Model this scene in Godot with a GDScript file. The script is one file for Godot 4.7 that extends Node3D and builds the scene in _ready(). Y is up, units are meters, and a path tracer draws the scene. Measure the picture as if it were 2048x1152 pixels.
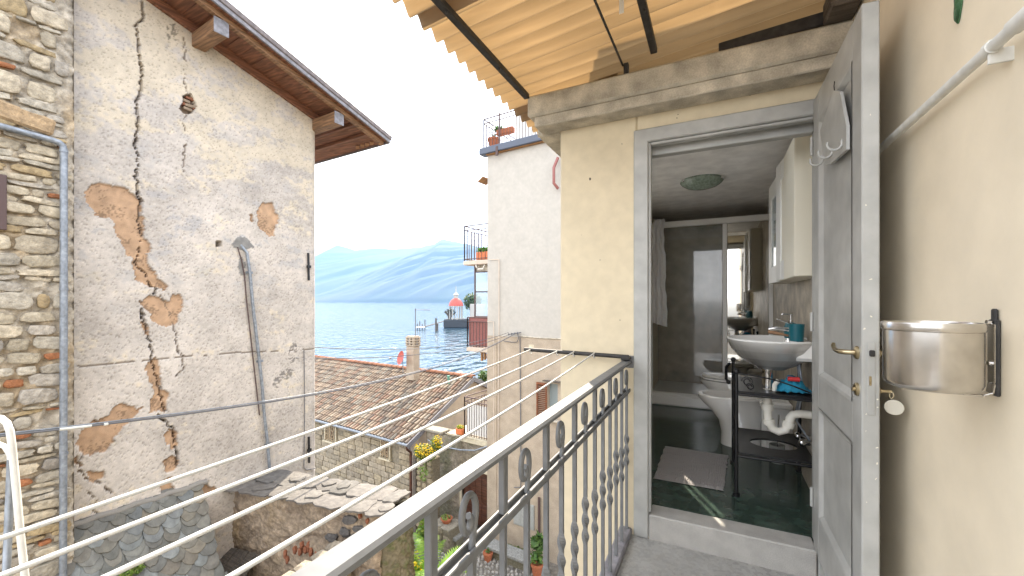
extends Node3D
# A balcony over an alley by a lake: world x runs along the bathroom front, -z along the railing, y up, metres.

const TURN := 26.2        # camera yaw, degrees
const FPX := 824.0        # focal length in pixels of the 2048 px wide photograph
const PX0 := 1024.0
const PY0 := 602.0        # the horizon's row
var EYE := Vector3(0, 1.35, 0)
var FWD := Vector3(-sin(deg_to_rad(TURN)), 0, -cos(deg_to_rad(TURN)))
var RGT := Vector3(cos(deg_to_rad(TURN)), 0, -sin(deg_to_rad(TURN)))
var GROUND := 1.35 - 8.6  # street level
var LAKE := 1.35 - 14.0
var rng := RandomNumberGenerator.new()
var used := {}
var mt := {}              # materials by name
var tx := {}              # textures by name

# ------------------------------------------------------------------ mesh builder
class MB:
	var v := PackedVector3Array()
	var n := PackedVector3Array()
	var c := PackedColorArray()
	var uv := PackedVector2Array()
	var col := Color.WHITE
	var xf := Transform3D.IDENTITY
	func tri(a: Vector3, b: Vector3, d: Vector3, na: Vector3, nb: Vector3, nd: Vector3) -> void:
		a = xf * a; b = xf * b; d = xf * d
		na = (xf.basis * na).normalized(); nb = (xf.basis * nb).normalized(); nd = (xf.basis * nd).normalized()
		var g := (d - a).cross(b - a)
		if g.length_squared() < 1e-16:
			return
		if g.dot(na + nb + nd) < 0.0:
			v.append(a); v.append(d); v.append(b); n.append(na); n.append(nd); n.append(nb)
		else:
			v.append(a); v.append(b); v.append(d); n.append(na); n.append(nb); n.append(nd)
		c.append(col); c.append(col); c.append(col)
	func flat(a: Vector3, b: Vector3, d: Vector3, out_dir: Vector3) -> void:
		var g := (d - a).cross(b - a).normalized()
		if g.dot(out_dir) < 0.0:
			g = -g
		tri(a, b, d, g, g, g)
	func quad(a: Vector3, b: Vector3, d: Vector3, e: Vector3, out_dir: Vector3) -> void:
		flat(a, b, d, out_dir)
		flat(a, d, e, out_dir)
	func quadn(a: Vector3, b: Vector3, d: Vector3, e: Vector3, na: Vector3, nb: Vector3, nd: Vector3, ne: Vector3) -> void:
		tri(a, b, d, na, nb, nd)
		tri(a, d, e, na, nd, ne)
	func box(ctr: Vector3, size: Vector3, bev := 0.0) -> void:
		var h := size * 0.5
		bev = minf(bev, minf(h.x, minf(h.y, h.z)) * 0.9)
		for a in 3:
			var b := (a + 1) % 3
			var k := (a + 2) % 3
			for s in [-1.0, 1.0]:
				var p := []
				for q in [[-1, -1], [1, -1], [1, 1], [-1, 1]]:
					var w := Vector3.ZERO
					w[a] = s * h[a]; w[b] = q[0] * (h[b] - bev); w[k] = q[1] * (h[k] - bev)
					p.append(ctr + w)
				var o := Vector3.ZERO
				o[a] = s
				quad(p[0], p[1], p[2], p[3], o)
			if bev > 0.0:
				for sa in [-1.0, 1.0]:
					for sb in [-1.0, 1.0]:
						var p0 := Vector3.ZERO
						p0[a] = sa * h[a]; p0[b] = sb * (h[b] - bev)
						var p1 := Vector3.ZERO
						p1[a] = sa * (h[a] - bev); p1[b] = sb * h[b]
						var e := Vector3.ZERO
						e[k] = h[k] - bev
						var o2 := Vector3.ZERO
						o2[a] = sa; o2[b] = sb
						quad(ctr + p0 - e, ctr + p0 + e, ctr + p1 + e, ctr + p1 - e, o2)
		if bev > 0.0:
			for sx in [-1.0, 1.0]:
				for sy in [-1.0, 1.0]:
					for sz in [-1.0, 1.0]:
						var i := h - Vector3(bev, bev, bev)
						flat(ctr + Vector3(sx * h.x, sy * i.y, sz * i.z), ctr + Vector3(sx * i.x, sy * h.y, sz * i.z), ctr + Vector3(sx * i.x, sy * i.y, sz * h.z), Vector3(sx, sy, sz))
	func bar(p0: Vector3, p1: Vector3, w: float, h: float, upv := Vector3.UP, bev := 0.0) -> void:
		var z := (p1 - p0).normalized()
		var x := upv.cross(z)
		if x.length() < 0.01:
			x = Vector3.RIGHT.cross(z)
		x = x.normalized()
		var keep := xf
		xf = xf * Transform3D(Basis(x, z.cross(x), z), (p0 + p1) * 0.5)
		box(Vector3.ZERO, Vector3(w, h, p0.distance_to(p1)), bev)
		xf = keep
	func tube(pts: Array, r, sides := 8, caps := true) -> void:
		var m := pts.size()
		if m < 2:
			return
		var t0: Vector3 = (pts[1] - pts[0]).normalized()
		var nx := t0.cross(Vector3.UP if absf(t0.y) < 0.9 else Vector3.RIGHT).normalized()
		var rings := []
		var nrm := []
		for i in m:
			var t: Vector3
			if i == 0: t = t0
			elif i == m - 1: t = (pts[i] - pts[i - 1]).normalized()
			else: t = (pts[i + 1] - pts[i - 1]).normalized()
			nx = (nx - t * nx.dot(t)).normalized()
			var ny := t.cross(nx)
			var rr: float = r[i] if r is Array else r
			var ring := []
			var nn := []
			for k in sides:
				var a := TAU * k / sides
				var d := nx * cos(a) + ny * sin(a)
				ring.append(pts[i] + d * rr)
				nn.append(d)
			rings.append(ring)
			nrm.append(nn)
		for i in m - 1:
			for k in sides:
				var l := (k + 1) % sides
				quadn(rings[i][k], rings[i][l], rings[i + 1][l], rings[i + 1][k], nrm[i][k], nrm[i][l], nrm[i + 1][l], nrm[i + 1][k])
		if caps:
			for e in [0, m - 1]:
				var o: Vector3 = (pts[0] - pts[1]) if e == 0 else (pts[m - 1] - pts[m - 2])
				for k in sides:
					flat(pts[e], rings[e][k], rings[e][(k + 1) % sides], o)
	func lathe(prof: Array, segs := 20, sx := 1.0, sz := 1.0) -> void:
		var m := prof.size()
		var sn := []
		for i in m - 1:
			var d: Vector2 = (prof[i + 1] - prof[i])
			sn.append(Vector2(d.y, -d.x).normalized())
		for i in m - 1:
			var n0: Vector2 = sn[i]
			var n1: Vector2 = sn[i]
			if i > 0 and sn[i - 1].dot(sn[i]) > 0.75: n0 = (sn[i] + sn[i - 1]).normalized()
			if i < m - 2 and sn[i + 1].dot(sn[i]) > 0.75: n1 = (sn[i] + sn[i + 1]).normalized()
			for k in segs:
				var a := TAU * k / segs
				var b := TAU * (k + 1) / segs
				var ca := Vector3(cos(a) * sx, 0, sin(a) * sz)
				var cb := Vector3(cos(b) * sx, 0, sin(b) * sz)
				var na := Vector3(cos(a) / sx, 0, sin(a) / sz).normalized()
				var nb := Vector3(cos(b) / sx, 0, sin(b) / sz).normalized()
				var p: Vector2 = prof[i]
				var q: Vector2 = prof[i + 1]
				quadn(ca * p.x + Vector3(0, p.y, 0), cb * p.x + Vector3(0, p.y, 0), cb * q.x + Vector3(0, q.y, 0), ca * q.x + Vector3(0, q.y, 0),
					na * n0.x + Vector3(0, n0.y, 0), nb * n0.x + Vector3(0, n0.y, 0), nb * n1.x + Vector3(0, n1.y, 0), na * n1.x + Vector3(0, n1.y, 0))
	func prism(poly: PackedVector2Array, z0: float, z1: float) -> void:
		var id := Geometry2D.triangulate_polygon(poly)
		for i in range(0, id.size(), 3):
			var a := poly[id[i]]
			var b := poly[id[i + 1]]
			var d := poly[id[i + 2]]
			flat(Vector3(a.x, a.y, z1), Vector3(b.x, b.y, z1), Vector3(d.x, d.y, z1), Vector3(0, 0, z1 - z0))
			flat(Vector3(a.x, a.y, z0), Vector3(b.x, b.y, z0), Vector3(d.x, d.y, z0), Vector3(0, 0, z0 - z1))
		var cw := Geometry2D.is_polygon_clockwise(poly)
		for i in poly.size():
			var p := poly[i]
			var q := poly[(i + 1) % poly.size()]
			var o := Vector3(q.y - p.y, p.x - q.x, 0)
			quad(Vector3(p.x, p.y, z0), Vector3(q.x, q.y, z0), Vector3(q.x, q.y, z1), Vector3(p.x, p.y, z1), -o if cw else o)
	func slabstone(poly: PackedVector2Array, t: float, bev: float, bulge := 0.0) -> void:
		# a stone: outline in x,y, back at z 0, rounded face towards +z
		var m := poly.size()
		var ctr := Vector2.ZERO
		for p in poly: ctr += p / m
		var rows := [[1.0, 0.0], [1.0, t - bev], [0.0, t]]
		var ring := []
		for k in 3:
			var rr := []
			for p in poly:
				var q: Vector2 = p
				if k == 2: q = p + (ctr - p).normalized() * minf(bev * 1.4, p.distance_to(ctr) * 0.6)
				rr.append(Vector3(q.x, q.y, rows[k][1]))
			ring.append(rr)
		for i in m:
			var j := (i + 1) % m
			var o: Vector3 = (ring[0][i] + ring[0][j]) * 0.5 - Vector3(ctr.x, ctr.y, 0)
			quad(ring[0][i], ring[0][j], ring[1][j], ring[1][i], o)
			var n0 := (Vector3(poly[i].x - ctr.x, poly[i].y - ctr.y, 0).normalized() + Vector3(0, 0, 0.7)).normalized()
			var n1 := (Vector3(poly[j].x - ctr.x, poly[j].y - ctr.y, 0).normalized() + Vector3(0, 0, 0.7)).normalized()
			var m0 := (n0 * 0.25 + Vector3(0, 0, 1)).normalized()
			var m1 := (n1 * 0.25 + Vector3(0, 0, 1)).normalized()
			quadn(ring[1][i], ring[1][j], ring[2][j], ring[2][i], n0, n1, m1, m0)
			tri(ring[2][i], ring[2][j], Vector3(ctr.x, ctr.y, t + bulge), m0, m1, Vector3(0, 0, 1))
	func blob(ctr: Vector3, r: Vector3, amp := 0.0, segs := 10, sd := 0) -> void:
		var f := FastNoiseLite.new()
		f.seed = sd
		f.frequency = 0.9
		var rows := segs / 2 + 1
		var pts := []
		for j in rows + 1:
			var row := []
			for i in segs:
				var th := PI * j / rows
				var ph := TAU * i / segs
				var d := Vector3(sin(th) * cos(ph), cos(th), sin(th) * sin(ph))
				row.append(d * (1.0 + amp * f.get_noise_3dv(d * 2.0)))
			pts.append(row)
		for j in rows:
			for i in segs:
				var k := (i + 1) % segs
				quadn(ctr + pts[j][i] * r, ctr + pts[j][k] * r, ctr + pts[j + 1][k] * r, ctr + pts[j + 1][i] * r, pts[j][i] / r, pts[j][k] / r, pts[j + 1][k] / r, pts[j + 1][i] / r)
	func mesh() -> ArrayMesh:
		var m := ArrayMesh.new()
		if v.is_empty():
			return m
		var a := []
		a.resize(Mesh.ARRAY_MAX)
		a[Mesh.ARRAY_VERTEX] = v
		a[Mesh.ARRAY_NORMAL] = n
		a[Mesh.ARRAY_COLOR] = c
		if uv.size() == v.size(): a[Mesh.ARRAY_TEX_UV] = uv
		m.add_surface_from_arrays(Mesh.PRIMITIVE_TRIANGLES, a)
		return m

func sheet(nu: int, nv: int, pos: PackedVector3Array, cols: PackedColorArray, towards: Vector3, keep = null) -> ArrayMesh:
	# a grid of nu x nv points as one smooth surface
	var nn := PackedVector3Array()
	nn.resize(nu * nv)
	for j in nv:
		for i in nu:
			var i0 := maxi(i - 1, 0)
			var i1 := mini(i + 1, nu - 1)
			var j0 := maxi(j - 1, 0)
			var j1 := mini(j + 1, nv - 1)
			var g := (pos[j * nu + i1] - pos[j * nu + i0]).cross(pos[j1 * nu + i] - pos[j0 * nu + i]).normalized()
			nn[j * nu + i] = g if g.dot(towards) >= 0.0 else -g
	var id := PackedInt32Array()
	var a0 := pos[0]
	var flip := (pos[nu] - a0).cross(pos[1] - a0).dot(towards) < 0.0
	for j in nv - 1:
		for i in nu - 1:
			if keep != null and not keep.call(i, j):
				continue
			var a := j * nu + i
			var b := a + 1
			var d := a + nu
			var e := d + 1
			if flip:
				id.append_array(PackedInt32Array([a, d, b, b, d, e]))
			else:
				id.append_array(PackedInt32Array([a, b, d, b, e, d]))
	var arr := []
	arr.resize(Mesh.ARRAY_MAX)
	arr[Mesh.ARRAY_VERTEX] = pos
	arr[Mesh.ARRAY_NORMAL] = nn
	if cols.size() == pos.size(): arr[Mesh.ARRAY_COLOR] = cols
	arr[Mesh.ARRAY_INDEX] = id
	var m := ArrayMesh.new()
	m.add_surface_from_arrays(Mesh.PRIMITIVE_TRIANGLES, arr)
	return m

# ------------------------------------------------------------------ nodes
func numbered(called: String) -> String:
	if not used.has(called):
		used[called] = 0
		return called
	used[called] += 1
	return "%s_%03d" % [called, used[called]]

func thing(called: String, base: Vector3, label: String, category: String, group := "", kind := "") -> Node3D:
	var o := Node3D.new()
	o.name = numbered(called)
	add_child(o)
	o.position = base
	meta(o, label, category, group, kind)
	return o

func meta(o: Node, label: String, category: String, group := "", kind := "") -> void:
	o.set_meta("label", label)
	o.set_meta("category", category)
	if group: o.set_meta("group", group)
	if kind: o.set_meta("kind", kind)

# a part whose mesh is given in world coordinates (own = false) or in its own axes, placed with at
func part(parent: Node3D, called: String, m, mat: Material, label := "") -> MeshInstance3D:
	var o := MeshInstance3D.new()
	o.name = called
	o.mesh = m.mesh() if m is MB else m
	o.material_override = mat
	parent.add_child(o, true)
	if parent.get_parent() == self and not parent is MeshInstance3D:
		o.position = -parent.position
	if label: o.set_meta("label", label)
	return o

func piece(parent: Node3D, called: String, m: Mesh, mat: Material, at: Transform3D) -> MeshInstance3D:
	var o := MeshInstance3D.new()
	o.name = called
	o.mesh = m
	o.material_override = mat
	parent.add_child(o, true)
	o.transform = Transform3D(at.basis, at.origin - world_of(parent))
	return o

func world_of(p: Node3D) -> Vector3:
	var w := Vector3.ZERO
	var q: Node = p
	while q != self and q is Node3D:
		w += q.position
		q = q.get_parent()
	return w

func single(called: String, m, mat: Material, label: String, category: String, group := "", kind := "") -> MeshInstance3D:
	var o := MeshInstance3D.new()
	o.name = numbered(called)
	o.mesh = m.mesh() if m is MB else m
	o.material_override = mat
	add_child(o)
	meta(o, label, category, group, kind)
	return o

# ------------------------------------------------------------------ photograph pixels to directions and points
func ray(px: float, py: float) -> Vector3:
	return FWD + RGT * ((px - PX0) / FPX) + Vector3.UP * ((PY0 - py) / FPX)
func at_d(px: float, py: float, d: float) -> Vector3:
	return EYE + ray(px, py) * d
func on_x(px: float, py: float, x: float) -> Vector3:
	var r := ray(px, py)
	return EYE + r * ((x - EYE.x) / r.x)
func on_y(px: float, py: float, y: float) -> Vector3:
	var r := ray(px, py)
	return EYE + r * ((y - EYE.y) / r.y)
func on_z(px: float, py: float, z: float) -> Vector3:
	var r := ray(px, py)
	return EYE + r * ((z - EYE.z) / r.z)
func on_plane(px: float, py: float, p: Vector3, nrm: Vector3) -> Vector3:
	var r := ray(px, py)
	return EYE + r * ((p - EYE).dot(nrm) / r.dot(nrm))
func CL(d: float, lat: float, y := 0.0) -> Vector3:   # depth, lateral, height over the eye
	return EYE + FWD * d + RGT * lat + Vector3.UP * y

func rough_poly(w: float, h: float, m: int, jit: float, round_ := 2.6) -> PackedVector2Array:
	var p := PackedVector2Array()
	for i in m:
		var a := TAU * (i + rng.randf_range(-0.3, 0.3)) / m + 0.3
		var ca := cos(a)
		var sa := sin(a)
		var k := pow(pow(absf(ca), round_) + pow(absf(sa), round_), -1.0 / round_)
		p.append(Vector2(ca * w * 0.5, sa * h * 0.5) * k * rng.randf_range(1.0 - jit, 1.0))
	return p

# ------------------------------------------------------------------ textures and materials
func noise_tex(called: String, freq: float, lo: float, hi: float, sd: int, type := FastNoiseLite.TYPE_SIMPLEX_SMOOTH, octaves := 5, gamma := 1.0, stretch := Vector2i(1, 1), size := 512, contrast := 1.0) -> void:
	var f := FastNoiseLite.new()
	f.seed = sd
	f.noise_type = type
	f.frequency = freq
	f.fractal_octaves = octaves
	var im: Image = f.get_seamless_image(size / stretch.x, size / stretch.y)
	im.convert(Image.FORMAT_L8)
	if stretch != Vector2i(1, 1):
		im.resize(size, size, Image.INTERPOLATE_CUBIC)
	var b := im.get_data()
	var lut := PackedByteArray()
	lut.resize(256)
	for i in 256:
		var x := clampf((i / 255.0 - 0.5) * contrast + 0.5, 0.0, 1.0)
		lut[i] = int(255.0 * clampf(lo + (hi - lo) * pow(x, gamma), 0, 1))
	for i in b.size():
		b[i] = lut[b[i]]
	im = Image.create_from_data(size, size, false, Image.FORMAT_L8, b)
	tx[called] = ImageTexture.create_from_image(im)

func mat(called: String, col: Color, rough := 0.8, opt := {}) -> StandardMaterial3D:
	# col is a linear base colour
	var m := StandardMaterial3D.new()
	m.resource_name = called
	m.albedo_color = Color(col.r, col.g, col.b).linear_to_srgb()
	m.roughness = rough
	m.metallic = opt.get("metal", 0.0)
	m.vertex_color_use_as_albedo = opt.get("vc", false)
	if opt.has("spec"): m.metallic_specular = opt.spec
	if opt.has("tex"):
		m.albedo_texture = tx[opt.tex]
	if opt.has("bump"):
		m.heightmap_enabled = true
		m.heightmap_texture = tx[opt.bump]
		m.heightmap_scale = opt.get("bs", 0.3)
	if opt.has("rtex"):
		m.roughness_texture = tx[opt.rtex]
	if opt.has("tex") or opt.has("bump") or opt.has("rtex"):
		m.uv1_triplanar = true
		m.uv1_world_triplanar = opt.get("world", true)
		m.uv1_triplanar_sharpness = 4.0
		m.uv1_scale = opt.sv if opt.has("sv") else Vector3.ONE * opt.get("s", 1.0)
	if opt.has("tex2"):
		m.detail_enabled = true
		m.detail_blend_mode = BaseMaterial3D.BLEND_MODE_MUL
		m.detail_albedo = tx[opt.tex2]
		m.detail_uv_layer = BaseMaterial3D.DETAIL_UV_2
		m.uv2_triplanar = true
		m.uv2_world_triplanar = opt.get("world", true)
		m.uv2_scale = opt.sv2 if opt.has("sv2") else Vector3.ONE * opt.get("s2", 0.3)
	if opt.has("coat"):
		m.clearcoat_enabled = true
		m.clearcoat = opt.coat
		m.clearcoat_roughness = 0.12
	if opt.has("back"):
		m.backlight_enabled = true
		m.backlight = Color(opt.back.r, opt.back.g, opt.back.b).linear_to_srgb()
	if opt.has("sheen"):
		m.rim_enabled = true
		m.rim = opt.sheen
	mt[called] = m
	return m

func make_materials() -> void:
	noise_tex("grain", 0.09, 0.85, 1.0, 1)
	noise_tex("fine", 0.25, 0.8, 1.0, 2, FastNoiseLite.TYPE_SIMPLEX_SMOOTH, 3)
	noise_tex("blotch", 0.012, 0.74, 1.0, 3, FastNoiseLite.TYPE_SIMPLEX_SMOOTH, 6, 1.0, Vector2i(1, 1), 512, 1.3)
	noise_tex("faint", 0.012, 0.95, 1.0, 14)
	noise_tex("soft", 0.010, 0.88, 1.0, 4)
	noise_tex("wood", 0.05, 0.55, 1.0, 5, FastNoiseLite.TYPE_SIMPLEX_SMOOTH, 5, 1.0, Vector2i(16, 1))
	noise_tex("pits", 0.05, 0.25, 1.0, 6, FastNoiseLite.TYPE_SIMPLEX_SMOOTH, 4, 0.5, Vector2i(1, 1), 512, 1.6)
	noise_tex("rock", 0.025, 0.0, 1.0, 7, FastNoiseLite.TYPE_SIMPLEX, 7)
	noise_tex("wave", 0.022, 0.0, 1.0, 8, FastNoiseLite.TYPE_SIMPLEX_SMOOTH, 4, 1.0, Vector2i(1, 2))
	noise_tex("streak", 0.03, 0.7, 1.0, 9, FastNoiseLite.TYPE_SIMPLEX_SMOOTH, 5, 1.0, Vector2i(8, 1))
	noise_tex("scuff", 0.04, 0.35, 0.75, 10)
	mat("cream", Color(0.72, 0.625, 0.45), 0.85, {tex = "faint", s = 1.7, tex2 = "faint", s2 = 0.35, bump = "grain", bs = 0.05})
	mat("cream_stipple", Color(0.86, 0.755, 0.575), 0.6, {tex = "faint", s = 0.7, tex2 = "faint", s2 = 0.3, bump = "grain", bs = 0.008})
	mat("concrete", Color(0.74, 0.67, 0.54), 0.9, {tex = "blotch", s = 0.9, tex2 = "grain", s2 = 2.0, bump = "rock", bs = 0.22})
	mat("concrete_buff", Color(0.72, 0.64, 0.47), 0.9, {tex = "soft", s = 0.9, tex2 = "soft", s2 = 2.0, bump = "grain", bs = 0.08})
	mat("floor_grey", Color(0.46, 0.45, 0.425), 0.5, {tex = "soft", s = 1.1, tex2 = "fine", s2 = 2.4, bump = "fine", bs = 0.03, rtex = "scuff"})
	mat("step_grey", Color(0.52, 0.50, 0.465), 0.6, {tex = "soft", s = 1.7, tex2 = "grain", s2 = 3.0, bump = "fine", bs = 0.02})
	mat("paint_grey", Color(0.50, 0.50, 0.475), 0.38, {tex = "soft", s = 1.3, tex2 = "soft", s2 = 0.4})
	mat("iron", Color(0.165, 0.17, 0.175), 0.5, {metal = 0.1, tex = "soft", s = 4.0, bump = "grain", bs = 0.012})
	mat("black_iron", Color(0.012, 0.012, 0.013), 0.4, {metal = 0.2})
	mat("dark_steel", Color(0.055, 0.052, 0.05), 0.6, {metal = 0.3, tex = "blotch", s = 3.0})
	mat("corrugated", Color(0.50, 0.395, 0.265), 0.6, {tex = "soft", sv = Vector3(0.35, 1.0, 2.2), tex2 = "streak", sv2 = Vector3(0.12, 0.8, 1.5), back = Color(0.64, 0.50, 0.325)})
	mat("plastic_strip", Color(0.6, 0.57, 0.5), 0.4)
	mat("line_white", Color(0.78, 0.78, 0.76), 0.5, {tex = "fine", s = 30.0})
	mat("tube_white", Color(0.76, 0.75, 0.70), 0.35, {tex = "soft", s = 3.0})
	mat("plaster", Color(1, 1, 1), 0.92, {vc = true, tex = "grain", s = 2.3, bump = "fine", bs = 0.12})
	mat("masonry", Color(1, 1, 1), 0.9, {vc = true, tex = "grain", s = 1.6, tex2 = "blotch", s2 = 1.9, bump = "rock", bs = 0.6})
	mat("stone_far", Color(1, 1, 1), 0.9, {vc = true, tex = "grain", s = 0.7, tex2 = "blotch", s2 = 0.8, bump = "rock", bs = 0.9})
	mat("slate", Color(1, 1, 1), 0.75, {vc = true, tex = "grain", s = 2.2, tex2 = "blotch", s2 = 1.6, bump = "rock", bs = 0.25})
	mat("zinc", Color(0.33, 0.36, 0.40), 0.5, {metal = 0.4, tex = "blotch", s = 2.5})
	mat("timber", Color(0.40, 0.165, 0.085), 0.6, {tex = "wood", s = 1.2, tex2 = "grain", s2 = 2.0, bump = "wood", bs = 0.06})
	mat("timber_pale", Color(0.52, 0.29, 0.15), 0.6, {tex = "wood", s = 1.2, tex2 = "grain", s2 = 2.0, bump = "wood", bs = 0.06})
	mat("timber_old", Color(0.20, 0.165, 0.13), 0.85, {tex = "wood", s = 2.0, tex2 = "grain", s2 = 2.0, bump = "wood", bs = 0.15})
	mat("lead_grey", Color(0.28, 0.27, 0.29), 0.55, {tex = "blotch", s = 2.0})
	mat("fascia", Color(0.20, 0.165, 0.155), 0.6, {tex = "blotch", s = 2.0})
	mat("tile", Color(1, 1, 1), 0.85, {vc = true, tex = "grain", s = 1.2, tex2 = "blotch", s2 = 0.5, bump = "fine", bs = 0.15})
	mat("tall_plaster", Color(0.485, 0.455, 0.405), 0.9, {tex = "faint", s = 0.3, tex2 = "faint", s2 = 0.9, bump = "grain", bs = 0.12})
	mat("tall_lower", Color(0.53, 0.435, 0.33), 0.92, {tex = "soft", s = 0.4, tex2 = "grain", s2 = 0.5, bump = "rock", bs = 0.35})
	mat("pale_render", Color(0.62, 0.52, 0.42), 0.9, {tex = "soft", s = 0.3, bump = "grain", bs = 0.2})
	mat("blue_grey", Color(0.075, 0.09, 0.125), 0.5)
	mat("rust_iron", Color(0.09, 0.055, 0.05), 0.6, {metal = 0.2})
	mat("white_iron", Color(0.62, 0.58, 0.52), 0.6)
	mat("terracotta", Color(0.50, 0.16, 0.07), 0.8, {tex = "blotch", s = 4.0})
	mat("plastic_orange", Color(0.58, 0.16, 0.05), 0.5)
	mat("door_brown", Color(0.16, 0.06, 0.032), 0.5, {tex = "wood", s = 0.9})
	mat("shutter_brown", Color(0.33, 0.11, 0.04), 0.6, {tex = "wood", s = 1.4})
	mat("red_panel", Color(0.30, 0.105, 0.09), 0.45, {tex = "soft", s = 2.0})
	mat("red_paint", Color(0.42, 0.07, 0.045), 0.45)
	mat("ochre_wood", Color(0.50, 0.24, 0.075), 0.6, {tex = "wood", s = 1.0})
	mat("metal_box", Color(0.36, 0.37, 0.35), 0.6, {tex = "soft", s = 2.0})
	mat("cable", Color(0.16, 0.16, 0.17), 0.55, {tex = "fine", s = 14.0})
	mat("thin_wire", Color(0.12, 0.12, 0.13), 0.6)
	mat("cobble", Color(1, 1, 1), 0.85, {vc = true, tex = "grain", s = 1.5, bump = "fine", bs = 0.5})
	mat("street", Color(0.27, 0.24, 0.20), 0.95, {tex = "blotch", s = 0.6, tex2 = "fine", s2 = 1.4, bump = "rock", bs = 2.0})
	mat("leaf", Color(1, 1, 1), 0.6, {vc = true, back = Color(0.55, 0.65, 0.15)})
	mat("hill", Color(1, 1, 1), 0.95, {vc = true})
	mat("white_gloss", Color(0.86, 0.85, 0.82), 0.12, {coat = 0.5})
	mat("white_matt", Color(0.82, 0.81, 0.78), 0.6)
	mat("ceiling_white", Color(0.85, 0.84, 0.82), 0.9, {tex = "soft", s = 1.0})
	mat("cabinet_cream", Color(0.74, 0.70, 0.58), 0.4)
	mat("cabinet_white", Color(0.78, 0.78, 0.75), 0.35)
	mat("brown_resin", Color(0.46, 0.355, 0.25), 0.35, {tex = "blotch", s = 0.7, tex2 = "grain", s2 = 1.4, rtex = "scuff"})
	mat("beige_resin", Color(0.66, 0.58, 0.46), 0.5, {tex = "blotch", s = 0.8, tex2 = "grain", s2 = 1.4})
	mat("green_floor", Color(0.06, 0.095, 0.075), 0.3, {tex = "soft", s = 0.9, tex2 = "blotch", s2 = 1.3, rtex = "scuff"})
	mat("mat_grey", Color(0.38, 0.355, 0.34), 0.95, {tex = "fine", s = 3.0, sheen = 0.4})
	mat("chrome", Color(0.72, 0.72, 0.72), 0.12, {metal = 1.0})
	mat("brass", Color(0.52, 0.43, 0.27), 0.28, {metal = 1.0, tex = "soft", s = 8.0})
	mat("steel_brushed", Color(0.66, 0.63, 0.59), 0.24, {metal = 1.0, tex = "soft", s = 3.0, bump = "streak", bs = 0.01})
	mat("teal", Color(0.004, 0.105, 0.135), 0.35)
	mat("teal_cloth", Color(0.02, 0.26, 0.42), 0.9)
	mat("towel", Color(0.76, 0.76, 0.76), 0.95, {sheen = 0.4})
	mat("grey_pvc", Color(0.72, 0.69, 0.61), 0.4)
	mat("red_plastic", Color(0.55, 0.03, 0.03), 0.4)
	mat("lamp_green", Color(0.36, 0.46, 0.38), 0.25, {tex = "blotch", s = 5.0, coat = 0.4})
	mat("mirror", Color(0.60, 0.58, 0.54), 0.03, {metal = 1.0})
	mat("frosted", Color(0.85, 0.85, 0.83), 0.6, {back = Color(1, 1, 1)})
	mat("grille_brown", Color(0.40, 0.30, 0.19), 0.7)
	mat("green_glaze", Color(0.06, 0.16, 0.07), 0.25, {tex = "blotch", s = 9.0})
	mat("tag", Color(0.66, 0.62, 0.52), 0.5, {tex = "grain", s = 9.0})
	var g := StandardMaterial3D.new()
	g.resource_name = "clear_glass"
	g.transparency = BaseMaterial3D.TRANSPARENCY_ALPHA
	g.albedo_color = Color(0.86, 0.9, 0.88, 0.08)
	g.roughness = 0.03
	mt["clear_glass"] = g
	var w := StandardMaterial3D.new()
	w.resource_name = "window_glass"
	w.transparency = BaseMaterial3D.TRANSPARENCY_ALPHA
	w.albedo_color = Color(0.75, 0.82, 0.84, 0.45)
	w.roughness = 0.05
	mt["window_glass"] = w
	var lk := StandardMaterial3D.new()
	lk.resource_name = "lake_water"
	lk.albedo_color = Color(0.035, 0.075, 0.105).linear_to_srgb()
	lk.roughness = 0.06
	lk.heightmap_enabled = true
	lk.heightmap_texture = tx["wave"]
	lk.heightmap_scale = 72.0
	lk.uv1_triplanar = true
	lk.uv1_world_triplanar = true
	lk.uv1_scale = Vector3(0.018, 0.018, 0.018)
	mt["lake_water"] = lk

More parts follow.
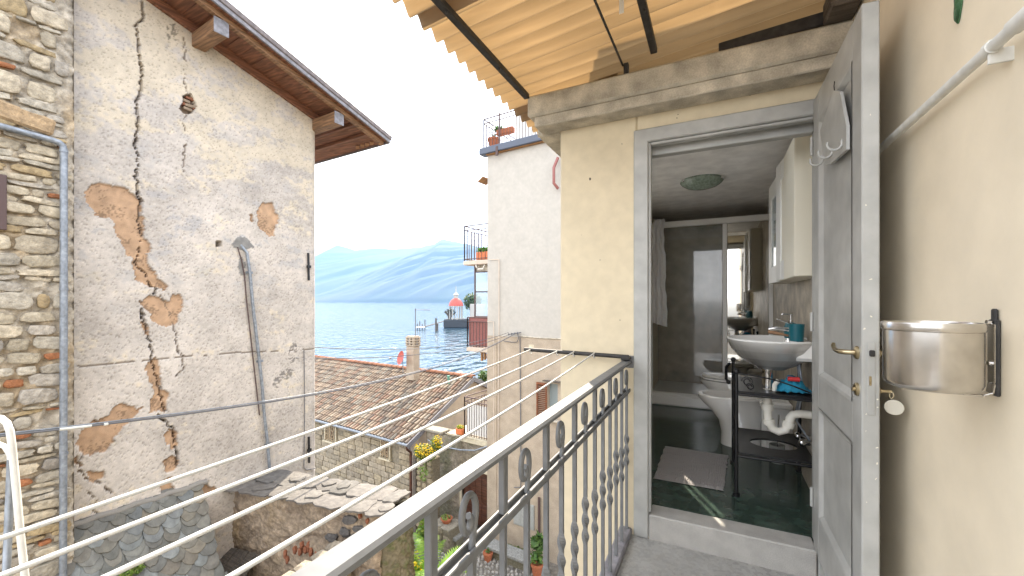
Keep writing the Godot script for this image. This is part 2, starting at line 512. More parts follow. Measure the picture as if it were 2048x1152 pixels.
# ------------------------------------------------------------------ the scene
func _ready() -> void:
	rng.seed = 4711
	# camera: upright, lens shifted up a little
	var cam := Camera3D.new()
	cam.name = "camera"
	cam.projection = Camera3D.PROJECTION_FRUSTUM
	cam.near = 0.05
	cam.far = 30000.0
	cam.size = 0.05 * 1152.0 / FPX
	cam.frustum_offset = Vector2(0, 0.05 * (PY0 - 576.0) / FPX)
	cam.position = EYE
	cam.rotation_degrees.y = TURN
	cam.current = true
	add_child(cam)
	# sky, haze and exposure
	var env := Environment.new()
	env.background_mode = Environment.BG_SKY
	var sky := Sky.new()
	var sm := ProceduralSkyMaterial.new()
	sm.sky_top_color = Color(0.92, 0.93, 0.95)
	sm.sky_horizon_color = Color(0.99, 0.99, 0.99)
	sm.sky_curve = 0.25
	sm.ground_horizon_color = Color(0.75, 0.75, 0.74)
	sm.ground_bottom_color = Color(0.4, 0.38, 0.35)
	sm.sun_angle_max = 40.0
	sm.sun_curve = 0.12
	sky.sky_material = sm
	env.sky = sky
	env.background_energy_multiplier = 1.0
	env.tonemap_mode = Environment.TONE_MAPPER_LINEAR
	env.tonemap_exposure = 4.3
	env.fog_enabled = true
	env.fog_density = 0.00013
	env.fog_light_color = Color(0.55, 0.69, 0.89)
	env.sdfgi_enabled = true
	env.ssao_enabled = true
	env.ssil_enabled = true
	var we := WorldEnvironment.new()
	we.name = "world_environment"
	we.environment = env
	add_child(we)
	# the sun stands over the lake, ahead of the camera
	var sun := DirectionalLight3D.new()
	sun.name = "sun"
	sun.light_energy = 1.0
	sun.light_color = Color(1.0, 0.95, 0.87)
	sun.light_angular_distance = 0.6
	sun.shadow_enabled = true
	var az := deg_to_rad(TURN + 1.0)
	var el := deg_to_rad(43.0)
	var to_sun := Vector3(-sin(az) * cos(el), sin(el), -cos(az) * cos(el))
	add_child(sun)
	sun.look_at_from_position(to_sun * 50.0, Vector3.ZERO, Vector3.UP)
	make_materials()
	# the place, large things first
	build_lake_and_hills()
	build_street()
	build_balcony()
	build_bathroom_shell()
	build_gable_house()
	build_stone_house()
	build_tall_building()
	build_tiled_house()
	build_shed_and_slates()
	build_alley()
	build_railing()
	build_canopy_roof()
	build_door()
	build_wall_fittings()
	build_bathroom_things()
	build_lines()

func fn(sd: int, freq: float, oct := 4, type := FastNoiseLite.TYPE_SIMPLEX_SMOOTH) -> FastNoiseLite:
	var f := FastNoiseLite.new()
	f.seed = sd
	f.frequency = freq
	f.fractal_octaves = oct
	f.noise_type = type
	return f

# ------------------------------------------------------------------ lake, hills, far shore
func build_lake_and_hills() -> void:
	var m := MB.new()
	var near := CL(30, 0).z
	m.quad(Vector3(-9000, LAKE, near - 10.0), Vector3(9000, LAKE, near - 10.0), Vector3(9000, LAKE, -14000), Vector3(-9000, LAKE, -14000), Vector3.UP)
	single("lake", m, mt.lake_water, "wide pale lake with small ripples below the far hills", "lake", "", "structure")
	# ridges: crest as pixel columns and rows at a distance, falling to the far shore towards the town
	hill("hill", "far blue hill with two rounded tops across the lake", 8200.0, 2600.0, [[350, 560], [520, 540], [600, 525], [640, 510], [675, 490], [712, 501], [752, 496], [795, 499], [840, 494], [900, 500], [1000, 520], [1200, 560]], 11, 0.5)
	hill("hill", "nearer hill with a pointed summit and long diagonal spurs across the lake", 6000.0, 1900.0, [[560, 606], [640, 603], [690, 592], [740, 560], [790, 528], [830, 500], [852, 491], [868, 489], [885, 478], [905, 483], [930, 487], [975, 498], [1050, 520], [1200, 560], [1400, 600]], 12, 0.9)

func hill(called: String, label: String, d: float, run: float, crest: Array, sd: int, spur: float) -> void:
	var f := fn(sd, 1.0 / 420.0, 5)
	var g := fn(sd + 50, 1.0 / 900.0, 5)
	var nu := 220
	var nv := 70
	var pos := PackedVector3Array()
	var cols := PackedColorArray()
	for j in nv:
		var t := float(j) / (nv - 1)
		for i in nu:
			var px: float = lerpf(crest[0][0], crest[-1][0], float(i) / (nu - 1))
			var k := 0
			while k < crest.size() - 2 and crest[k + 1][0] < px:
				k += 1
			var w: float = (px - crest[k][0]) / float(crest[k + 1][0] - crest[k][0])
			var top: Vector3 = at_d(px, lerpf(crest[k][1], crest[k + 1][1], w), d)
			var h: float = top.y - LAKE
			var across := (px - 1024.0) / FPX * d
			# valleys run down and to the left
			var dn := FWD * -1.0
			var q: Vector3 = top + dn * (run * t) 
			var s := g.get_noise_2d(across + run * t * 0.9, run * t * 0.25)
			var r := 1.0 - absf(f.get_noise_2d(across * 0.8 + run * t * 0.8, run * t * 0.2))
			var fall := pow(1.0 - t, 0.82)
			var lump := (r - 0.75) * spur * 140.0 * sin(PI * t) + s * 90.0 * sin(PI * t)
			q.y = maxf(LAKE - 6.0 * t, LAKE + h * fall + lump * minf(1.0, h / 500.0))
			if j == 0: q.y = top.y + f.get_noise_1d(across * 4.0) * 14.0
			if j == nv - 1: q.y = LAKE - 5.0
			pos.append(q)
			var wood := clampf(0.5 + s * 0.9 + (r - 0.7) * 0.8, 0, 1)
			cols.append(Color(0.045, 0.075, 0.035).lerp(Color(0.085, 0.10, 0.065), wood * wood))
	var o := single(called, sheet(nu, nv, pos, cols, Vector3.UP), mt.hill, label, "hill", "", "structure")
	o.set_meta("group", "hills beyond the lake")

# ------------------------------------------------------------------ street
func build_street() -> void:
	var m := MB.new()
	# street level near, falling away to the shore behind the houses
	var zn := 30.0
	m.quad(Vector3(-60, GROUND, zn), Vector3(60, GROUND, zn), Vector3(60, GROUND, -24), Vector3(-60, GROUND, -24), Vector3.UP)
	m.quad(Vector3(-60, GROUND, -24), Vector3(60, GROUND, -24), Vector3(60, LAKE - 1.0, -34), Vector3(-60, LAKE - 1.0, -34), Vector3(0, 1, -1))
	single("ground", m, mt.street, "earthy street ground between the old houses", "ground", "", "structure")
	# cobbles laid in mortar in front of the tall building
	var c := MB.new()
	rng.seed = 88
	var p0 := on_y(985, 1150, GROUND)
	for i in 30:
		for j in 26:
			var p := p0 + RGT * ((i - 15) * 0.125 + rng.randf_range(-0.03, 0.03)) + FWD * ((j - 12) * 0.125 + rng.randf_range(-0.03, 0.03))
			var g := rng.randf_range(0.16, 0.42)
			c.col = Color(g, g * 0.93, g * 0.83)
			c.xf = Transform3D(Basis(Vector3.UP, rng.randf() * TAU), p + Vector3.UP * 0.01)
			c.blob(Vector3.ZERO, Vector3(rng.randf_range(0.045, 0.075), rng.randf_range(0.035, 0.055), rng.randf_range(0.04, 0.06)), 0.3, 6, i * 40 + j)
	single("cobbles", c, mt.cobble, "grey river cobbles paving the alley before the tall building", "cobbles", "", "stuff")

# ------------------------------------------------------------------ our house: balcony, walls, bathroom shell
const WALLX := 0.56
const FZ := -2.45
func build_balcony() -> void:
	var m := MB.new()
	m.box(Vector3((WALLX - 0.50) * 0.5, -0.08, (FZ + 1.6) * 0.5), Vector3(WALLX + 0.50, 0.16, 1.6 - FZ), 0.004)
	single("balcony_floor", m, mt.floor_grey, "grey painted concrete balcony floor beside the railing", "floor", "", "structure")
	m = MB.new()
	m.box(Vector3(-0.463, 0.021, (FZ + 1.6) * 0.5), Vector3(0.07, 0.042, 1.6 - FZ - 0.01), 0.008)
	single("balcony_kerb", m, mt.lead_grey, "low blue grey kerb carrying the iron balusters", "kerb", "", "structure")
	# the long cream wall beside the camera, and the wall at its back
	m = MB.new()
	m.box(Vector3(WALLX + 0.15, 1.4, (FZ + 1.8) * 0.5 - 1.8), Vector3(0.30, 3.0, 1.8 - FZ + 3.6), 0.0)
	single("house_wall", m, mt.cream_stipple, "cream stippled plaster house wall behind the open grey door", "wall", "", "structure")
	# the building under the balcony
	m = MB.new()
	m.box(Vector3(0.08, (GROUND - 0.16) * 0.5, -0.3), Vector3(0.9, -GROUND - 0.17, 4.2), 0.0)
	single("lower_house_wall", m, mt.cream, "cream house wall carrying the balcony", "wall", "", "structure")

func build_bathroom_shell() -> void:
	var xl := -0.87
	var zb := -6.05
	var t := thing("bathroom_walls", Vector3(0, 0, FZ), "cream plastered bathroom block with a grey framed doorway", "building", "", "structure")
	var m := MB.new()
	# front wall in four pieces round the doorway, running down to the street
	var dl := -0.40
	var dr := 0.51
	var dt := 2.30
	var th := 0.13
	m.box(Vector3((xl + dl) * 0.5, (GROUND + 2.47) * 0.5, FZ - th * 0.5), Vector3(dl - xl, 2.47 - GROUND, th), 0.012)
	m.box(Vector3((dr + WALLX) * 0.5, 1.16, FZ - th * 0.5), Vector3(WALLX - dr, 2.62, th), 0.0)
	m.box(Vector3((dl + dr) * 0.5, (dt + 2.47) * 0.5, FZ - th * 0.5 - 0.0005), Vector3(dr - dl - 0.001, 2.47 - dt, th - 0.001), 0.0)
	m.box(Vector3((dl + dr) * 0.5, (GROUND - 0.17) * 0.5, FZ - th * 0.5), Vector3(dr - dl - 0.002, -GROUND - 0.17, th), 0.0)
	part(t, "front_wall", m, mt.cream)
	# side wall with a wide unseen window towards the lake
	m = MB.new()
	var wz0 := -2.80
	var wz1 := -4.45
	var wy0 := 1.22
	var wy1 := 2.32
	var z0 := FZ - th
	m.box(Vector3(xl + 0.075, (GROUND + wy0) * 0.5, (z0 + zb) * 0.5), Vector3(0.15, wy0 - GROUND, z0 - zb), 0.0)
	m.box(Vector3(xl + 0.075, (wy1 + 2.62) * 0.5, (z0 + zb) * 0.5), Vector3(0.15, 2.62 - wy1, z0 - zb), 0.0)
	m.box(Vector3(xl + 0.075, (wy0 + wy1) * 0.5, (z0 + wz0) * 0.5), Vector3(0.15, wy1 - wy0, z0 - wz0), 0.0)
	m.box(Vector3(xl + 0.075, (wy0 + wy1) * 0.5, (wz1 + zb) * 0.5), Vector3(0.15, wy1 - wy0, wz1 - zb), 0.0)
	part(t, "side_wall", m, mt.cream)
	m = MB.new()
	m.box(Vector3(0, (GROUND + 2.47) * 0.5, zb - 0.08), Vector3(1.75, 2.47 - GROUND, 0.16), 0.0)
	part(t, "rear_wall", m, mt.cream)
	# unseen window read from the floor streaks; enlarged, frosted panes added, to brighten inside
	var w := part(t, "window", MB.new(), mt.paint_grey)
	m = MB.new()
	for z in [wz0 - 0.02, wz1 + 0.02]:
		m.box(Vector3(xl + 0.09, (wy0 + wy1) * 0.5, z), Vector3(0.05, wy1 - wy0, 0.04), 0.003)
	m.box(Vector3(xl + 0.09, wy0 + 0.02, (wz0 + wz1) * 0.5), Vector3(0.05, 0.04, wz0 - wz1 - 0.08), 0.003)
	m.box(Vector3(xl + 0.09, wy1 - 0.02, (wz0 + wz1) * 0.5), Vector3(0.05, 0.04, wz0 - wz1 - 0.08), 0.003)
	w.mesh = m.mesh()
	var ym := 1.88
	m = MB.new()
	m.box(Vector3(xl + 0.09, ym, (wz0 + wz1) * 0.5), Vector3(0.045, 0.04, wz0 - wz1 - 0.08), 0.003)
	part(w, "transom", m, mt.paint_grey)
	m = MB.new()
	m.box(Vector3(xl + 0.09, (ym + wy1) * 0.5, (wz0 + wz1) * 0.5), Vector3(0.005, wy1 - ym - 0.08, wz0 - wz1 - 0.08), 0.0)
	part(w, "pane", m, mt.clear_glass)
	for zz in [[wz0 - 0.04, -4.07], [-4.115, -4.17], [-4.22, wz1 + 0.04]]:  # added panes spread sunlight into the room; gaps between them pass the streaks
		m = MB.new()
		m.quad(Vector3(xl + 0.092, wy0 + 0.03, zz[0]), Vector3(xl + 0.092, ym - 0.02, zz[0]), Vector3(xl + 0.092, ym - 0.02, zz[1]), Vector3(xl + 0.092, wy0 + 0.03, zz[1]), Vector3(1, 0, 0))
		part(w, "added_frosted_pane", m, mt.frosted)
	# nail holes and small scars in the front plaster
	rng.seed = 61
	for q in [[1180, 358, 5], [1244, 288, 2], [1200, 520, 2], [1150, 905, 2], [1240, 640, 2], [1163, 470, 1], [1354, 236, 2], [1356, 229, 2], [1500, 190, 2]]:
		var p := on_z(q[0], q[1], FZ)
		m = MB.new()
		m.xf = Transform3D(Basis.IDENTITY, p)
		m.slabstone(rough_poly(0.003 * q[2], 0.004 * q[2], 7, 0.3), 0.001, 0.0004)
		part(t, "plaster_scar", m, mt.timber_old)
	# roof slab with its projecting concrete edge
	var r := thing("roof_slab", Vector3(-0.2, 2.47, FZ), "weathered concrete slab edge above the bathroom doorway", "roof slab", "", "structure")
	m = MB.new()
	m.box(Vector3(-0.235, 2.537, -2.46), Vector3(1.59, 0.13, 0.32), 0.012)
	m.box(Vector3(-0.235, 2.5372, (-3.02 + zb) * 0.5), Vector3(1.588, 0.1295, -3.02 - zb), 0.0)
	m.box(Vector3(-0.79, 2.5374, -2.82), Vector3(0.478, 0.129, 0.40), 0.0)
	m.box(Vector3(0.505, 2.5374, -2.82), Vector3(0.11, 0.129, 0.40), 0.0)
	var slab := part(r, "slab", m, mt.concrete)
	m = MB.new()
	m.box(Vector3(-0.05, 2.606, -2.82), Vector3(1.02, 0.006, 0.42), 0.0)
	part(slab, "added_roof_light", m, mt.clear_glass)  # unseen glazed opening added above the doorway to brighten the bathroom
	m = MB.new()
	m.box(Vector3(-0.215, 2.4405, -2.3815), Vector3(1.545, 0.063, 0.135), 0.006)
	part(r, "lower_ledge", m, mt.concrete)
	m = MB.new()
	m.box(Vector3(-0.952, 2.4405, -4.21), Vector3(0.155, 0.063, 3.5), 0.01)
	part(r, "side_ledge", m, mt.concrete)
	# unseen block added on the slab to shade the canopy above the beam
	m = MB.new()
	m.box(Vector3(-0.165, 3.13, -4.55), Vector3(1.73, 1.05, 2.9), 0.0)
	single("canopy_shade_block", m, mt.cream, "unseen cream block added on the bathroom roof slab to shade the canopy", "wall", "", "structure")
	# inside: floor, ceiling, lining
	m = MB.new()
	m.box(Vector3(-0.07, 0.065, (FZ - th - 0.002 + zb) * 0.5), Vector3(1.30, 0.15, FZ - th - zb - 0.004), 0.0)
	single("bathroom_floor", m, mt.green_floor, "dark green resin bathroom floor seen through the doorway", "floor", "", "structure")
	m = MB.new()
	m.box(Vector3(-0.07, 2.435, (-3.02 + zb) * 0.5), Vector3(1.296, 0.05, -3.02 - zb - 0.005), 0.0)
	m.box(Vector3(-0.07, 2.435, (z0 - 2.62) * 0.5), Vector3(1.296, 0.05, 0.035), 0.0)
	m.box(Vector3(-0.635, 2.435, -2.82), Vector3(0.166, 0.05, 0.397), 0.0)
	m.box(Vector3(0.514, 2.435, -2.82), Vector3(0.126, 0.05, 0.397), 0.0)
	single("bathroom_ceiling", m, mt.ceiling_white, "white bathroom ceiling with a round lamp", "ceiling", "", "structure")
	m = MB.new()
	m.box(Vector3(-0.07, 1.27, zb + 0.011), Vector3(1.296, 2.27, 0.02), 0.0)
	single("rear_lining", m, mt.brown_resin, "brown resin wall behind the shower", "wall", "", "structure")
	m = MB.new()
	for q in [[z0, wz0 - 0.0, 0.14, 2.405], [wz1, zb + 0.03, 0.14, 2.405], [wz0, wz1, 0.14, wy0], [wz0, wz1, wy1, 2.405]]:
		m.box(Vector3(-0.713, (q[2] + q[3]) * 0.5, (q[0] + q[1]) * 0.5), Vector3(0.012, q[3] - q[2], q[0] - q[1] - 0.002), 0.0)
	single("side_lining", m, mt.cream, "cream side wall with a window inside the bathroom", "wall", "", "structure")
	m = MB.new()
	m.box(Vector3(WALLX - 0.005, 1.27, (z0 + zb) * 0.5 - 0.005), Vector3(0.016, 2.27, z0 - zb - 0.06), 0.0)
	single("basin_wall", m, mt.beige_resin, "beige wall behind the washbasin and cabinets", "wall", "", "structure")
	# step and frame
	m = MB.new()
	m.box(Vector3(0.055, 0.066, -2.506), Vector3(0.78, 0.148, 0.14), 0.006)
	single("doorstep", m, mt.step_grey, "grey painted doorstep below the bathroom doorway", "doorstep", "", "structure")
	var f := thing("door_frame", Vector3(0.05, 0, FZ), "grey painted wooden frame round the bathroom doorway", "door frame", "", "structure")
	m = MB.new()
	m.box(Vector3(-0.378, 1.135, -2.475), Vector3(0.082, 2.27, 0.085), 0.006)
	m.box(Vector3(-0.362, 1.19, -2.548), Vector3(0.05, 2.10, 0.055), 0.004)
	m.box(Vector3(-0.331, 1.2, -2.468), Vector3(0.012, 2.10, 0.045), 0.003)
	part(f, "jamb", m, mt.paint_grey)
	m = MB.new()
	m.box(Vector3(0.483, 1.135, -2.475), Vector3(0.068, 2.27, 0.085), 0.006)
	m.box(Vector3(0.472, 1.19, -2.548), Vector3(0.05, 2.10, 0.055), 0.004)
	part(f, "jamb", m, mt.paint_grey)
	m = MB.new()
	m.box(Vector3(0.05, 2.291, -2.4755), Vector3(0.936, 0.078, 0.086), 0.006)
	m.box(Vector3(0.05, 2.233, -2.548), Vector3(0.79, 0.07, 0.055), 0.004)
	m.box(Vector3(0.06, 2.243, -2.468), Vector3(0.77, 0.016, 0.045), 0.004)
	part(f, "head", m, mt.paint_grey)

# ------------------------------------------------------------------ railing with scrolls and twisted balusters
func twisted(m: MB, x: float, z: float, y0: float, y1: float, t0: float, t1: float, w: float) -> void:
	# a square bar, twisted and swollen between t0 and t1
	var n := 26
	var prev := []
	var pn := []
	for i in n + 1:
		var y: float
		if i == 0: y = y0
		elif i == n: y = y1
		else: y = lerpf(t0 - 0.02, t1 + 0.02, float(i - 1) / (n - 2))
		var k := clampf((y - t0) / (t1 - t0), 0, 1)
		var a := k * TAU * 0.75
		var swell := 1.0 + 0.55 * pow(absf(sin(k * PI * 3.0)), 1.2) * (1.0 if k > 0 and k < 1 else 0.0)
		var ring := []
		var nn := []
		for q in 4:
			var b := a + PI * 0.25 + q * PI * 0.5
			ring.append(Vector3(x + cos(b) * w * 0.707 * swell, y, z + sin(b) * w * 0.707 * swell))
			nn.append(b)
		if i > 0:
			for q in 4:
				var r := (q + 1) % 4
				var o := Vector3(ring[q].x + ring[r].x - 2 * x, 0, ring[q].z + ring[r].z - 2 * z)
				m.quad(prev[q], prev[r], ring[r], ring[q], o)
		prev = ring

func scroll_points(z: float, yb: float, h: float) -> Array:
	# shepherd's crook in the y-z plane, rising from yb and curling towards +z
	var x := -0.455
	var cz := z + 0.012
	var ry := h * 0.40
	var rz := 0.027
	var cy := yb + h - ry
	var pts := [Vector3(x, yb - 0.012, z + 0.002), Vector3(x, yb + 0.012, z - 0.004)]
	for i in 33:
		var a := lerpf(-0.55, PI * 2.25, i / 32.0)
		var s := 1.0 if a < PI * 0.8 else lerpf(1.0, 0.28, (a - PI * 0.8) / (PI * 1.45))
		pts.append(Vector3(x, cy + ry * s * sin(a) - (1.0 - s) * 0.012, cz - rz * s * cos(a) + (1.0 - s) * 0.010))
	return pts

func build_railing() -> void:
	var X := -0.455
	var t := thing("balcony_railing", Vector3(X, 0.04, -1.0), "dark grey wrought iron balcony railing with scrolls and twisted bars", "railing")
	var m := MB.new()
	m.box(Vector3(X, 0.998, (FZ + 1.55) * 0.5), Vector3(0.052, 0.02, 1.55 - FZ - 0.004), 0.006)
	part(t, "top_rail", m, mt.iron)
	m = MB.new()
	m.box(Vector3(X - 0.013, 0.833, (FZ + 1.55) * 0.5), Vector3(0.008, 0.022, 1.55 - FZ - 0.004), 0.002)
	m.box(Vector3(X + 0.013, 0.833, (FZ + 1.55) * 0.5), Vector3(0.008, 0.022, 1.55 - FZ - 0.004), 0.002)
	m.box(Vector3(X, 0.826, (FZ + 1.55) * 0.5), Vector3(0.018, 0.008, 1.55 - FZ - 0.006), 0.0)
	part(t, "middle_rail", m, mt.iron)
	for k in 15:
		var z := -2.28 + k * 0.2805
		if z > 1.5: break
		m = MB.new()
		m.box(Vector3(X, 0.915, z), Vector3(0.016, 0.146, 0.022), 0.002)
		part(t, "post", m, mt.iron)
		m = MB.new()
		twisted(m, X, z, 0.04, 0.822, 0.36, 0.56, 0.014)
		part(t, "baluster", m, mt.iron)
	for k in 15:
		var z := -2.418 + k * 0.2805
		if z > 1.5: break
		m = MB.new()
		m.tube(scroll_points(z, 0.845, 0.105), 0.0075, 7)
		part(t, "scroll", m, mt.iron)
		m = MB.new()
		twisted(m, X, z, 0.04, 0.822, 0.40, 0.59, 0.014)
		part(t, "baluster", m, mt.iron)
	# end plate fixed to the wall
	m = MB.new()
	m.box(Vector3(X, 0.998, FZ + 0.006), Vector3(0.07, 0.07, 0.008), 0.002)
	part(t, "wall_plate", m, mt.iron)

# ------------------------------------------------------------------ corrugated canopy
func roof_y(x: float) -> float:
	return 2.60 + 0.11 * (x + 1.03)

func build_canopy_roof() -> void:
	var t := thing("canopy_roof", Vector3(0, 2.6, -1.2), "tan corrugated translucent canopy on dark steel bars above the balcony", "canopy")
	var edges := [-3.62, -2.449, -1.465, -1.2]
	for s in edges.size() - 1:
		var za: float = edges[s] - (0.2 if s == 1 else 0.05)
		var zb: float = edges[s + 1]
		var xs := [-1.205, -0.52 if s == 0 else 0.72]
		var nu := 14
		var nv := int((zb - za) / 0.098 * 12)
		var pos := PackedVector3Array()
		for j in nv + 1:
			var z := lerpf(za, zb, float(j) / nv)
			for i in nu:
				var x := lerpf(xs[0], xs[1], float(i) / (nu - 1))
				pos.append(Vector3(x, roof_y(x) + 0.038 + 0.023 * cos(TAU * z / 0.0984) + 0.0012 * (s % 2), z))
		part(t, "corrugated_sheet", sheet(nu, nv + 1, pos, PackedColorArray(), Vector3.UP), mt.corrugated)
	for b in [[-1.03, 0.034, 0.03], [-0.29, 0.034, 0.03], [0.42, 0.034, 0.03]]:
		var m := MB.new()
		var y := roof_y(b[0]) - 0.001
		m.box(Vector3(b[0], y - 0.001, -1.68), Vector3(b[1], b[2], 1.24), 0.003)
		part(t, "steel_bar", m, mt.dark_steel)
		for z in [-1.93, -1.45]:
			var s2 := MB.new()
			s2.tube([Vector3(b[0] + 0.006, y - 0.028, z), Vector3(b[0] + 0.006, y - 0.012, z)], 0.006, 6)
			part(t, "bolt", s2, mt.dark_steel)
	var rod := MB.new()
	rod.tube([Vector3(-0.47, roof_y(-0.47) - 0.02, -1.08), Vector3(-0.463, roof_y(-0.47) - 0.024, -1.6), Vector3(-0.455, roof_y(-0.47) - 0.012, -2.31)], 0.006, 6)
	part(t, "tie_rod", rod, mt.dark_steel)
	rod = MB.new()
	rod.box(Vector3(-0.44, 2.634, -2.33), Vector3(0.025, 0.062, 0.03), 0.002)
	part(t, "bracket", rod, mt.dark_steel)
	# steel angle along the wall side and the timber end above the door
	rod = MB.new()
	rod.bar(Vector3(0.02, 2.650, -2.40), Vector3(0.53, 2.66, -2.36), 0.05, 0.06, Vector3.UP, 0.003)
	part(t, "steel_angle", rod, mt.dark_steel)
	rod = MB.new()
	rod.box(Vector3(0.50, 2.655, -2.25), Vector3(0.11, 0.10, 0.16), 0.008)
	part(t, "timber_end", rod, mt.timber_old)
	# loose plastic strips hanging from the sheets
	for q in [[1243, 32, -0.36, 0.10, 0.02], [986, 2, -0.62, 0.06, 0.016]]:
		var p := on_x(q[0], q[1], q[2])
		rod = MB.new()
		rod.bar(Vector3(p.x, roof_y(p.x) + 0.012, p.z), Vector3(p.x + 0.004, roof_y(p.x) - q[3], p.z + 0.02), q[4], 0.002, Vector3(0, 0, 1))
		part(t, "plastic_strip", rod, mt.plastic_strip)
	# wall-side timber plate that closes the gap
	rod = MB.new()
	rod.box(Vector3(0.545, 2.72, -1.7), Vector3(0.03, 0.05, 1.3), 0.003)
	part(t, "wall_batten", rod, mt.timber_old)

# ------------------------------------------------------------------ the open door
func build_door() -> void:
	var x0 := 0.428
	var x1 := 0.474
	var z0 := -2.43
	var z1 := -1.70
	var y0 := 0.165
	var y1 := 2.315
	var t := thing("door_leaf", Vector3(0.45, 0.165, -2.43), "grey painted panelled door standing open against the cream wall", "door")
	var m := MB.new()
	# stiles and rails with recessed fields on both faces
	var st := 0.105
	var ra := [[y0, y0 + 0.18], [0.86, 1.0], [y1 - 0.13, y1]]
	for z in [[z0, z0 + st], [z1 - st, z1]]:
		m.box(Vector3((x0 + x1) * 0.5, (y0 + y1) * 0.5, (z[0] + z[1]) * 0.5), Vector3(x1 - x0, y1 - y0, z[1] - z[0]), 0.0035)
	for r in ra:
		m.box(Vector3((x0 + x1) * 0.5, (r[0] + r[1]) * 0.5, (z0 + z1) * 0.5), Vector3(x1 - x0 - 0.0006, r[1] - r[0], z1 - z0 - 2 * st + 0.001), 0.002)
	part(t, "frame", m, mt.paint_grey)
	for f in [[ra[0][1], ra[1][0]], [ra[1][1], ra[2][0]]]:
		m = MB.new()
		m.box(Vector3((x0 + x1) * 0.5, (f[0] + f[1]) * 0.5, (z0 + z1) * 0.5), Vector3(0.016, f[1] - f[0] + 0.01, z1 - z0 - 2 * st + 0.01), 0.0)
		var q := part(t, "panel", m, mt.paint_grey)
		# sloped moulding on the visible face
		m = MB.new()
		var za := z0 + st
		var zb := z1 - st
		var xo := x0 - 0.002
		var xi := x0 + 0.0145
		var w := 0.032
		for e in [[Vector2(za, f[0]), Vector2(zb, f[0]), Vector2(zb - w, f[0] + w), Vector2(za + w, f[0] + w)], [Vector2(zb, f[0]), Vector2(zb, f[1]), Vector2(zb - w, f[1] - w), Vector2(zb - w, f[0] + w)],
				[Vector2(zb, f[1]), Vector2(za, f[1]), Vector2(za + w, f[1] - w), Vector2(zb - w, f[1] - w)], [Vector2(za, f[1]), Vector2(za, f[0]), Vector2(za + w, f[0] + w), Vector2(za + w, f[1] - w)]]:
			var a := Vector3(xo, e[0].y, e[0].x)
			var b := Vector3(xo, e[1].y, e[1].x)
			var c2 := Vector3(xi, e[2].y, e[2].x)
			var d := Vector3(xi, e[3].y, e[3].x)
			var ma := a.lerp(d, 0.4) + Vector3(-0.004, 0, 0)
			var mb := b.lerp(c2, 0.4) + Vector3(-0.004, 0, 0)
			m.quad(a, b, mb, ma, Vector3(-1, 0, 0))
			m.quad(ma, mb, c2, d, Vector3(-1, 0, 0))
		part(q, "moulding", m, mt.paint_grey)
	# lock plate on the edge, latch, lever, cylinder, key with tag
	m = MB.new()
	m.box(Vector3((x0 + x1) * 0.5, 1.10, z1 + 0.001), Vector3(0.021, 0.235, 0.003), 0.001)
	var lp := part(t, "lock_plate", m, mt.paint_grey)
	m = MB.new()
	m.box(Vector3((x0 + x1) * 0.5 + 0.002, 1.182, z1 + 0.005), Vector3(0.014, 0.02, 0.011), 0.003)
	part(lp, "latch", m, mt.dark_steel)
	m = MB.new()
	m.box(Vector3((x0 + x1) * 0.5 - 0.002, 1.093, z1 + 0.0027), Vector3(0.006, 0.03, 0.004), 0.001)
	part(lp, "bolt", m, mt.brass)
	for s in [-1.0, 1.0]:
		var xs := x0 if s < 0 else x1
		m = MB.new()
		m.xf = Transform3D(Basis(Vector3(0, 0, 1), PI * 0.5 * -s), Vector3(xs, 1.178, -1.742))
		m.lathe([Vector2(0, -0.002), Vector2(0.022, -0.001), Vector2(0.022, 0.006), Vector2(0.016, 0.010), Vector2(0, 0.010)], 20)
		var h := part(t, "handle", m, mt.brass)
		m = MB.new()
		var c := Vector3(xs + s * 0.006, 1.178, -1.742)
		m.tube([c, c + Vector3(s * 0.026, 0, -0.002), c + Vector3(s * 0.036, 0.0, -0.012), c + Vector3(s * 0.038, -0.001, -0.04), c + Vector3(s * 0.038, 0.001, -0.08), c + Vector3(s * 0.037, 0.008, -0.108), c + Vector3(s * 0.034, 0.016, -0.122)], [0.0085, 0.0085, 0.0085, 0.0085, 0.008, 0.0075, 0.006], 10)
		part(h, "lever", m, mt.brass)
		m = MB.new()
		m.xf = Transform3D(Basis(Vector3(0, 0, 1), PI * 0.5 * -s), Vector3(xs, 1.056, -1.742))
		m.lathe([Vector2(0, -0.002), Vector2(0.022, -0.001), Vector2(0.022, 0.006), Vector2(0.017, 0.009), Vector2(0.008, 0.009), Vector2(0.008, 0.016), Vector2(0, 0.016)], 20)
		part(t, "lock_cylinder", m, mt.brass)
	m = MB.new()
	m.bar(Vector3(x1 + 0.012, 1.056, -1.742), Vector3(x1 + 0.042, 1.056, -1.742), 0.003, 0.008)
	m.tube([Vector3(x1 + 0.036, 1.056, -1.742), Vector3(x1 + 0.044, 1.052, -1.738), Vector3(x1 + 0.044, 1.042, -1.735), Vector3(x1 + 0.038, 1.034, -1.735), Vector3(x1 + 0.034, 1.040, -1.738), Vector3(x1 + 0.036, 1.050, -1.742)], 0.0018, 6)
	m.col = Color.WHITE
	var key := single("door_key", m, mt.brass, "small key in the outer lock of the open door", "key")
	m = MB.new()
	m.xf = Transform3D(Basis(Vector3(1, 0, 0), PI * 0.5) * Basis(Vector3(0, 0, 1), 0.25), Vector3(x1 + 0.043, 1.008, -1.73))
	m.lathe([Vector2(0, -0.0015), Vector2(0.023, -0.0015), Vector2(0.0245, 0.0), Vector2(0.023, 0.0015), Vector2(0, 0.0015)], 24)
	part(key, "round_tag", m, mt.tag)
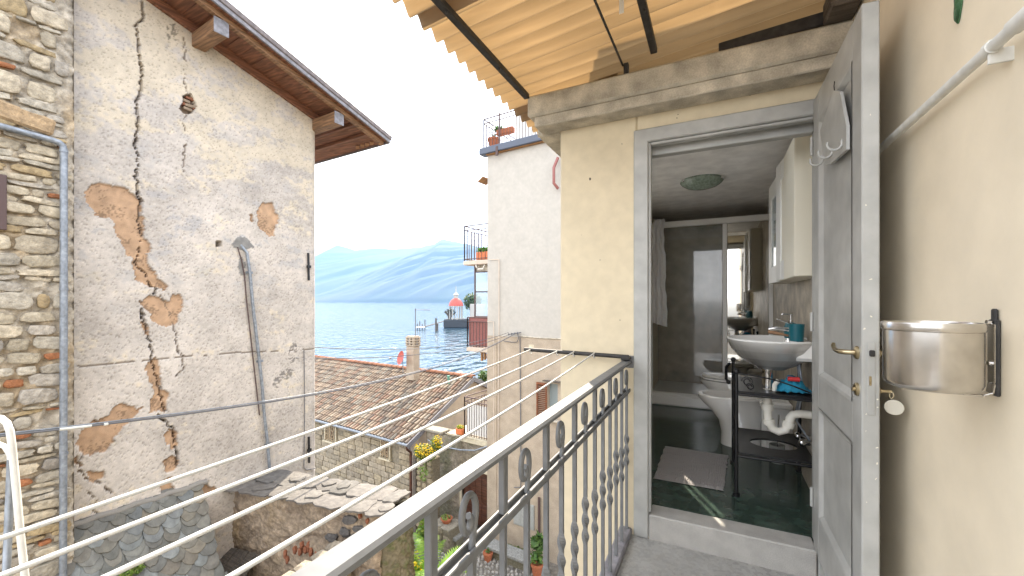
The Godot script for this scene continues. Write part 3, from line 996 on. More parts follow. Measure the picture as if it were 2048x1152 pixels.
	for y in [0.40, 1.25, 2.10]:
		m = MB.new()
		m.tube([Vector3(x0 - 0.006, y - 0.045, z0 - 0.006), Vector3(x0 - 0.006, y + 0.045, z0 - 0.006)], 0.007, 8)
		part(t, "hinge", m, mt.paint_grey)
	# chips in the paint along the door's edge
	rng.seed = 23
	for k in 13:
		m = MB.new()
		var py: float = [1.26, 1.035, 1.01, 0.985, 0.93, 0.88, 0.83, 0.78, 1.42, 1.66, 1.95, 0.70, 1.30][k]
		m.xf = Transform3D(Basis(Vector3(0, 0, 1), rng.randf() * TAU), Vector3(x0 + 0.006 + rng.randf() * 0.036, py, z1 - 0.0005))
		m.slabstone(rough_poly(rng.randf_range(0.002, 0.006), rng.randf_range(0.004, 0.013), 7, 0.3), 0.0011, 0.0004)
		part(t, "paint_chip", m, mt.cabinet_cream)
	# hook board hung on the door's face
	var hb := thing("hook_board", Vector3(x0, 1.8, -2.0), "grey board with three curled coat hooks hung on the door", "coat hooks")
	var poly := PackedVector2Array()
	for q in [[1641, 262], [1668, 181], [1681, 184], [1694, 252], [1694, 299], [1663, 327], [1651, 330]]:
		var p := on_x(q[0], q[1], x0 - 0.012)
		poly.append(Vector2(p.z, p.y))
	m = MB.new()
	m.xf = Transform3D(Basis(Vector3(0, 0, 1), Vector3(0, 1, 0), Vector3(-1, 0, 0)), Vector3(x0 - 0.004, 0, 0))
	m.prism(poly, 0.0, 0.010)
	part(hb, "board", m, mt.paint_grey)
	m = MB.new()
	m.tube([on_x(1669, 183, x0 - 0.008), on_x(1668, 172, x0 - 0.008), on_x(1669, 163, x0 - 0.005)], 0.0018, 5)
	part(hb, "hanging_wire", m, mt.black_iron)
	for q in [[1684, 286], [1664, 303], [1645, 319]]:
		var p := on_x(q[0], q[1], x0 - 0.014)
		m = MB.new()
		var pts := []
		for k in 13:
			var a := -0.4 + PI * 1.25 * k / 12.0
			pts.append(p + Vector3(-0.022 + 0.022 * cos(a), -0.022 * sin(a) , 0.0))
		pts.push_front(p + Vector3(0.002, 0.012, 0))
		m.tube(pts, 0.0045, 7)
		part(hb, "hook", m, mt.paint_grey)

# ------------------------------------------------------------------ pipe, steel pot, glazed plaque on the cream wall
func build_wall_fittings() -> void:
	var y := 1.888
	var x := WALLX - 0.032
	var t := thing("white_pipe", Vector3(WALLX, y, -1.4), "white painted water pipe along the cream wall above the steel pot", "pipe")
	var m := MB.new()
	m.tube([Vector3(x, y + 0.004, FZ + 0.02), Vector3(x, y, -1.16), Vector3(x, y, -1.085)], 0.0125, 12)
	part(t, "straight_run", m, mt.tube_white)
	m = MB.new()
	m.tube([Vector3(x, y, -1.16), Vector3(x, y, -1.11), Vector3(x + 0.002, y, -1.085), Vector3(x + 0.012, y, -1.06), Vector3(x + 0.03, y + 0.001, -1.03), Vector3(x + 0.06, y + 0.002, -1.0)], 0.0165, 12)
	part(t, "elbow", m, mt.tube_white)
	m = MB.new()
	m.box(Vector3(WALLX - 0.018, y - 0.02, -1.235), Vector3(0.04, 0.03, 0.006), 0.001)
	m.tube([Vector3(x, y, -1.243), Vector3(x, y, -1.227)], 0.0155, 12)
	part(t, "clip", m, mt.tube_white)
	# pot: round steel vessel held by a wall bracket
	var c := Vector3(0.45, 1.149, -1.288)
	var p := thing("steel_pot", c, "round brushed steel pot held in a bracket on the cream wall", "pot")
	m = MB.new()
	m.xf = Transform3D(Basis.IDENTITY, c)
	m.lathe([Vector2(0, 0), Vector2(0.070, 0.0), Vector2(0.080, 0.006), Vector2(0.084, 0.016), Vector2(0.084, 0.132), Vector2(0.0865, 0.1335), Vector2(0.0875, 0.1375), Vector2(0.0875, 0.148), Vector2(0.086, 0.152), Vector2(0.083, 0.152), Vector2(0.0815, 0.148), Vector2(0.0815, 0.02), Vector2(0.075, 0.01), Vector2(0, 0.008)], 56)
	part(p, "bowl", m, mt.steel_brushed)
	m = MB.new()
	m.box(Vector3(WALLX - 0.005, 1.225, -1.288), Vector3(0.008, 0.168, 0.03), 0.002)
	m.box(Vector3(WALLX - 0.005, 1.318, -1.288), Vector3(0.006, 0.03, 0.018), 0.003)
	part(p, "wall_plate", m, mt.dark_steel)
	m = MB.new()
	var pts := []
	for q in [[-0.009, 0.15], [-0.009, 0.02], [-0.012, -0.002], [-0.028, -0.009], [-0.06, -0.008], [-0.12, -0.006], [-0.165, -0.004]]:
		pts.append(Vector3(WALLX + q[0], c.y + q[1], c.z))
	for i in pts.size() - 1:
		m.bar(pts[i], pts[i + 1], 0.026, 0.004, Vector3(0, 0, 1).cross(pts[i + 1] - pts[i]).normalized(), 0.001)
	part(p, "bracket", m, mt.steel_brushed)
	m = MB.new()
	m.tube([Vector3(WALLX - 0.011, 1.302, c.z), Vector3(WALLX - 0.018, 1.302, c.z)], 0.006, 10)
	m.tube([Vector3(WALLX - 0.011, 1.212, c.z), Vector3(WALLX - 0.016, 1.212, c.z)], 0.006, 10)
	part(p, "screw", m, mt.chrome)
	# glazed leaf-shaped plaque
	var g := on_x(1917, 12, WALLX - 0.004)
	m = MB.new()
	var poly := PackedVector2Array()
	for k in 18:
		var a := TAU * k / 18.0
		poly.append(Vector2(0.0145 * sin(a) * (1.0 - 0.35 * cos(a + PI)), 0.05 * cos(a)))
	m.xf = Transform3D(Basis(Vector3(0, 0, -1), Vector3(0, 1, 0.12), Vector3(-1, 0, 0)), Vector3(WALLX - 0.001, g.y + 0.008, g.z))
	m.slabstone(poly, 0.009, 0.006, 0.002)
	single("wall_plaque", m, mt.green_glaze, "small dark green glazed oval ornament high on the cream wall", "ornament")

# ------------------------------------------------------------------ the gable house
var GC := Vector3.ZERO   # foot of its corner (at eye height)
var GU := Vector3.ZERO   # along the wall, to the left and nearer
var GN := Vector3.ZERO   # out of the wall
func gable_frame() -> void:
	GC = CL(6.5, -3.05)
	GU = (FWD * -0.857 + RGT * -0.515).normalized()
	GN = (FWD * -0.515 + RGT * 0.857).normalized()
func gp(px: float, py: float) -> Vector2:
	var p := on_plane(px, py, GC, GN) - GC
	return Vector2(p.dot(GU), p.y)
func gw(s: float, y: float, o := 0.0) -> Vector3:
	return GC + GU * s + Vector3.UP * y + GN * o
func rake(s: float) -> float:
	return 2.78 + 0.29 * s

func gpoly(a: Array) -> PackedVector2Array:
	var p := PackedVector2Array()
	for q in a: p.append(gp(q[0], q[1]))
	return p

func build_gable_house() -> void:
	gable_frame()
	var t := thing("gable_house", gw(1.5, GROUND - 1.35), "tall grey plastered house end with a long crack and brown bare patches", "house")
	var cell := 0.0125
	var s1 := 2.95
	var y0 := -3.9
	var y1 := 3.66
	var nu := int(s1 / cell) + 1
	var nv := int((y1 - y0) / cell) + 1
	var dep := PackedFloat32Array()
	dep.resize(nu * nv)
	var cr := PackedVector3Array()
	cr.resize(nu * nv)
	var fa := fn(21, 0.55, 5)
	var fb := fn(22, 2.3, 5)
	var fc := fn(23, 11.0, 3)
	var fd := fn(24, 30.0, 2)
	var fl := fn(25, 1.2, 5)
	var fp := fn(26, 42.0, 1)
	for j in nv:
		var y := y0 + j * cell
		for i in nu:
			var s := i * cell
			var a := fa.get_noise_2d(s, y)
			var b := fb.get_noise_2d(s, y)
			var c := fc.get_noise_2d(s, y)
			var e := fd.get_noise_2d(s, y)
			var k := Vector3(0.575, 0.515, 0.455) * (1.0 + 0.26 * a + 0.2 * b + 0.15 * c + 0.12 * e)
			# old cream wash kept on the upper part, worn off in streaks
			var wash := fl.get_noise_2d(s * 0.9 + 3.0, y * 2.0) + 0.55 * c * 0.8
			var hi := clampf((y - 0.75 - 0.25 * s) / 1.6, 0.0, 1.0)
			var flake := clampf((wash + hi * 0.75 - 0.36) * 4.0, 0, 1)
			k = k.lerp(Vector3(0.70, 0.59, 0.42) * (1.0 + 0.12 * b + 0.1 * c), flake * 0.6)
			var grey := clampf((fl.get_noise_2d(s * 1.6 + 9.0, y * 3.2 + 4.0) + 0.5 * c - 0.22) * 5.0, 0, 1) * clampf(1.0 - absf(y - 0.9) / 1.5, 0, 1)
			k = k.lerp(Vector3(0.36, 0.36, 0.37), grey * 0.6)
			var dz := 0.003 * b + 0.0011 * c + 0.0004 * e
			# pits in the render
			var pit := fp.get_noise_2d(s, y)
			if pit > 0.62:
				dz -= 0.008
				k *= 0.7
			dep[j * nu + i] = dz
			cr[j * nu + i] = k
	var wob := fn(31, 5.0, 4)
	# bare brown patches where the coat has fallen
	var patches := [
		[[170, 385], [185, 369], [230, 368], [262, 378], [278, 395], [283, 430], [288, 470], [298, 500], [290, 506], [300, 540], [320, 558], [332, 570], [326, 578], [300, 576], [275, 560], [262, 520], [248, 490], [232, 455], [218, 440], [190, 428], [175, 410]],
		[[278, 602], [300, 588], [330, 598], [343, 596], [348, 588], [360, 590], [367, 612], [355, 628], [357, 645], [335, 652], [318, 652], [300, 630], [286, 618]],
		[[283, 640], [293, 642], [297, 672], [286, 668]],
		[[297, 722], [310, 714], [318, 742], [324, 755], [320, 780], [337, 784], [338, 810], [330, 820], [300, 823], [306, 790], [298, 755]],
		[[153, 890], [162, 862], [185, 848], [215, 832], [222, 815], [245, 808], [268, 810], [274, 822], [290, 812], [282, 830], [255, 846], [240, 855], [228, 885], [203, 905], [180, 913], [153, 900]],
		[[328, 872], [345, 858], [354, 868], [355, 893], [345, 900], [336, 888]],
		[[325, 925], [345, 910], [360, 930], [352, 940], [330, 945]],
		[[318, 968], [345, 952], [346, 985], [361, 992], [340, 1001], [328, 988]],
		[[515, 415], [530, 404], [545, 408], [552, 425], [559, 432], [553, 448], [550, 472], [540, 475], [524, 463], [513, 437]],
		[[388, 1004], [403, 985], [412, 968], [420, 975], [432, 970], [431, 985], [408, 1000]],
		[[178, 945], [205, 942], [204, 955], [190, 966], [184, 958]],
		[[153, 915], [160, 912], [163, 930], [156, 940]],
		[[497, 428], [503, 430], [507, 442], [500, 440]]]
	for pt in patches:
		var poly := gpoly(pt)
		stamp(poly, cell, y0, nu, nv, 0.03, func(i, idx, s, y):
			var sh := 1.0 + 0.25 * fb.get_noise_2d(s * 2, y * 2) + 0.2 * fc.get_noise_2d(s, y)
			cr[idx] = Vector3(0.50, 0.325, 0.20) * sh
			if fb.get_noise_2d(s * 1.3 + 4, y * 1.3) + 0.6 * fd.get_noise_2d(s, y) > 0.34: cr[idx] *= 0.6
			dep[idx] = -0.026 + 0.004 * fc.get_noise_2d(s, y), wob)
	# cement patches round the conduit head and dark stains
	for pt in [[[459, 487], [470, 477], [500, 477], [507, 490], [492, 500], [465, 497]], [[476, 520], [487, 515], [492, 552], [482, 552]]]:
		stamp(gpoly(pt), cell, y0, nu, nv, 0.03, func(i, idx, s, y):
			cr[idx] = Vector3(0.24, 0.23, 0.215) * (1.0 + 0.3 * fc.get_noise_2d(s, y))
			dep[idx] = 0.006, wob)
	for pt in [[[578, 690], [588, 685], [594, 700], [586, 706], [579, 702]], [[574, 715], [588, 710], [592, 718], [580, 726]], [[541, 770], [560, 742], [592, 740], [575, 758], [552, 772]], [[330, 60], [352, 45], [362, 65], [350, 80], [338, 75]]]:
		stamp(gpoly(pt), cell, y0, nu, nv, 0.05, func(i, idx, s, y):
			if fc.get_noise_2d(s * 1.5, y * 1.5) > -0.15: cr[idx] *= 0.45, wob)
	# square hole and the broken opening with bricks in it
	stamp(gpoly([[433, 482], [444, 482], [444, 493], [433, 493]]), cell, y0, nu, nv, 0.0, func(i, idx, s, y): dep[idx] = -0.12, wob)
	var hole := gpoly([[369, 190], [382, 187], [389, 203], [393, 214], [384, 226], [368, 228], [359, 216], [366, 205]])
	stamp(hole, cell, y0, nu, nv, 0.006, func(i, idx, s, y):
		dep[idx] = -0.07
		cr[idx] = Vector3(0.30, 0.22, 0.16), wob)
	# cracks: open gaps in the wall
	var cracks := [
		[0.005, 0.07, [[283, 2], [286, 40], [274, 48], [276, 90], [280, 130], [286, 150], [272, 205], [276, 250], [271, 285], [276, 315], [272, 350], [272, 380], [281, 397], [279, 440], [284, 478], [279, 508], [271, 519], [283, 540], [298, 556], [301, 572], [311, 577], [307, 588]]],
		[0.006, 0.08, [[284, 640], [281, 612], [290, 642], [300, 688], [305, 712], [306, 730], [318, 762], [323, 800], [330, 822]]],
		[0.006, 0.08, [[317, 830], [334, 846], [346, 858], [350, 880], [354, 925], [357, 932]]],
		[0.004, 0.03, [[318, 590], [334, 612], [346, 640], [353, 690], [360, 706], [367, 712]]],
		[0.003, 0.018, [[369, 75], [371, 130], [368, 160], [372, 186]]],
		[0.003, 0.018, [[371, 228], [367, 250], [370, 290], [366, 320], [369, 348]]],
		[0.003, 0.02, [[155, 733], [220, 729], [280, 723], [330, 717], [400, 712], [470, 706], [545, 703], [600, 700], [634, 698]]],
		[0.003, 0.025, [[164, 908], [158, 940], [172, 958], [200, 966], [214, 980], [222, 986]]],
		[0.003, 0.025, [[180, 985], [190, 1005], [193, 1030], [207, 1042], [216, 1044]]],
		[0.004, 0.03, [[367, 716], [366, 740], [352, 752]]]]
	var cwob := fn(32, 9.0, 3)
	for cc in cracks:
		var half: float = cc[0]
		var line := gpoly(cc[2])
		for q in line.size() - 1:
			var A := line[q]
			var B := line[q + 1]
			var lo := A.min(B) - Vector2(0.06, 0.06)
			var hi2 := A.max(B) + Vector2(0.06, 0.06)
			for j in range(maxi(0, int((lo.y - y0) / cell)), mini(nv - 1, int((hi2.y - y0) / cell) + 1)):
				for i in range(maxi(0, int(lo.x / cell)), mini(nu - 1, int(hi2.x / cell) + 1)):
					var p := Vector2(i * cell, y0 + j * cell)
					var w := p + Vector2(cwob.get_noise_2d(p.x, p.y), 0) * 0.028
					var dd := Geometry2D.get_closest_point_to_segment(w, A, B).distance_to(w)
					var hh: float = half * (0.75 + 0.9 * absf(cwob.get_noise_2d(p.x * 0.6 + 7, p.y * 0.6)))
					if dd < maxf(hh, cell * 0.5) and (half > 0.0035 or cwob.get_noise_2d(p.x * 0.5 + 3, p.y * 0.5 + 8) > -0.25):
						var idx := j * nu + i
						dep[idx] = -cc[1]
						cr[idx] = cr[idx].lerp(Vector3(0.16, 0.12, 0.09), 0.75)
	var pos := PackedVector3Array()
	pos.resize(nu * nv)
	var cols := PackedColorArray()
	cols.resize(nu * nv)
	for j in nv:
		var y := y0 + j * cell
		for i in nu:
			var s := i * cell
			var o := dep[j * nu + i]
			# rounded corner arris
			if s < 0.14: o -= 0.14 * (1.0 - sqrt(maxf(0.0, 1.0 - pow((0.14 - s) / 0.14, 2))))
			pos[j * nu + i] = gw(s, minf(y, rake(s) + 0.02), o)
			var k := cr[j * nu + i]
			cols[j * nu + i] = Color(k.x, k.y, k.z)
	part(t, "plaster_wall", sheet(nu, nv, pos, cols, GN, func(i, j): return y0 + j * cell < rake(i * cell) + 0.02), mt.plaster)
	# the house behind that face
	var m := MB.new()
	m.col = Color(0.5, 0.45, 0.40)
	m.quad(gw(0, y0), gw(s1, y0), gw(s1, GROUND - 1.35), gw(0, GROUND - 1.35), GN)
	m.quad(gw(0, GROUND - 1.35, -0.14), gw(0, GROUND - 1.35, -5), gw(0, 2.72, -5), gw(0, 2.72, -0.14), -GU)
	m.quad(gw(s1, GROUND - 1.35), gw(s1, GROUND - 1.35, -5), gw(s1, 3.55, -5), gw(s1, 3.55), GU)
	m.quad(gw(0, GROUND - 1.35, -5), gw(s1, GROUND - 1.35, -5), gw(s1, 3.55, -5), gw(0, 2.72, -5), -GN)
	m.quad(gw(0.05, y0, -0.16), gw(s1, y0, -0.16), gw(s1, 3.5, -0.16), gw(0.05, 2.7, -0.16), GN)
	part(t, "house_body", m, mt.plaster)
	# bricks in the broken opening
	rng.seed = 5
	var hb := gp(377, 207)
	for b in [[-0.02, 0.075, 0.085, 0.032, 0], [0.025, 0.03, 0.10, 0.034, 1], [-0.03, -0.015, 0.12, 0.035, 1], [0.05, -0.012, 0.05, 0.034, 0], [-0.07, -0.03, 0.045, 0.032, 0], [0.0, -0.062, 0.09, 0.034, 1]]:
		m = MB.new()
		m.col = Color(0.33, 0.13, 0.07) if b[4] == 0 else Color(0.48, 0.36, 0.25)
		m.xf = Transform3D(Basis(GU, Vector3.UP, GN) * Basis(Vector3(0, 0, 1), rng.randf_range(-0.12, 0.12)), gw(hb.x + b[0], hb.y + b[1], -0.045))
		m.box(Vector3.ZERO, Vector3(b[2], b[3], 0.07), 0.006)
		part(t, "brick", m, mt.masonry)
	build_gable_roof(t)
	# conduit fixed by clamps, cable, iron wall anchors
	var tube := MB.new()
	var pts := []
	for q in [[484, 492], [491, 505], [497, 545], [503, 610], [510, 670], [516, 722], [521, 765], [526, 830], [533, 890], [537, 945]]:
		var p := gp(q[0], q[1])
		pts.append(gw(p.x, p.y, 0.035))
	pts[0] = gw(gp(482, 490).x, gp(482, 490).y, -0.01)
	tube.tube(pts, 0.019, 10)
	var cd := part(t, "conduit", tube, mt.zinc)
	for q in [[497, 545], [518, 722], [534, 888]]:
		var p := gp(q[0], q[1])
		m = MB.new()
		m.tube([gw(p.x, p.y - 0.012, 0.035), gw(p.x, p.y + 0.012, 0.035)], 0.024, 10)
		m.bar(gw(p.x - 0.05, p.y, 0.012), gw(p.x + 0.04, p.y, 0.012), 0.014, 0.03)
		part(cd, "clamp", m, mt.zinc)
	tube = MB.new()
	pts = []
	for q in [[474, 494], [482, 520], [488, 550], [492, 600], [500, 670], [510, 760], [518, 830]]:
		var p := gp(q[0], q[1])
		pts.append(gw(p.x, p.y, 0.014))
	tube.tube(pts, 0.008, 6)
	part(t, "wall_cable", tube, mt.rust_iron)
	tube = MB.new()
	pts = []
	for q in [[607, 700], [608, 760], [608, 850], [607, 935], [612, 940], [630, 936]]:
		var p := gp(q[0], q[1])
		pts.append(gw(p.x, p.y, 0.012))
	tube.tube(pts, 0.006, 6)
	part(t, "wall_cable", tube, mt.cable)
	for q in [[615, 506, 561], [616, 873, 925]]:
		var a := gp(q[0], q[1])
		var b := gp(q[0] + 1, q[2])
		m = MB.new()
		m.bar(gw(a.x, a.y, 0.02), gw(b.x, b.y, 0.02), 0.025, 0.022)
		m.bar(gw(a.x, (a.y + b.y) * 0.5 - 0.02, 0.035), gw(a.x, (a.y + b.y) * 0.5 + 0.02, 0.035), 0.06, 0.03)
		part(t, "wall_anchor", m, mt.black_iron)

func stamp(poly: PackedVector2Array, cell: float, y0: float, nu: int, nv: int, wobble: float, what: Callable, wob: FastNoiseLite) -> void:
	var lo := poly[0]
	var hi := poly[0]
	for p in poly:
		lo = lo.min(p)
		hi = hi.max(p)
	for j in range(maxi(0, int((lo.y - 0.05 - y0) / cell)), mini(nv, int((hi.y + 0.05 - y0) / cell) + 1)):
		for i in range(maxi(0, int((lo.x - 0.05) / cell)), mini(nu, int((hi.x + 0.05) / cell) + 1)):
			var p := Vector2(i * cell, y0 + j * cell)
			var q := p + Vector2(wob.get_noise_2d(p.x, p.y), wob.get_noise_2d(p.x + 40, p.y)) * wobble * 1.6
			if Geometry2D.is_point_in_polygon(q, poly):
				what.call(i, j * nu + i, p.x, p.y)

func build_gable_roof(house: Node3D) -> void:
	var ov := 0.65    # overhang towards the alley
	var ev := 0.82    # overhang at the eave
	var r := part(house, "roof", MB.new(), mt.fascia)
	var top := func(s, o, lift): return gw(s, rake(s) + lift, o)
	# boards of the soffit, laid across the slope
	rng.seed = 15
	var bw := 0.155
	for k in 26:
		var a := -ev + k * bw
		var b := a + bw - 0.006
		if a > 3.0: break
		var m := MB.new()
		var j := rng.randf_range(-0.003, 0.003)
		var low := 0.115 + j
		var q := [top.call(a, -1.8, low), top.call(b, -1.8, low), top.call(b, ov, low), top.call(a, ov, low)]
		var u := [top.call(a, -1.8, low + 0.02), top.call(b, -1.8, low + 0.02), top.call(b, ov, low + 0.02), top.call(a, ov, low + 0.02)]
		m.quad(q[0], q[1], q[2], q[3], Vector3.DOWN)
		m.quad(u[0], u[1], u[2], u[3], Vector3.UP)
		for e in 4:
			m.quad(q[e], q[(e + 1) % 4], u[(e + 1) % 4], u[e], (q[e] + q[(e + 1) % 4]) * 0.5 - (q[0] + q[2]) * 0.5)
		part(r, "soffit_board", m, mt.timber)
	# roofing above the boards
	var m := MB.new()
	m.bar(top.call(-ev - 0.05, -0.575, 0.185), top.call(3.2, -0.575, 0.185), 2.55, 0.075, Vector3.UP, 0.01)
	r.mesh = m.mesh()
	# verge board, batten and wall plate under the boards
	m = MB.new()
	m.bar(top.call(-ev - 0.04, ov + 0.02, 0.165), top.call(3.2, ov + 0.02, 0.165), 0.03, 0.13, Vector3.UP, 0.004)
	part(r, "verge_board", m, mt.lead_grey)
	m = MB.new()
	m.bar(top.call(-ev + 0.02, ov - 0.11, 0.085), top.call(3.2, ov - 0.11, 0.085), 0.07, 0.065, Vector3.UP, 0.004)
	part(r, "outer_rafter", m, mt.timber_pale)
	m = MB.new()
	m.bar(top.call(-0.02, 0.03, 0.06), top.call(3.2, 0.03, 0.06), 0.055, 0.10, Vector3.UP, 0.004)
	part(r, "wall_rafter", m, mt.timber)
	# rafters past the corner, seen from below
	for s in [-0.28, -0.52]:
		m = MB.new()
		m.bar(top.call(s, -1.8, 0.085), top.call(s, ov - 0.16, 0.085), 0.05, 0.05, Vector3.UP, 0.003)
		part(r, "batten", m, mt.timber)
	# eave board and gutter lip
	m = MB.new()
	m.bar(top.call(-ev - 0.01, -1.85, 0.12), top.call(-ev - 0.01, ov + 0.03, 0.12), 0.025, 0.07, Vector3.UP, 0.003)
	part(r, "eave_board", m, mt.fascia)
	# broken tile ends showing at the eave
	for k in 4:
		m = MB.new()
		m.col = Color(0.5, 0.27, 0.14)
		m.bar(top.call(-ev + 0.05, -0.05 + k * 0.12, 0.10), top.call(-ev + 0.10, 0.02 + k * 0.12, 0.105), 0.06, 0.014, Vector3.UP, 0.003)
		part(r, "tile_end", m, mt.tile)
	# purlins with lead-capped ends
	for q in [[0.03, 0.54], [1.62, 0.56]]:
		var s: float = q[0]
		m = MB.new()
		m.bar(gw(s, rake(s) - 0.045, -0.25), gw(s, rake(s) - 0.045, q[1]), 0.15, 0.17, Vector3.UP, 0.008)
		var pu := part(house, "purlin", m, mt.timber_pale)
		m = MB.new()
		m.bar(gw(s, rake(s) - 0.045, q[1] + 0.001), gw(s, rake(s) - 0.045, q[1] + 0.012), 0.16, 0.18, Vector3.UP, 0.004)
		part(pu, "lead_cap", m, mt.lead_grey)

# ------------------------------------------------------------------ rubble stone house with its downpipe
func build_stone_house() -> void:
	var c := CL(4.0, -4.243)
	var sw := func(s, y, o): return c + GU * s + Vector3.UP * y + GN * o
	var t := thing("stone_house", sw.call(0.5, GROUND - 1.35, 0.0), "rough rubble stone house wall with a grey downpipe", "house")
	# mortar bed
	var cell := 0.02
	var w := 1.05
	var y0 := -3.9
	var y1 := 3.3
	var nu := int(w / cell) + 1
	var nv := int((y1 - y0) / cell) + 1
	var pos := PackedVector3Array()
	var cols := PackedColorArray()
	var fa := fn(41, 1.4, 5)
	var fb := fn(42, 9.0, 4)
	for j in nv:
		for i in nu:
			var s := i * cell
			var y := y0 + j * cell
			var a := fa.get_noise_2d(s, y)
			var b := fb.get_noise_2d(s, y)
			var o := -0.012 + 0.035 * b + 0.015 * a
			if s < 0.03: o -= 0.03 * (1.0 - s / 0.03)
			pos.append(sw.call(s, y, o))
			var k := Vector3(0.60, 0.52, 0.41) * (1.0 + 0.25 * a + 0.4 * b)
			k = k.lerp(Vector3(0.50, 0.36, 0.20) * (1.0 + 0.4 * b), clampf(fa.get_noise_2d(s + 5, y * 0.7 + 3) * 2.0, 0, 0.7))
			cols.append(Color(k.x, k.y, k.z))
	part(t, "mortar", sheet(nu, nv, pos, cols, GN), mt.masonry)
	# stones in uneven beds
	rng.seed = 77
	var basis := Basis(-GU, Vector3.UP, GN)
	var y := y0 + 0.05
	while y < y1 - 0.04:
		var h := rng.randf_range(0.03, 0.085) if rng.randf() < 0.6 else rng.randf_range(0.09, 0.19)
		var s := 0.03 + rng.randf_range(-0.02, 0.10)
		while s < w - 0.06:
			var wd := rng.randf_range(0.07, 0.32)
			if rng.randf() < 0.96:
				var m := MB.new()
				var q := rng.randf()
				var g := rng.randf_range(0.75, 1.2)
				var k := Color(0.66, 0.56, 0.41)
				if q < 0.26: k = Color(0.60, 0.53, 0.42)
				elif q < 0.42: k = Color(0.60, 0.45, 0.25)
				elif q < 0.48: k = Color(0.48, 0.19, 0.08)
				elif q < 0.56: k = Color(0.52, 0.46, 0.38)
				m.col = Color(k.r * g, k.g * g, k.b * g)
				var hh := h * rng.randf_range(0.85, 1.08)
				if q >= 0.42 and q < 0.48:
					wd *= 0.5
					hh *= 0.6
				m.xf = Transform3D(basis * Basis(Vector3(0, 0, 1), rng.randf_range(-0.14, 0.10)) * Basis(Vector3(0, 1, 0), rng.randf_range(-0.1, 0.1)), sw.call(s + wd * 0.5, y + h * 0.5, -0.05))
				m.slabstone(rough_poly(wd, hh, 13, 0.16, 5.0), 0.05 + rng.randf_range(0.006, 0.045), rng.randf_range(0.005, 0.014), rng.randf_range(-0.008, 0.010))
				part(t, "stone", m, mt.masonry)
			s += wd + rng.randf_range(0.0, 0.018)
		y += h + rng.randf_range(-0.002, 0.014)
	# body behind
	var m := MB.new()
	m.col = Color(0.48, 0.42, 0.34)
	var gy := GROUND - 1.35
	m.quad(sw.call(0, gy, 0), sw.call(w, gy, 0), sw.call(w, y0, 0), sw.call(0, y0, 0), GN)
	m.quad(sw.call(0, gy, -0.03), sw.call(0, gy, -0.4), sw.call(0, y1, -0.4), sw.call(0, y1, -0.03), -GU)
	m.quad(sw.call(w, gy, 0), sw.call(w + 3, gy, -0.1), sw.call(w + 3, y1, -0.1), sw.call(w, y1, 0), GN)
	m.quad(sw.call(0, gy, -0.4), sw.call(4, gy, -0.4), sw.call(4, y1, -0.4), sw.call(0, y1, -0.4), -GN)
	m.quad(sw.call(0, y1, -0.03), sw.call(4, y1, -0.03), sw.call(4, y1, -0.4), sw.call(0, y1, -0.4), Vector3.UP)
	part(t, "wall_core", m, mt.masonry)
	# timber lintel and a dark bar imitating a shaded opening at the far side
	m = MB.new()
	m.col = Color(0.58, 0.40, 0.23)
	m.bar(sw.call(0.14, 1.62, 0.02), sw.call(0.75, 1.72, 0.02), 0.05, 0.16, Vector3.UP, 0.02)
	part(t, "lintel", m, mt.masonry)
	m = MB.new()
	m.bar(sw.call(0.455, 0.62, 0.03), sw.call(0.455, 1.1, 0.03), 0.06, 0.05, GU, 0.004)
	part(t, "dark_opening_bar", m, mt.rust_iron)
	# downpipe: along the wall, then down
	m = MB.new()
	var pts := []
	var ya := 1.492
	for q in [[1.0, ya + 0.05], [0.45, ya + 0.02], [0.16, ya], [0.12, ya - 0.008], [0.098, ya - 0.03], [0.09, ya - 0.07], [0.09, 0.5], [0.092, -1.0], [0.095, -2.4], [0.10, -4.2], [0.10, gy + 0.02]]:
		pts.append(sw.call(q[0], q[1], 0.075))
	m.tube(pts, 0.027, 14)
	var dp := part(t, "downpipe", m, mt.zinc)
	for yy in [1.40, 0.1, -0.63, -1.45]:
		m = MB.new()
		m.tube([sw.call(0.0905, yy, 0.075), sw.call(0.0905, yy + 0.025, 0.075)], 0.031, 14)
		m.bar(sw.call(0.09, yy + 0.012, 0.0), sw.call(0.09, yy + 0.012, 0.05), 0.012, 0.02)
		part(dp, "pipe_clip", m, mt.zinc)

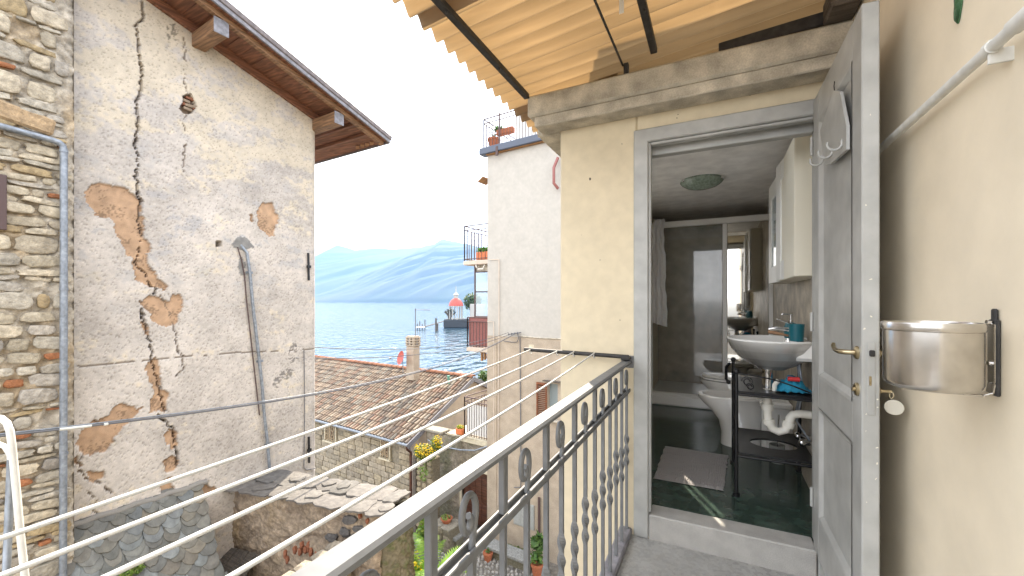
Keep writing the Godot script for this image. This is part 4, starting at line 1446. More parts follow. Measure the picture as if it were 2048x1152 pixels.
# ------------------------------------------------------------------ slate lean-to, capped wall, little canopy
func build_shed_and_slates() -> void:
	rng.seed = 101
	var t := thing("slate_lean_to", gw(2.2, -3.1, 0.3), "lean-to roof of rounded grey stone slates against the cracked wall", "roof")
	var yt := -2.30
	var out := 0.85
	var drop := 1.0
	var dir := (GN * out + Vector3.DOWN * drop).normalized()
	var nrm := (GN * drop + Vector3.UP * out).normalized()
	var m := MB.new()
	m.col = Color(0.10, 0.10, 0.095)
	var sr := 1.60
	m.quad(gw(sr, yt, 0.0), gw(3.0, yt, 0.0), gw(3.0, yt - drop, out), gw(sr + 0.10, yt - drop, out), nrm)
	var sw2 := MB.new()
	sw2.col = Color(0.46, 0.38, 0.33)
	sw2.quad(gw(sr + 0.03, yt - 0.03, 0.0), gw(sr + 0.13, yt - drop - 0.03, out), gw(sr + 0.13, GROUND - 1.35, out), gw(sr + 0.03, GROUND - 1.35, 0.0), -GU)
	part(t, "side_wall", sw2, mt.plaster)
	m.quad(gw(sr + 0.10, yt - drop, out), gw(3.0, yt - drop, out), gw(3.0, GROUND - 1.35, out), gw(sr + 0.10, GROUND - 1.35, out), GN)
	part(t, "deck", m, mt.slate)
	var sl := Vector2(out, drop).length()
	var basis := Basis(-GU, -dir, nrm)
	var step := 0.075
	var row := 0
	var v := sl + 0.02
	while v > 0.05:
		var s := sr - 0.04 + 0.10 * (v / sl) + (0.11 if row % 2 else 0.0) + rng.randf_range(-0.03, 0.03)
		while s < 2.95:
			var wd := rng.randf_range(0.13, 0.20)
			var q := MB.new()
			var k := rng.randf_range(0.8, 1.25)
			var cc := Color(0.20, 0.20, 0.18).lerp(Color(0.25, 0.21, 0.15), rng.randf() * rng.randf())
			if rng.randf() < 0.2: cc = Color(0.24, 0.25, 0.24)
			q.col = Color(cc.r * k, cc.g * k, cc.b * k)
			# fish-scale outline: straight shoulders, round toe
			var poly := PackedVector2Array()
			var toe := 0.115 * rng.randf_range(0.85, 1.1)
			for i in 11:
				var a := PI + PI * i / 10.0
				poly.append(Vector2(cos(a) * wd * 0.5 * rng.randf_range(0.93, 1.03), sin(a) * toe * rng.randf_range(0.9, 1.05)))
			poly.append(Vector2(wd * 0.47, 0.13))
			poly.append(Vector2(-wd * 0.47, 0.13))
			q.xf = Transform3D(basis * Basis(Vector3(0, 0, 1), rng.randf_range(-0.09, 0.09)) * Basis(Vector3(1, 0, 0), -0.12 - rng.randf_range(-0.02, 0.03)), gw(s + wd * 0.5, yt, 0.0) + dir * (v - 0.13) + nrm * (0.022 + rng.randf_range(0, 0.006)))
			q.slabstone(poly, 0.016, 0.004, 0.001)
			part(t, "slate", q, mt.slate)
			s += wd + 0.004
		v -= step * rng.randf_range(0.95, 1.08)
		row += 1
	# mortar fillet where roof meets wall
	m = MB.new()
	m.col = Color(0.27, 0.25, 0.22)
	var fpts := []
	for k in 16:
		fpts.append(gw(sr - 0.06 + k * 0.1, yt + 0.03 + 0.012 * sin(k * 2.1), 0.012))
	m.tube(fpts, 0.035, 8)
	part(t, "mortar_fillet", m, mt.plaster)
	# moss cushion on the slates
	m = MB.new()
	rng.seed = 7
	var mc := gw(gp(262, 1140).x - 0.25, 0, 0)
	var p0 := on_plane(262, 1142, gw(2, yt, 0) + nrm * 0.05, nrm)
	leafy(m, p0 + nrm * 0.03, Vector3(0.10, 0.05, 0.10), 420, 0.022, [Color(0.13, 0.21, 0.03), Color(0.08, 0.14, 0.02), Color(0.2, 0.24, 0.05)])
	single("moss_cushion", m, mt.leaf, "green moss cushion growing on the grey slates", "moss")

	# thick courtyard wall under flat stone slabs
	var yc := -2.47
	var f0 := CL(5.50, -3.88, yc)
	var f1 := CL(4.78, -1.56, yc)
	var b0 := CL(5.98, -3.62, yc)
	var b1 := CL(5.16, -1.28, yc)
	var sh := thing("capped_wall", (f0 + f1) * 0.5 - Vector3(0, 5, 0), "crumbling rendered courtyard wall capped with flat grey stone slabs", "wall")
	var along := (f1 - f0).normalized()
	var len := f0.distance_to(f1)
	var wn := along.cross(Vector3.UP).normalized()
	if wn.dot(EYE - f0) < 0: wn = -wn
	wn.y = 0
	wn = wn.normalized()
	var cell := 0.016
	var nu := int(len / cell) + 1
	var nv := int(2.0 / cell)
	var pos := PackedVector3Array()
	var cols := PackedColorArray()
	var fa := fn(61, 1.3, 5)
	var fb := fn(62, 6.0, 5)
	var fc := fn(63, 22.0, 3)
	for j in nv:
		for i in nu:
			var s := i * cell
			var y := -2.0 + j * cell
			var a := fa.get_noise_2d(s, y)
			var b := fb.get_noise_2d(s, y)
			var c := fc.get_noise_2d(s, y)
			var o := 0.03 * a + 0.028 * b + 0.006 * c
			var k := Vector3(0.47, 0.365, 0.26) * (1.0 + 0.3 * b + 0.25 * c)
			k = k.lerp(Vector3(0.46, 0.33, 0.17), clampf(a * 2.2, 0, 0.8) * clampf(1.4 - s * 1.2, 0, 1))
			# render kept on the sound areas, stone and mortar bare elsewhere
			var bare := clampf((fa.get_noise_2d(s * 1.5 + 11, y * 2.0 + 5) + 0.35 * b - 0.05) * 7.0, 0, 1)
			k = k.lerp(Vector3(0.33, 0.25, 0.18) * (1.0 + 0.5 * c), bare * 0.7)
			o -= bare * 0.022
			var q := f0 + along * s + Vector3.UP * y + wn * o
			if s > len - 0.12: q -= wn * pow((s - len + 0.12) / 0.12, 2) * 0.10
			pos.append(q)
			cols.append(Color(k.x, k.y, k.z))
	var pw0 := on_plane(457, 1120, f0, wn)
	var pw1 := on_plane(503, 1128, f0, wn)
	var wy := pw0.y - 0.02
	var wa := (pw0 - f0).dot(along)
	var wb := (pw1 - f0).dot(along)
	var open_face := func(i, j):
		var s: float = i * cell
		var yy: float = f0.y - 2.0 + j * cell
		return not (s > wa and s < wb and yy < wy and yy > wy - 0.56)
	part(sh, "rendered_face", sheet(nu, nv, pos, cols, wn, open_face), mt.masonry)
	m = MB.new()
	m.col = Color(0.25, 0.21, 0.13)
	var dn := Vector3(0, GROUND - EYE.y - yc, 0)
	m.quad(f0 + Vector3(0, -2, 0), f1 + Vector3(0, -2, 0), f1 + dn, f0 + dn, wn)
	m.quad(b0, b1, b1 + dn, b0 + dn, -wn)
	m.quad(f0 - wn * 0.1, f1 - wn * 0.1, b1, b0, Vector3.UP)
	part(sh, "core", m, mt.masonry)
	# rounded mossy end
	pos = PackedVector3Array()
	cols = PackedColorArray()
	nu = 46
	nv = 120
	for j in nv:
		for i in nu:
			var k := float(i) / (nu - 1)
			var y := -0.02 - j * 0.018
			var p := f1 - wn * 0.10 * (1.0 - k) + (b1 - f1) * k + along * (0.14 * sin(PI * clampf(k * 1.1, 0, 1)) - 0.08 + 0.10 * k)
			var b := fb.get_noise_2d(k * 0.8 + 20, y)
			var c := fc.get_noise_2d(k * 0.8 + 20, y)
			p += along * (0.03 * b + 0.02 * c - y * 0.06)
			p.y += y
			pos.append(p)
			var kk := Color(0.27, 0.225, 0.14).lerp(Color(0.14, 0.16, 0.05), clampf(b * 2.0 + 0.1, 0, 0.75))
			cols.append(Color(kk.r * (1 + 0.4 * c), kk.g * (1 + 0.4 * c), kk.b * (1 + 0.4 * c)))
	part(sh, "mossy_end", sheet(nu, nv, pos, cols, along), mt.masonry)
	# exposed bricks and field stones in the face
	rng.seed = 33
	for q in [[590, 1100, 0], [600, 1103, 0], [611, 1100, 0], [622, 1104, 0], [634, 1106, 0], [604, 1090, 0], [617, 1094, 0], [575, 1120, 0], [571, 1108, 0], [700, 1040, 1], [690, 1065, 1], [722, 1060, 1], [708, 1078, 1], [668, 1090, 1], [662, 1075, 1], [735, 1042, 0], [720, 1032, 0]]:
		var p := on_plane(q[0], q[1], f0, wn)
		var st := MB.new()
		st.col = Color(0.42, 0.16, 0.08) if q[2] == 0 else Color(0.17, 0.16, 0.15)
		st.xf = Transform3D(Basis(along, Vector3.UP, wn) * Basis(Vector3(0, 0, 1), rng.randf_range(-0.3, 0.3)), p - wn * 0.035)
		var sz := Vector2(0.05, 0.12) if q[2] == 0 else Vector2(0.2, 0.11)
		st.slabstone(rough_poly(sz.x * rng.randf_range(0.7, 1.2), sz.y * rng.randf_range(0.6, 1.2), 9, 0.2), 0.06, 0.012, 0.004)
		part(sh, "brick" if q[2] == 0 else "stone", st, mt.masonry)
	# cap slabs: two overlapping rows, uneven
	rng.seed = 12
	var dep := (b0 - f0)
	for rowi in 2:
		var s := -0.10
		while s < len - 0.05:
			var wd := rng.randf_range(0.22, 0.5)
			if s + wd > len + 0.12: wd = len + 0.1 - s
			if wd < 0.1: break
			var dd := 0.40 if rowi == 0 else 0.36
			var st := MB.new()
			var g := rng.randf_range(0.85, 1.2)
			st.col = Color(0.205 * g, 0.185 * g, 0.165 * g)
			if s < 0.5 and rowi == 1: st.col = Color(0.19, 0.18, 0.165)
			var ctr := f0 + along * (s + wd * 0.5) - wn * (0.10 if rowi == 0 else 0.38)
			st.xf = Transform3D(Basis(along, -wn, Vector3.UP) * Basis(Vector3(0, 0, 1), rng.randf_range(-0.15, 0.15)) * Basis(Vector3(1, 0, 0), rng.randf_range(-0.03, 0.05)) * Basis(Vector3(0, 1, 0), rng.randf_range(-0.03, 0.03)), ctr + Vector3.UP * (0.004 + rowi * 0.02 + rng.randf_range(0, 0.012)))
			st.slabstone(rough_poly(wd * 1.2, dd * 1.08, 15, 0.2, 6.0), rng.randf_range(0.012, 0.024), 0.004, 0.001)
			part(sh, "slab", st, mt.slate)
			if rng.randf() < 0.55:
				var s2 := MB.new()
				s2.col = Color(0.205 * g, 0.185 * g, 0.165 * g)
				s2.xf = st.xf.translated(Vector3.UP * 0.022 + along * rng.randf_range(-0.1, 0.1))
				s2.xf.basis = s2.xf.basis * Basis(Vector3(0, 0, 1), rng.randf_range(-0.6, 0.6))
				s2.slabstone(rough_poly(wd * 0.7, dd * 0.55, 12, 0.3, 4.0), 0.016, 0.004, 0.001)
				part(sh, "slab", s2, mt.slate)
			s += wd
	# dark window under a little board canopy
	m = MB.new()
	m.col = Color(0.30, 0.26, 0.21)
	m.xf = Transform3D(Basis(along, Vector3.UP, wn), f0)
	var w0 := wy - f0.y
	for q in [[wa - 0.01, wa - 0.01, 1], [wb + 0.01, wb + 0.01, -1]]:
		m.quad(Vector3(q[0], w0, 0.03), Vector3(q[0], w0 - 0.58, 0.03), Vector3(q[0], w0 - 0.58, -0.35), Vector3(q[0], w0, -0.35), Vector3(q[2], 0, 0))
	m.quad(Vector3(wa, w0, 0.03), Vector3(wb, w0, 0.03), Vector3(wb, w0, -0.35), Vector3(wa, w0, -0.35), Vector3.DOWN)
	m.quad(Vector3(wa, w0, -0.35), Vector3(wb, w0, -0.35), Vector3(wb, w0 - 0.58, -0.35), Vector3(wa, w0 - 0.58, -0.35), Vector3(0, 0, 1))
	var win := part(sh, "window", m, mt.masonry)
	m = MB.new()
	m.xf = Transform3D(Basis(along, Vector3.UP, wn), f0)
	m.quad(Vector3(wa, w0, -0.06), Vector3(wb, w0, -0.06), Vector3(wb, w0 - 0.58, -0.06), Vector3(wa, w0 - 0.58, -0.06), Vector3(0, 0, 1))
	part(win, "pane", m, mt.clear_glass)
	m = MB.new()
	m.xf = Transform3D(Basis(along, Vector3.UP, wn), f0)
	m.box(Vector3(wa - 0.015, wy - f0.y - 0.28, 0.035), Vector3(0.03, 0.58, 0.06), 0.004)
	m.box(Vector3(wb + 0.015, wy - f0.y - 0.28, 0.035), Vector3(0.03, 0.58, 0.06), 0.004)
	m.box(Vector3((wa + wb) * 0.5, wy - f0.y + 0.012, 0.035), Vector3(wb - wa + 0.06, 0.03, 0.062), 0.004)
	part(win, "window_frame", m, mt.timber_old)
	var cn := part(sh, "canopy", MB.new(), mt.timber_old)
	for k in 11:
		var x := wa - 0.12 + k * (wb - wa + 0.26) / 10.0
		var st := MB.new()
		var p := f0 + along * x + Vector3.UP * (wy - f0.y + 0.20)
		st.bar(p + wn * 0.01 + Vector3.UP * rng.randf_range(0, 0.008), p + wn * 0.24 - Vector3.UP * (0.13 + rng.randf_range(0, 0.012)), (wb - wa + 0.26) / 10.0 - 0.004, 0.014, Vector3.UP, 0.003)
		part(cn, "board", st, mt.timber_old)
	m = MB.new()
	m.bar(f0 + along * (wa - 0.1) + Vector3.UP * (wy - f0.y + 0.05) + wn * 0.19, f0 + along * (wb + 0.12) + Vector3.UP * (wy - f0.y + 0.05) + wn * 0.19, 0.03, 0.03, Vector3.UP, 0.003)
	cn.mesh = m.mesh()
	# lower wall with a rounded coping that comes towards the balcony
	var a := CL(4.80, -1.95, -2.80)
	var b := CL(3.9, -2.35, -2.80)
	var lw := thing("coped_wall", (a + b) * 0.5 - Vector3(0, 5, 0), "low plastered wall with a pale rounded stone coping", "wall")
	m = MB.new()
	m.col = Color(0.32, 0.26, 0.18)
	m.bar((a + Vector3(0, (GROUND - a.y) * 0.5 - 0.05, 0)), (b + Vector3(0, (GROUND - b.y) * 0.5 - 0.05, 0)), 0.24, a.y - GROUND - 0.1, Vector3.UP, 0.02)
	part(lw, "wall_body", m, mt.masonry)
	rng.seed = 3
	for k in 5:
		var p := a.lerp(b, (k + 0.5) / 5.0)
		var st := MB.new()
		st.col = Color(0.50, 0.43, 0.33)
		st.xf = Transform3D(Basis((b - a).normalized(), (b - a).normalized().cross(Vector3.UP) * -1.0, Vector3.UP), p - Vector3.UP * 0.06)
		st.slabstone(rough_poly(0.215, 0.30, 10, 0.08, 5.0), 0.09, 0.05, 0.02)
		part(lw, "coping_stone", st, mt.masonry)

func leafy(m: MB, ctr: Vector3, r: Vector3, count: int, size: float, cols: Array) -> void:
	for i in count:
		var d := Vector3(rng.randfn(), rng.randfn(), rng.randfn()).normalized() * pow(rng.randf(), 0.4)
		var p := ctr + d * r
		var a := Vector3(rng.randfn(), rng.randfn() * 0.6, rng.randfn()).normalized()
		var up := (d + Vector3.UP * 0.6 + Vector3(rng.randfn(), rng.randfn(), rng.randfn()) * 0.5).normalized()
		var b := a.cross(up).normalized()
		var sz := size * rng.randf_range(0.6, 1.3)
		m.col = cols[rng.randi() % cols.size()]
		m.col = Color(m.col.r, m.col.g, m.col.b) * rng.randf_range(0.8, 1.25)
		m.flat(p - b * sz * 0.4, p + a * sz, p + b * sz * 0.4, up)
		m.flat(p - b * sz * 0.4, p - a * sz * 0.7, p + b * sz * 0.4, up)

# ------------------------------------------------------------------ the tall pale building
var TC := Vector3.ZERO
var TU := Vector3.ZERO   # along its front, to the right and nearer
var TN := Vector3.ZERO   # out of its front
func tw(s: float, y: float, o := 0.0) -> Vector3:   # y over the eye
	return TC + TU * s + Vector3.UP * y + TN * o
func tp(px: float, py: float, o := 0.0) -> Vector2:
	var p := on_plane(px, py, TC + TN * o, TN) - TC
	return Vector2(p.dot(TU), p.y)

func tall_frame() -> void:
	TC = CL(15.0, -0.89)
	TU = (FWD * -0.545 + RGT * 0.839).normalized()
	TN = (FWD * -0.839 + RGT * -0.545).normalized()

func rail_panel(t: Node3D, a: Vector3, b: Vector3, h: float, n: int, mat_: Material, r := 0.012) -> void:
	# a straight run of railing from a to b (feet), uprights as parts
	var m := MB.new()
	for q in [[h, 1.3], [h - 0.16, 1.0], [0.06, 1.0]]:
		m = MB.new()
		m.tube([a + Vector3.UP * q[0], b + Vector3.UP * q[0]], r * q[1], 6)
		part(t, "rail", m, mat_)
	for k in n + 1:
		var p := a.lerp(b, float(k) / n)
		m = MB.new()
		m.tube([p, p + Vector3.UP * (h - (0.0 if k in [0, n] else 0.16))], r * (1.5 if k in [0, n] else 0.75), 5)
		part(t, "post" if k in [0, n] else "baluster", m, mat_)

func build_tall_building() -> void:
	tall_frame()
	var gy := GROUND - EYE.y
	var top := 5.32
	var split := -1.25
	var t := thing("tall_building", tw(2, gy, -2), "tall pale grey plastered house with a roof terrace and balconies towards the lake", "building")
	# upper and lower wall surfaces
	var m := MB.new()
	var W := 6.0
	m.quad(tw(0, split), tw(W, split), tw(W, top), tw(0, top), TN)
	m.quad(tw(0, gy), tw(0, gy, -7), tw(0, top, -7), tw(0, top), -TU)
	m.quad(tw(W, gy), tw(W, gy, -7), tw(W, top, -7), tw(W, top), TU)
	m.quad(tw(0, gy, -7), tw(W, gy, -7), tw(W, top, -7), tw(0, top, -7), -TN)
	m.quad(tw(0, top), tw(W, top), tw(W, top, -7), tw(0, top, -7), Vector3.UP)
	part(t, "upper_wall", m, mt.tall_plaster)
	# lower wall, rougher, with a window opening
	var wl := tp(1096, 760).x
	var wr := tp(1116, 760).x
	var wt := tp(1096, 766).y
	var wb := tp(1096, 836).y
	m = MB.new()
	m.quad(tw(0, gy, 0.02), tw(wl, gy, 0.02), tw(wl, split, 0.02), tw(0, split, 0.02), TN)
	m.quad(tw(wr, gy, 0.02), tw(W, gy, 0.02), tw(W, split, 0.02), tw(wr, split, 0.02), TN)
	m.quad(tw(wl, gy, 0.02), tw(wr, gy, 0.02), tw(wr, wb, 0.02), tw(wl, wb, 0.02), TN)
	m.quad(tw(wl, wt, 0.02), tw(wr, wt, 0.02), tw(wr, split, 0.02), tw(wl, split, 0.02), TN)
	m.quad(tw(0, split, 0.0), tw(W, split, 0.0), tw(W, split, 0.02), tw(0, split, 0.02), Vector3.UP)
	for q in [[wl, 1], [wr, -1]]:
		m.quad(tw(q[0], wb, 0.02), tw(q[0], wt, 0.02), tw(q[0], wt, -0.2), tw(q[0], wb, -0.2), TU * q[1])
	m.quad(tw(wl, wt, 0.02), tw(wr, wt, 0.02), tw(wr, wt, -0.2), tw(wl, wt, -0.2), Vector3.DOWN)
	m.quad(tw(wl, wb, 0.02), tw(wr, wb, 0.02), tw(wr, wb, -0.2), tw(wl, wb, -0.2), Vector3.UP)
	part(t, "lower_wall", m, mt.tall_lower)
	# corner strip of plaster, slightly proud
	m = MB.new()
	m.xf = Transform3D(Basis(TU, Vector3.UP, TN), TC)
	m.box(Vector3(0.22, (gy + split) * 0.5 - 0.1, 0.03), Vector3(0.42, split - gy - 0.2, 0.03), 0.008)
	part(t, "corner_strip", m, mt.tall_lower)
	# window: glass, louvred shutter, sill and little awning board
	m = MB.new()
	m.quad(tw(wl, wb, -0.12), tw(wr, wb, -0.12), tw(wr, wt, -0.12), tw(wl, wt, -0.12), TN)
	var win := part(t, "window", m, mt.window_glass)
	m = MB.new()
	m.xf = Transform3D(Basis(TU, Vector3.UP, TN), TC)
	m.box(Vector3((wl + wr) * 0.5, wb - 0.04, 0.06), Vector3(wr - wl + 0.1, 0.06, 0.16), 0.008)
	part(win, "window_sill", m, mt.concrete)
	m = MB.new()
	m.xf = Transform3D(Basis(TU, Vector3.UP, TN), TC)
	m.box(Vector3((wl + wr) * 0.5 + 0.05, wt + 0.09, 0.09), Vector3(wr - wl + 0.35, 0.03, 0.16), 0.004)
	part(win, "head_board", m, mt.timber_old)
	var s0 := tp(1074, 768).x
	var s1 := tp(1096, 768).x - 0.01
	var sh := part(t, "shutter", MB.new(), mt.shutter_brown)
	m = MB.new()
	m.xf = Transform3D(Basis(TU, Vector3.UP, TN), TC)
	m.box(Vector3(s0 + 0.03, (wt + wb) * 0.5, 0.045), Vector3(0.05, wt - wb, 0.04), 0.004)
	m.box(Vector3(s1 - 0.03, (wt + wb) * 0.5, 0.045), Vector3(0.05, wt - wb, 0.04), 0.004)
	for y in [wt - 0.035, wb + 0.035]:
		m.box(Vector3((s0 + s1) * 0.5, y, 0.045), Vector3(s1 - s0 - 0.11, 0.07, 0.04), 0.004)
	sh.mesh = m.mesh()
	for k in 16:
		m = MB.new()
		m.xf = Transform3D(Basis(TU, Vector3.UP, TN), TC) * Transform3D(Basis(Vector3(1, 0, 0), 0.7), Vector3((s0 + s1) * 0.5, lerpf(wb + 0.1, wt - 0.1, k / 15.0), 0.045))
		m.box(Vector3.ZERO, Vector3(s1 - s0 - 0.11, 0.055, 0.008), 0.0)
		part(sh, "slat", m, mt.shutter_brown)
	# grey meter doors, pipes and conduits on the lower wall
	var h0 := tp(1030, 1000)
	var h1 := tp(1068, 1058)
	var hb := part(t, "meter_box", MB.new(), mt.metal_box)
	m = MB.new()
	m.xf = Transform3D(Basis(TU, Vector3.UP, TN), TC)
	m.box(Vector3((h0.x + h1.x) * 0.5, (h0.y + h1.y) * 0.5, 0.03), Vector3(h1.x - h0.x + 0.06, h0.y - h1.y + 0.06, 0.04), 0.004)
	hb.mesh = m.mesh()
	for k in 3:
		m = MB.new()
		m.xf = Transform3D(Basis(TU, Vector3.UP, TN), TC)
		var w3 := (h1.x - h0.x) / 3.0
		m.box(Vector3(h0.x + w3 * (k + 0.5), (h0.y + h1.y) * 0.5, 0.056), Vector3(w3 - 0.02, h0.y - h1.y - 0.02, 0.014), 0.004)
		part(hb, "panel", m, mt.metal_box)
	for q in [[[998, 519], [998, 690], [997, 745], [996, 1010]], [[978, 519], [998, 519]], [[975, 643], [987, 643], [988, 690], [987, 905], [989, 912]], [[1040, 672], [1041, 830], [1042, 960], [1041, 975], [1028, 975]]]:
		m = MB.new()
		var pts := []
		for e in q:
			var p := tp(e[0], e[1], 0.05)
			pts.append(tw(p.x, p.y, 0.05))
		m.tube(pts, 0.016, 6)
		part(t, "wall_pipe", m, mt.pale_render if q[0][0] != 1040 else mt.cable)
	m = MB.new()
	var pa := tp(1078, 995, 0.07)
	m.tube([tw(pa.x, pa.y, 0.07), tw(pa.x, gy + 0.1, 0.07)], 0.045, 8)
	part(t, "drain_pipe", m, mt.rust_iron)
	# crack ledge across the wall and two vents
	m = MB.new()
	var l0 := tp(1042, 672)
	var l1 := tp(1122, 676)
	m.tube([tw(l0.x, l0.y, 0.02), tw((l0.x + l1.x) * 0.5, l0.y - 0.03, 0.03), tw(l1.x + 1.0, l1.y, 0.02)], 0.022, 6)
	part(t, "plaster_ledge", m, mt.concrete)
	var v0 := tp(1063, 693)
	m = MB.new()
	m.xf = Transform3D(Basis(TU, Vector3.UP, TN), TC)
	m.box(Vector3(v0.x, v0.y, 0.012), Vector3(0.2, 0.14, 0.02), 0.004)
	part(t, "vent_plate", m, mt.concrete_buff)
	# insulator bracket that holds the cables
	var br := tp(1035, 668, 0.1)
	m = MB.new()
	for k in 4:
		m.tube([tw(br.x - 0.30 + k * 0.12, br.y - 0.02 + k * 0.02, 0.0), tw(br.x - 0.30 + k * 0.12, br.y - 0.02 + k * 0.02, 0.2)], 0.012, 5)
		m.blob(tw(br.x - 0.30 + k * 0.12, br.y - 0.02 + k * 0.02, 0.2), Vector3(0.03, 0.04, 0.03), 0, 8)
	m.bar(tw(br.x - 0.36, br.y - 0.03, 0.1), tw(br.x + 0.14, br.y + 0.06, 0.1), 0.03, 0.03)
	m.tube([tw(br.x + 0.02, br.y, 0.1), tw(br.x + 0.04, br.y - 0.15, 0.1), tw(br.x - 0.03, br.y - 0.28, 0.08), tw(br.x - 0.25, br.y - 0.30, 0.06), tw(br.x - 0.6, br.y - 0.28, 0.04)], 0.014, 5)
	part(t, "cable_bracket", m, mt.thin_wire)
	# blue-grey gutter beam under the roof terrace, and the terrace railing
	m = MB.new()
	m.xf = Transform3D(Basis(TU, Vector3.UP, TN), TC)
	m.box(Vector3(W * 0.5 - 0.12, top + 0.1, 0.02), Vector3(W + 0.25, 0.24, 0.36), 0.02)
	part(t, "gutter", m, mt.blue_grey)
	m = MB.new()
	m.xf = Transform3D(Basis(TU, Vector3.UP, TN), TC)
	m.box(Vector3(W * 0.5, top - 0.035, 0.06), Vector3(W, 0.03, 0.12), 0.004)
	part(t, "cornice", m, mt.ochre_wood)
	m = MB.new()
	m.xf = Transform3D(Basis(TU, Vector3.UP, TN), TC)
	m.box(Vector3(0.55, top - 0.02, 0.19), Vector3(0.1, 0.32, 0.05), 0.006)
	part(t, "gutter_bracket", m, mt.rust_iron)
	var rl := part(t, "terrace_railing", MB.new(), mt.rust_iron)
	rail_panel(rl, tw(-0.08, top + 0.14, 0.12), tw(3.2, top + 0.14, 0.12), 1.12, 26, mt.rust_iron, 0.016)
	rail_panel(rl, tw(-0.08, top + 0.14, 0.12), tw(-0.08, top + 0.14, -2.2), 1.12, 16, mt.rust_iron, 0.016)
	m = MB.new()
	m.bar(tw(0.62, top + 0.1, 0.13), tw(0.62, top + 1.32, 0.13), 0.04, 0.04)
	part(rl, "corner_post", m, mt.rust_iron)
	# pale parapet panel behind the railing
	m = MB.new()
	m.xf = Transform3D(Basis(TU, Vector3.UP, TN), TC)
	m.box(Vector3(2.9, top + 0.72, -0.05), Vector3(3.4, 1.18, 0.1), 0.01)
	part(t, "parapet", m, mt.white_matt)
	# flap of a shutter on the lake side and a red awning edge
	m = MB.new()
	var fl := at_d(969, 366, 15.1)
	m.bar(fl + Vector3(0, 0, 0) - TU * 0.12, fl + TU * 0.12 + Vector3.UP * 0.16, 0.5, 0.05, Vector3.UP, 0.01)
	part(t, "skylight_flap", m, mt.ochre_wood)
	var aw := tp(1113, 350, 0.1)
	m = MB.new()
	m.tube([tw(aw.x + 0.05, aw.y + 0.55, 0.1), tw(aw.x - 0.02, aw.y + 0.2, 0.25), tw(aw.x - 0.02, aw.y - 0.3, 0.25), tw(aw.x + 0.06, aw.y - 0.45, 0.1)], 0.05, 8)
	part(t, "awning_roll", m, mt.red_panel)
	# balconies towards the lake
	for b in [[446, 518, 925, true], [636, 697, 931, false]]:
		var yb: float = tp(975, b[1]).y
		var yt: float = tp(975, b[0]).y
		var so := tp(b[2], 600).x
		var bal := part(t, "balcony", MB.new(), mt.pale_render)
		m = MB.new()
		m.xf = Transform3D(Basis(TU, Vector3.UP, TN), TC)
		m.box(Vector3(so * 0.5, yb - 0.09, -0.9), Vector3(-so + 0.02, 0.16, 1.7), 0.02)
		bal.mesh = m.mesh()
		var h := yt - yb
		rail_panel(bal, tw(so + 0.03, yb, -0.08), tw(0, yb, -0.08), h, 7, mt.rust_iron, 0.016)
		rail_panel(bal, tw(so + 0.03, yb, -0.08), tw(so + 0.03, yb, -1.7), h, 11, mt.rust_iron, 0.016)
		if not b[3]:
			m = MB.new()
			m.quad(tw(so + 0.06, yb + 0.03, -0.14), tw(0, yb + 0.03, -0.14), tw(0, yt + 0.02, -0.14), tw(so + 0.06, yt + 0.02, -0.14), TN)
			m.quad(tw(so + 0.06, yb + 0.03, -0.14), tw(so + 0.06, yb + 0.03, -1.6), tw(so + 0.06, yt, -1.6), tw(so + 0.06, yt, -0.14), -TU)
			part(bal, "screen", m, mt.red_panel)
	# glazed veranda between the balconies
	var vy0 := tp(975, 636).y
	var vy1 := tp(975, 519).y
	var vs := tp(942, 580).x
	var ver := part(t, "veranda", MB.new(), mt.rust_iron)
	m = MB.new()
	for y in [vy0 + 0.03, tp(975, 583).y, tp(975, 542).y, vy1 - 0.03]:
		m.bar(tw(vs, y, -0.25), tw(0, y, -0.25), 0.04, 0.04)
	m.bar(tw(vs, vy0, -0.25), tw(vs, vy1, -0.25), 0.05, 0.05)
	ver.mesh = m.mesh()
	for y in [[vy0 + 0.05, tp(975, 583).y - 0.03], [tp(975, 583).y + 0.03, tp(975, 542).y - 0.03]]:
		m = MB.new()
		m.quad(tw(vs + 0.02, y[0], -0.25), tw(0, y[0], -0.25), tw(0, y[1], -0.25), tw(vs + 0.02, y[1], -0.25), TN)
		part(ver, "pane", m, mt.window_glass)
	m = MB.new()
	m.quad(tw(vs * 0.45, vy0, -0.5), tw(0, vy0, -0.5), tw(0, vy1, -0.5), tw(vs * 0.45, vy1, -0.5), TN)
	part(ver, "curtain", m, mt.towel)
	m = MB.new()
	m.quad(tw(vs, tp(975, 541).y, -0.3), tw(0, tp(975, 541).y, -0.3), tw(0, vy1, -0.3), tw(vs, vy1, -0.3), TN)
	part(ver, "blind", m, mt.concrete)
	m = MB.new()
	var ac := tp(960, 527, -0.05)
	m.tube([tw(ac.x - 0.28, ac.y + 0.1, -0.1), tw(ac.x - 0.2, ac.y - 0.15, -0.1), tw(ac.x - 0.1, ac.y - 0.1, -0.1), tw(ac.x - 0.15, ac.y - 0.2, -0.1), tw(ac.x + 0.1, ac.y - 0.2, -0.1), tw(ac.x + 0.18, ac.y - 0.05, -0.1)], 0.03, 6)
	part(ver, "pipe_bend", m, mt.white_iron)
	# timber brackets under the lower balcony
	var tb := part(t, "timber_bracket", MB.new(), mt.ochre_wood)
	m = MB.new()
	var by: float = tp(975, 706).y
	var bs := tp(955, 706).x
	m.bar(tw(bs, by, -0.2), tw(0.0, by + 0.06, -0.2), 0.09, 0.12)
	for k in 3:
		m.bar(tw(bs + 0.06 + k * 0.13, by - 0.05, -0.2), tw(bs + 0.06 + k * 0.13, by - 0.34 + k * 0.05, -0.2), 0.07, 0.07, TN)
	tb.mesh = m.mesh()
	# plants on the balconies
	rng.seed = 19
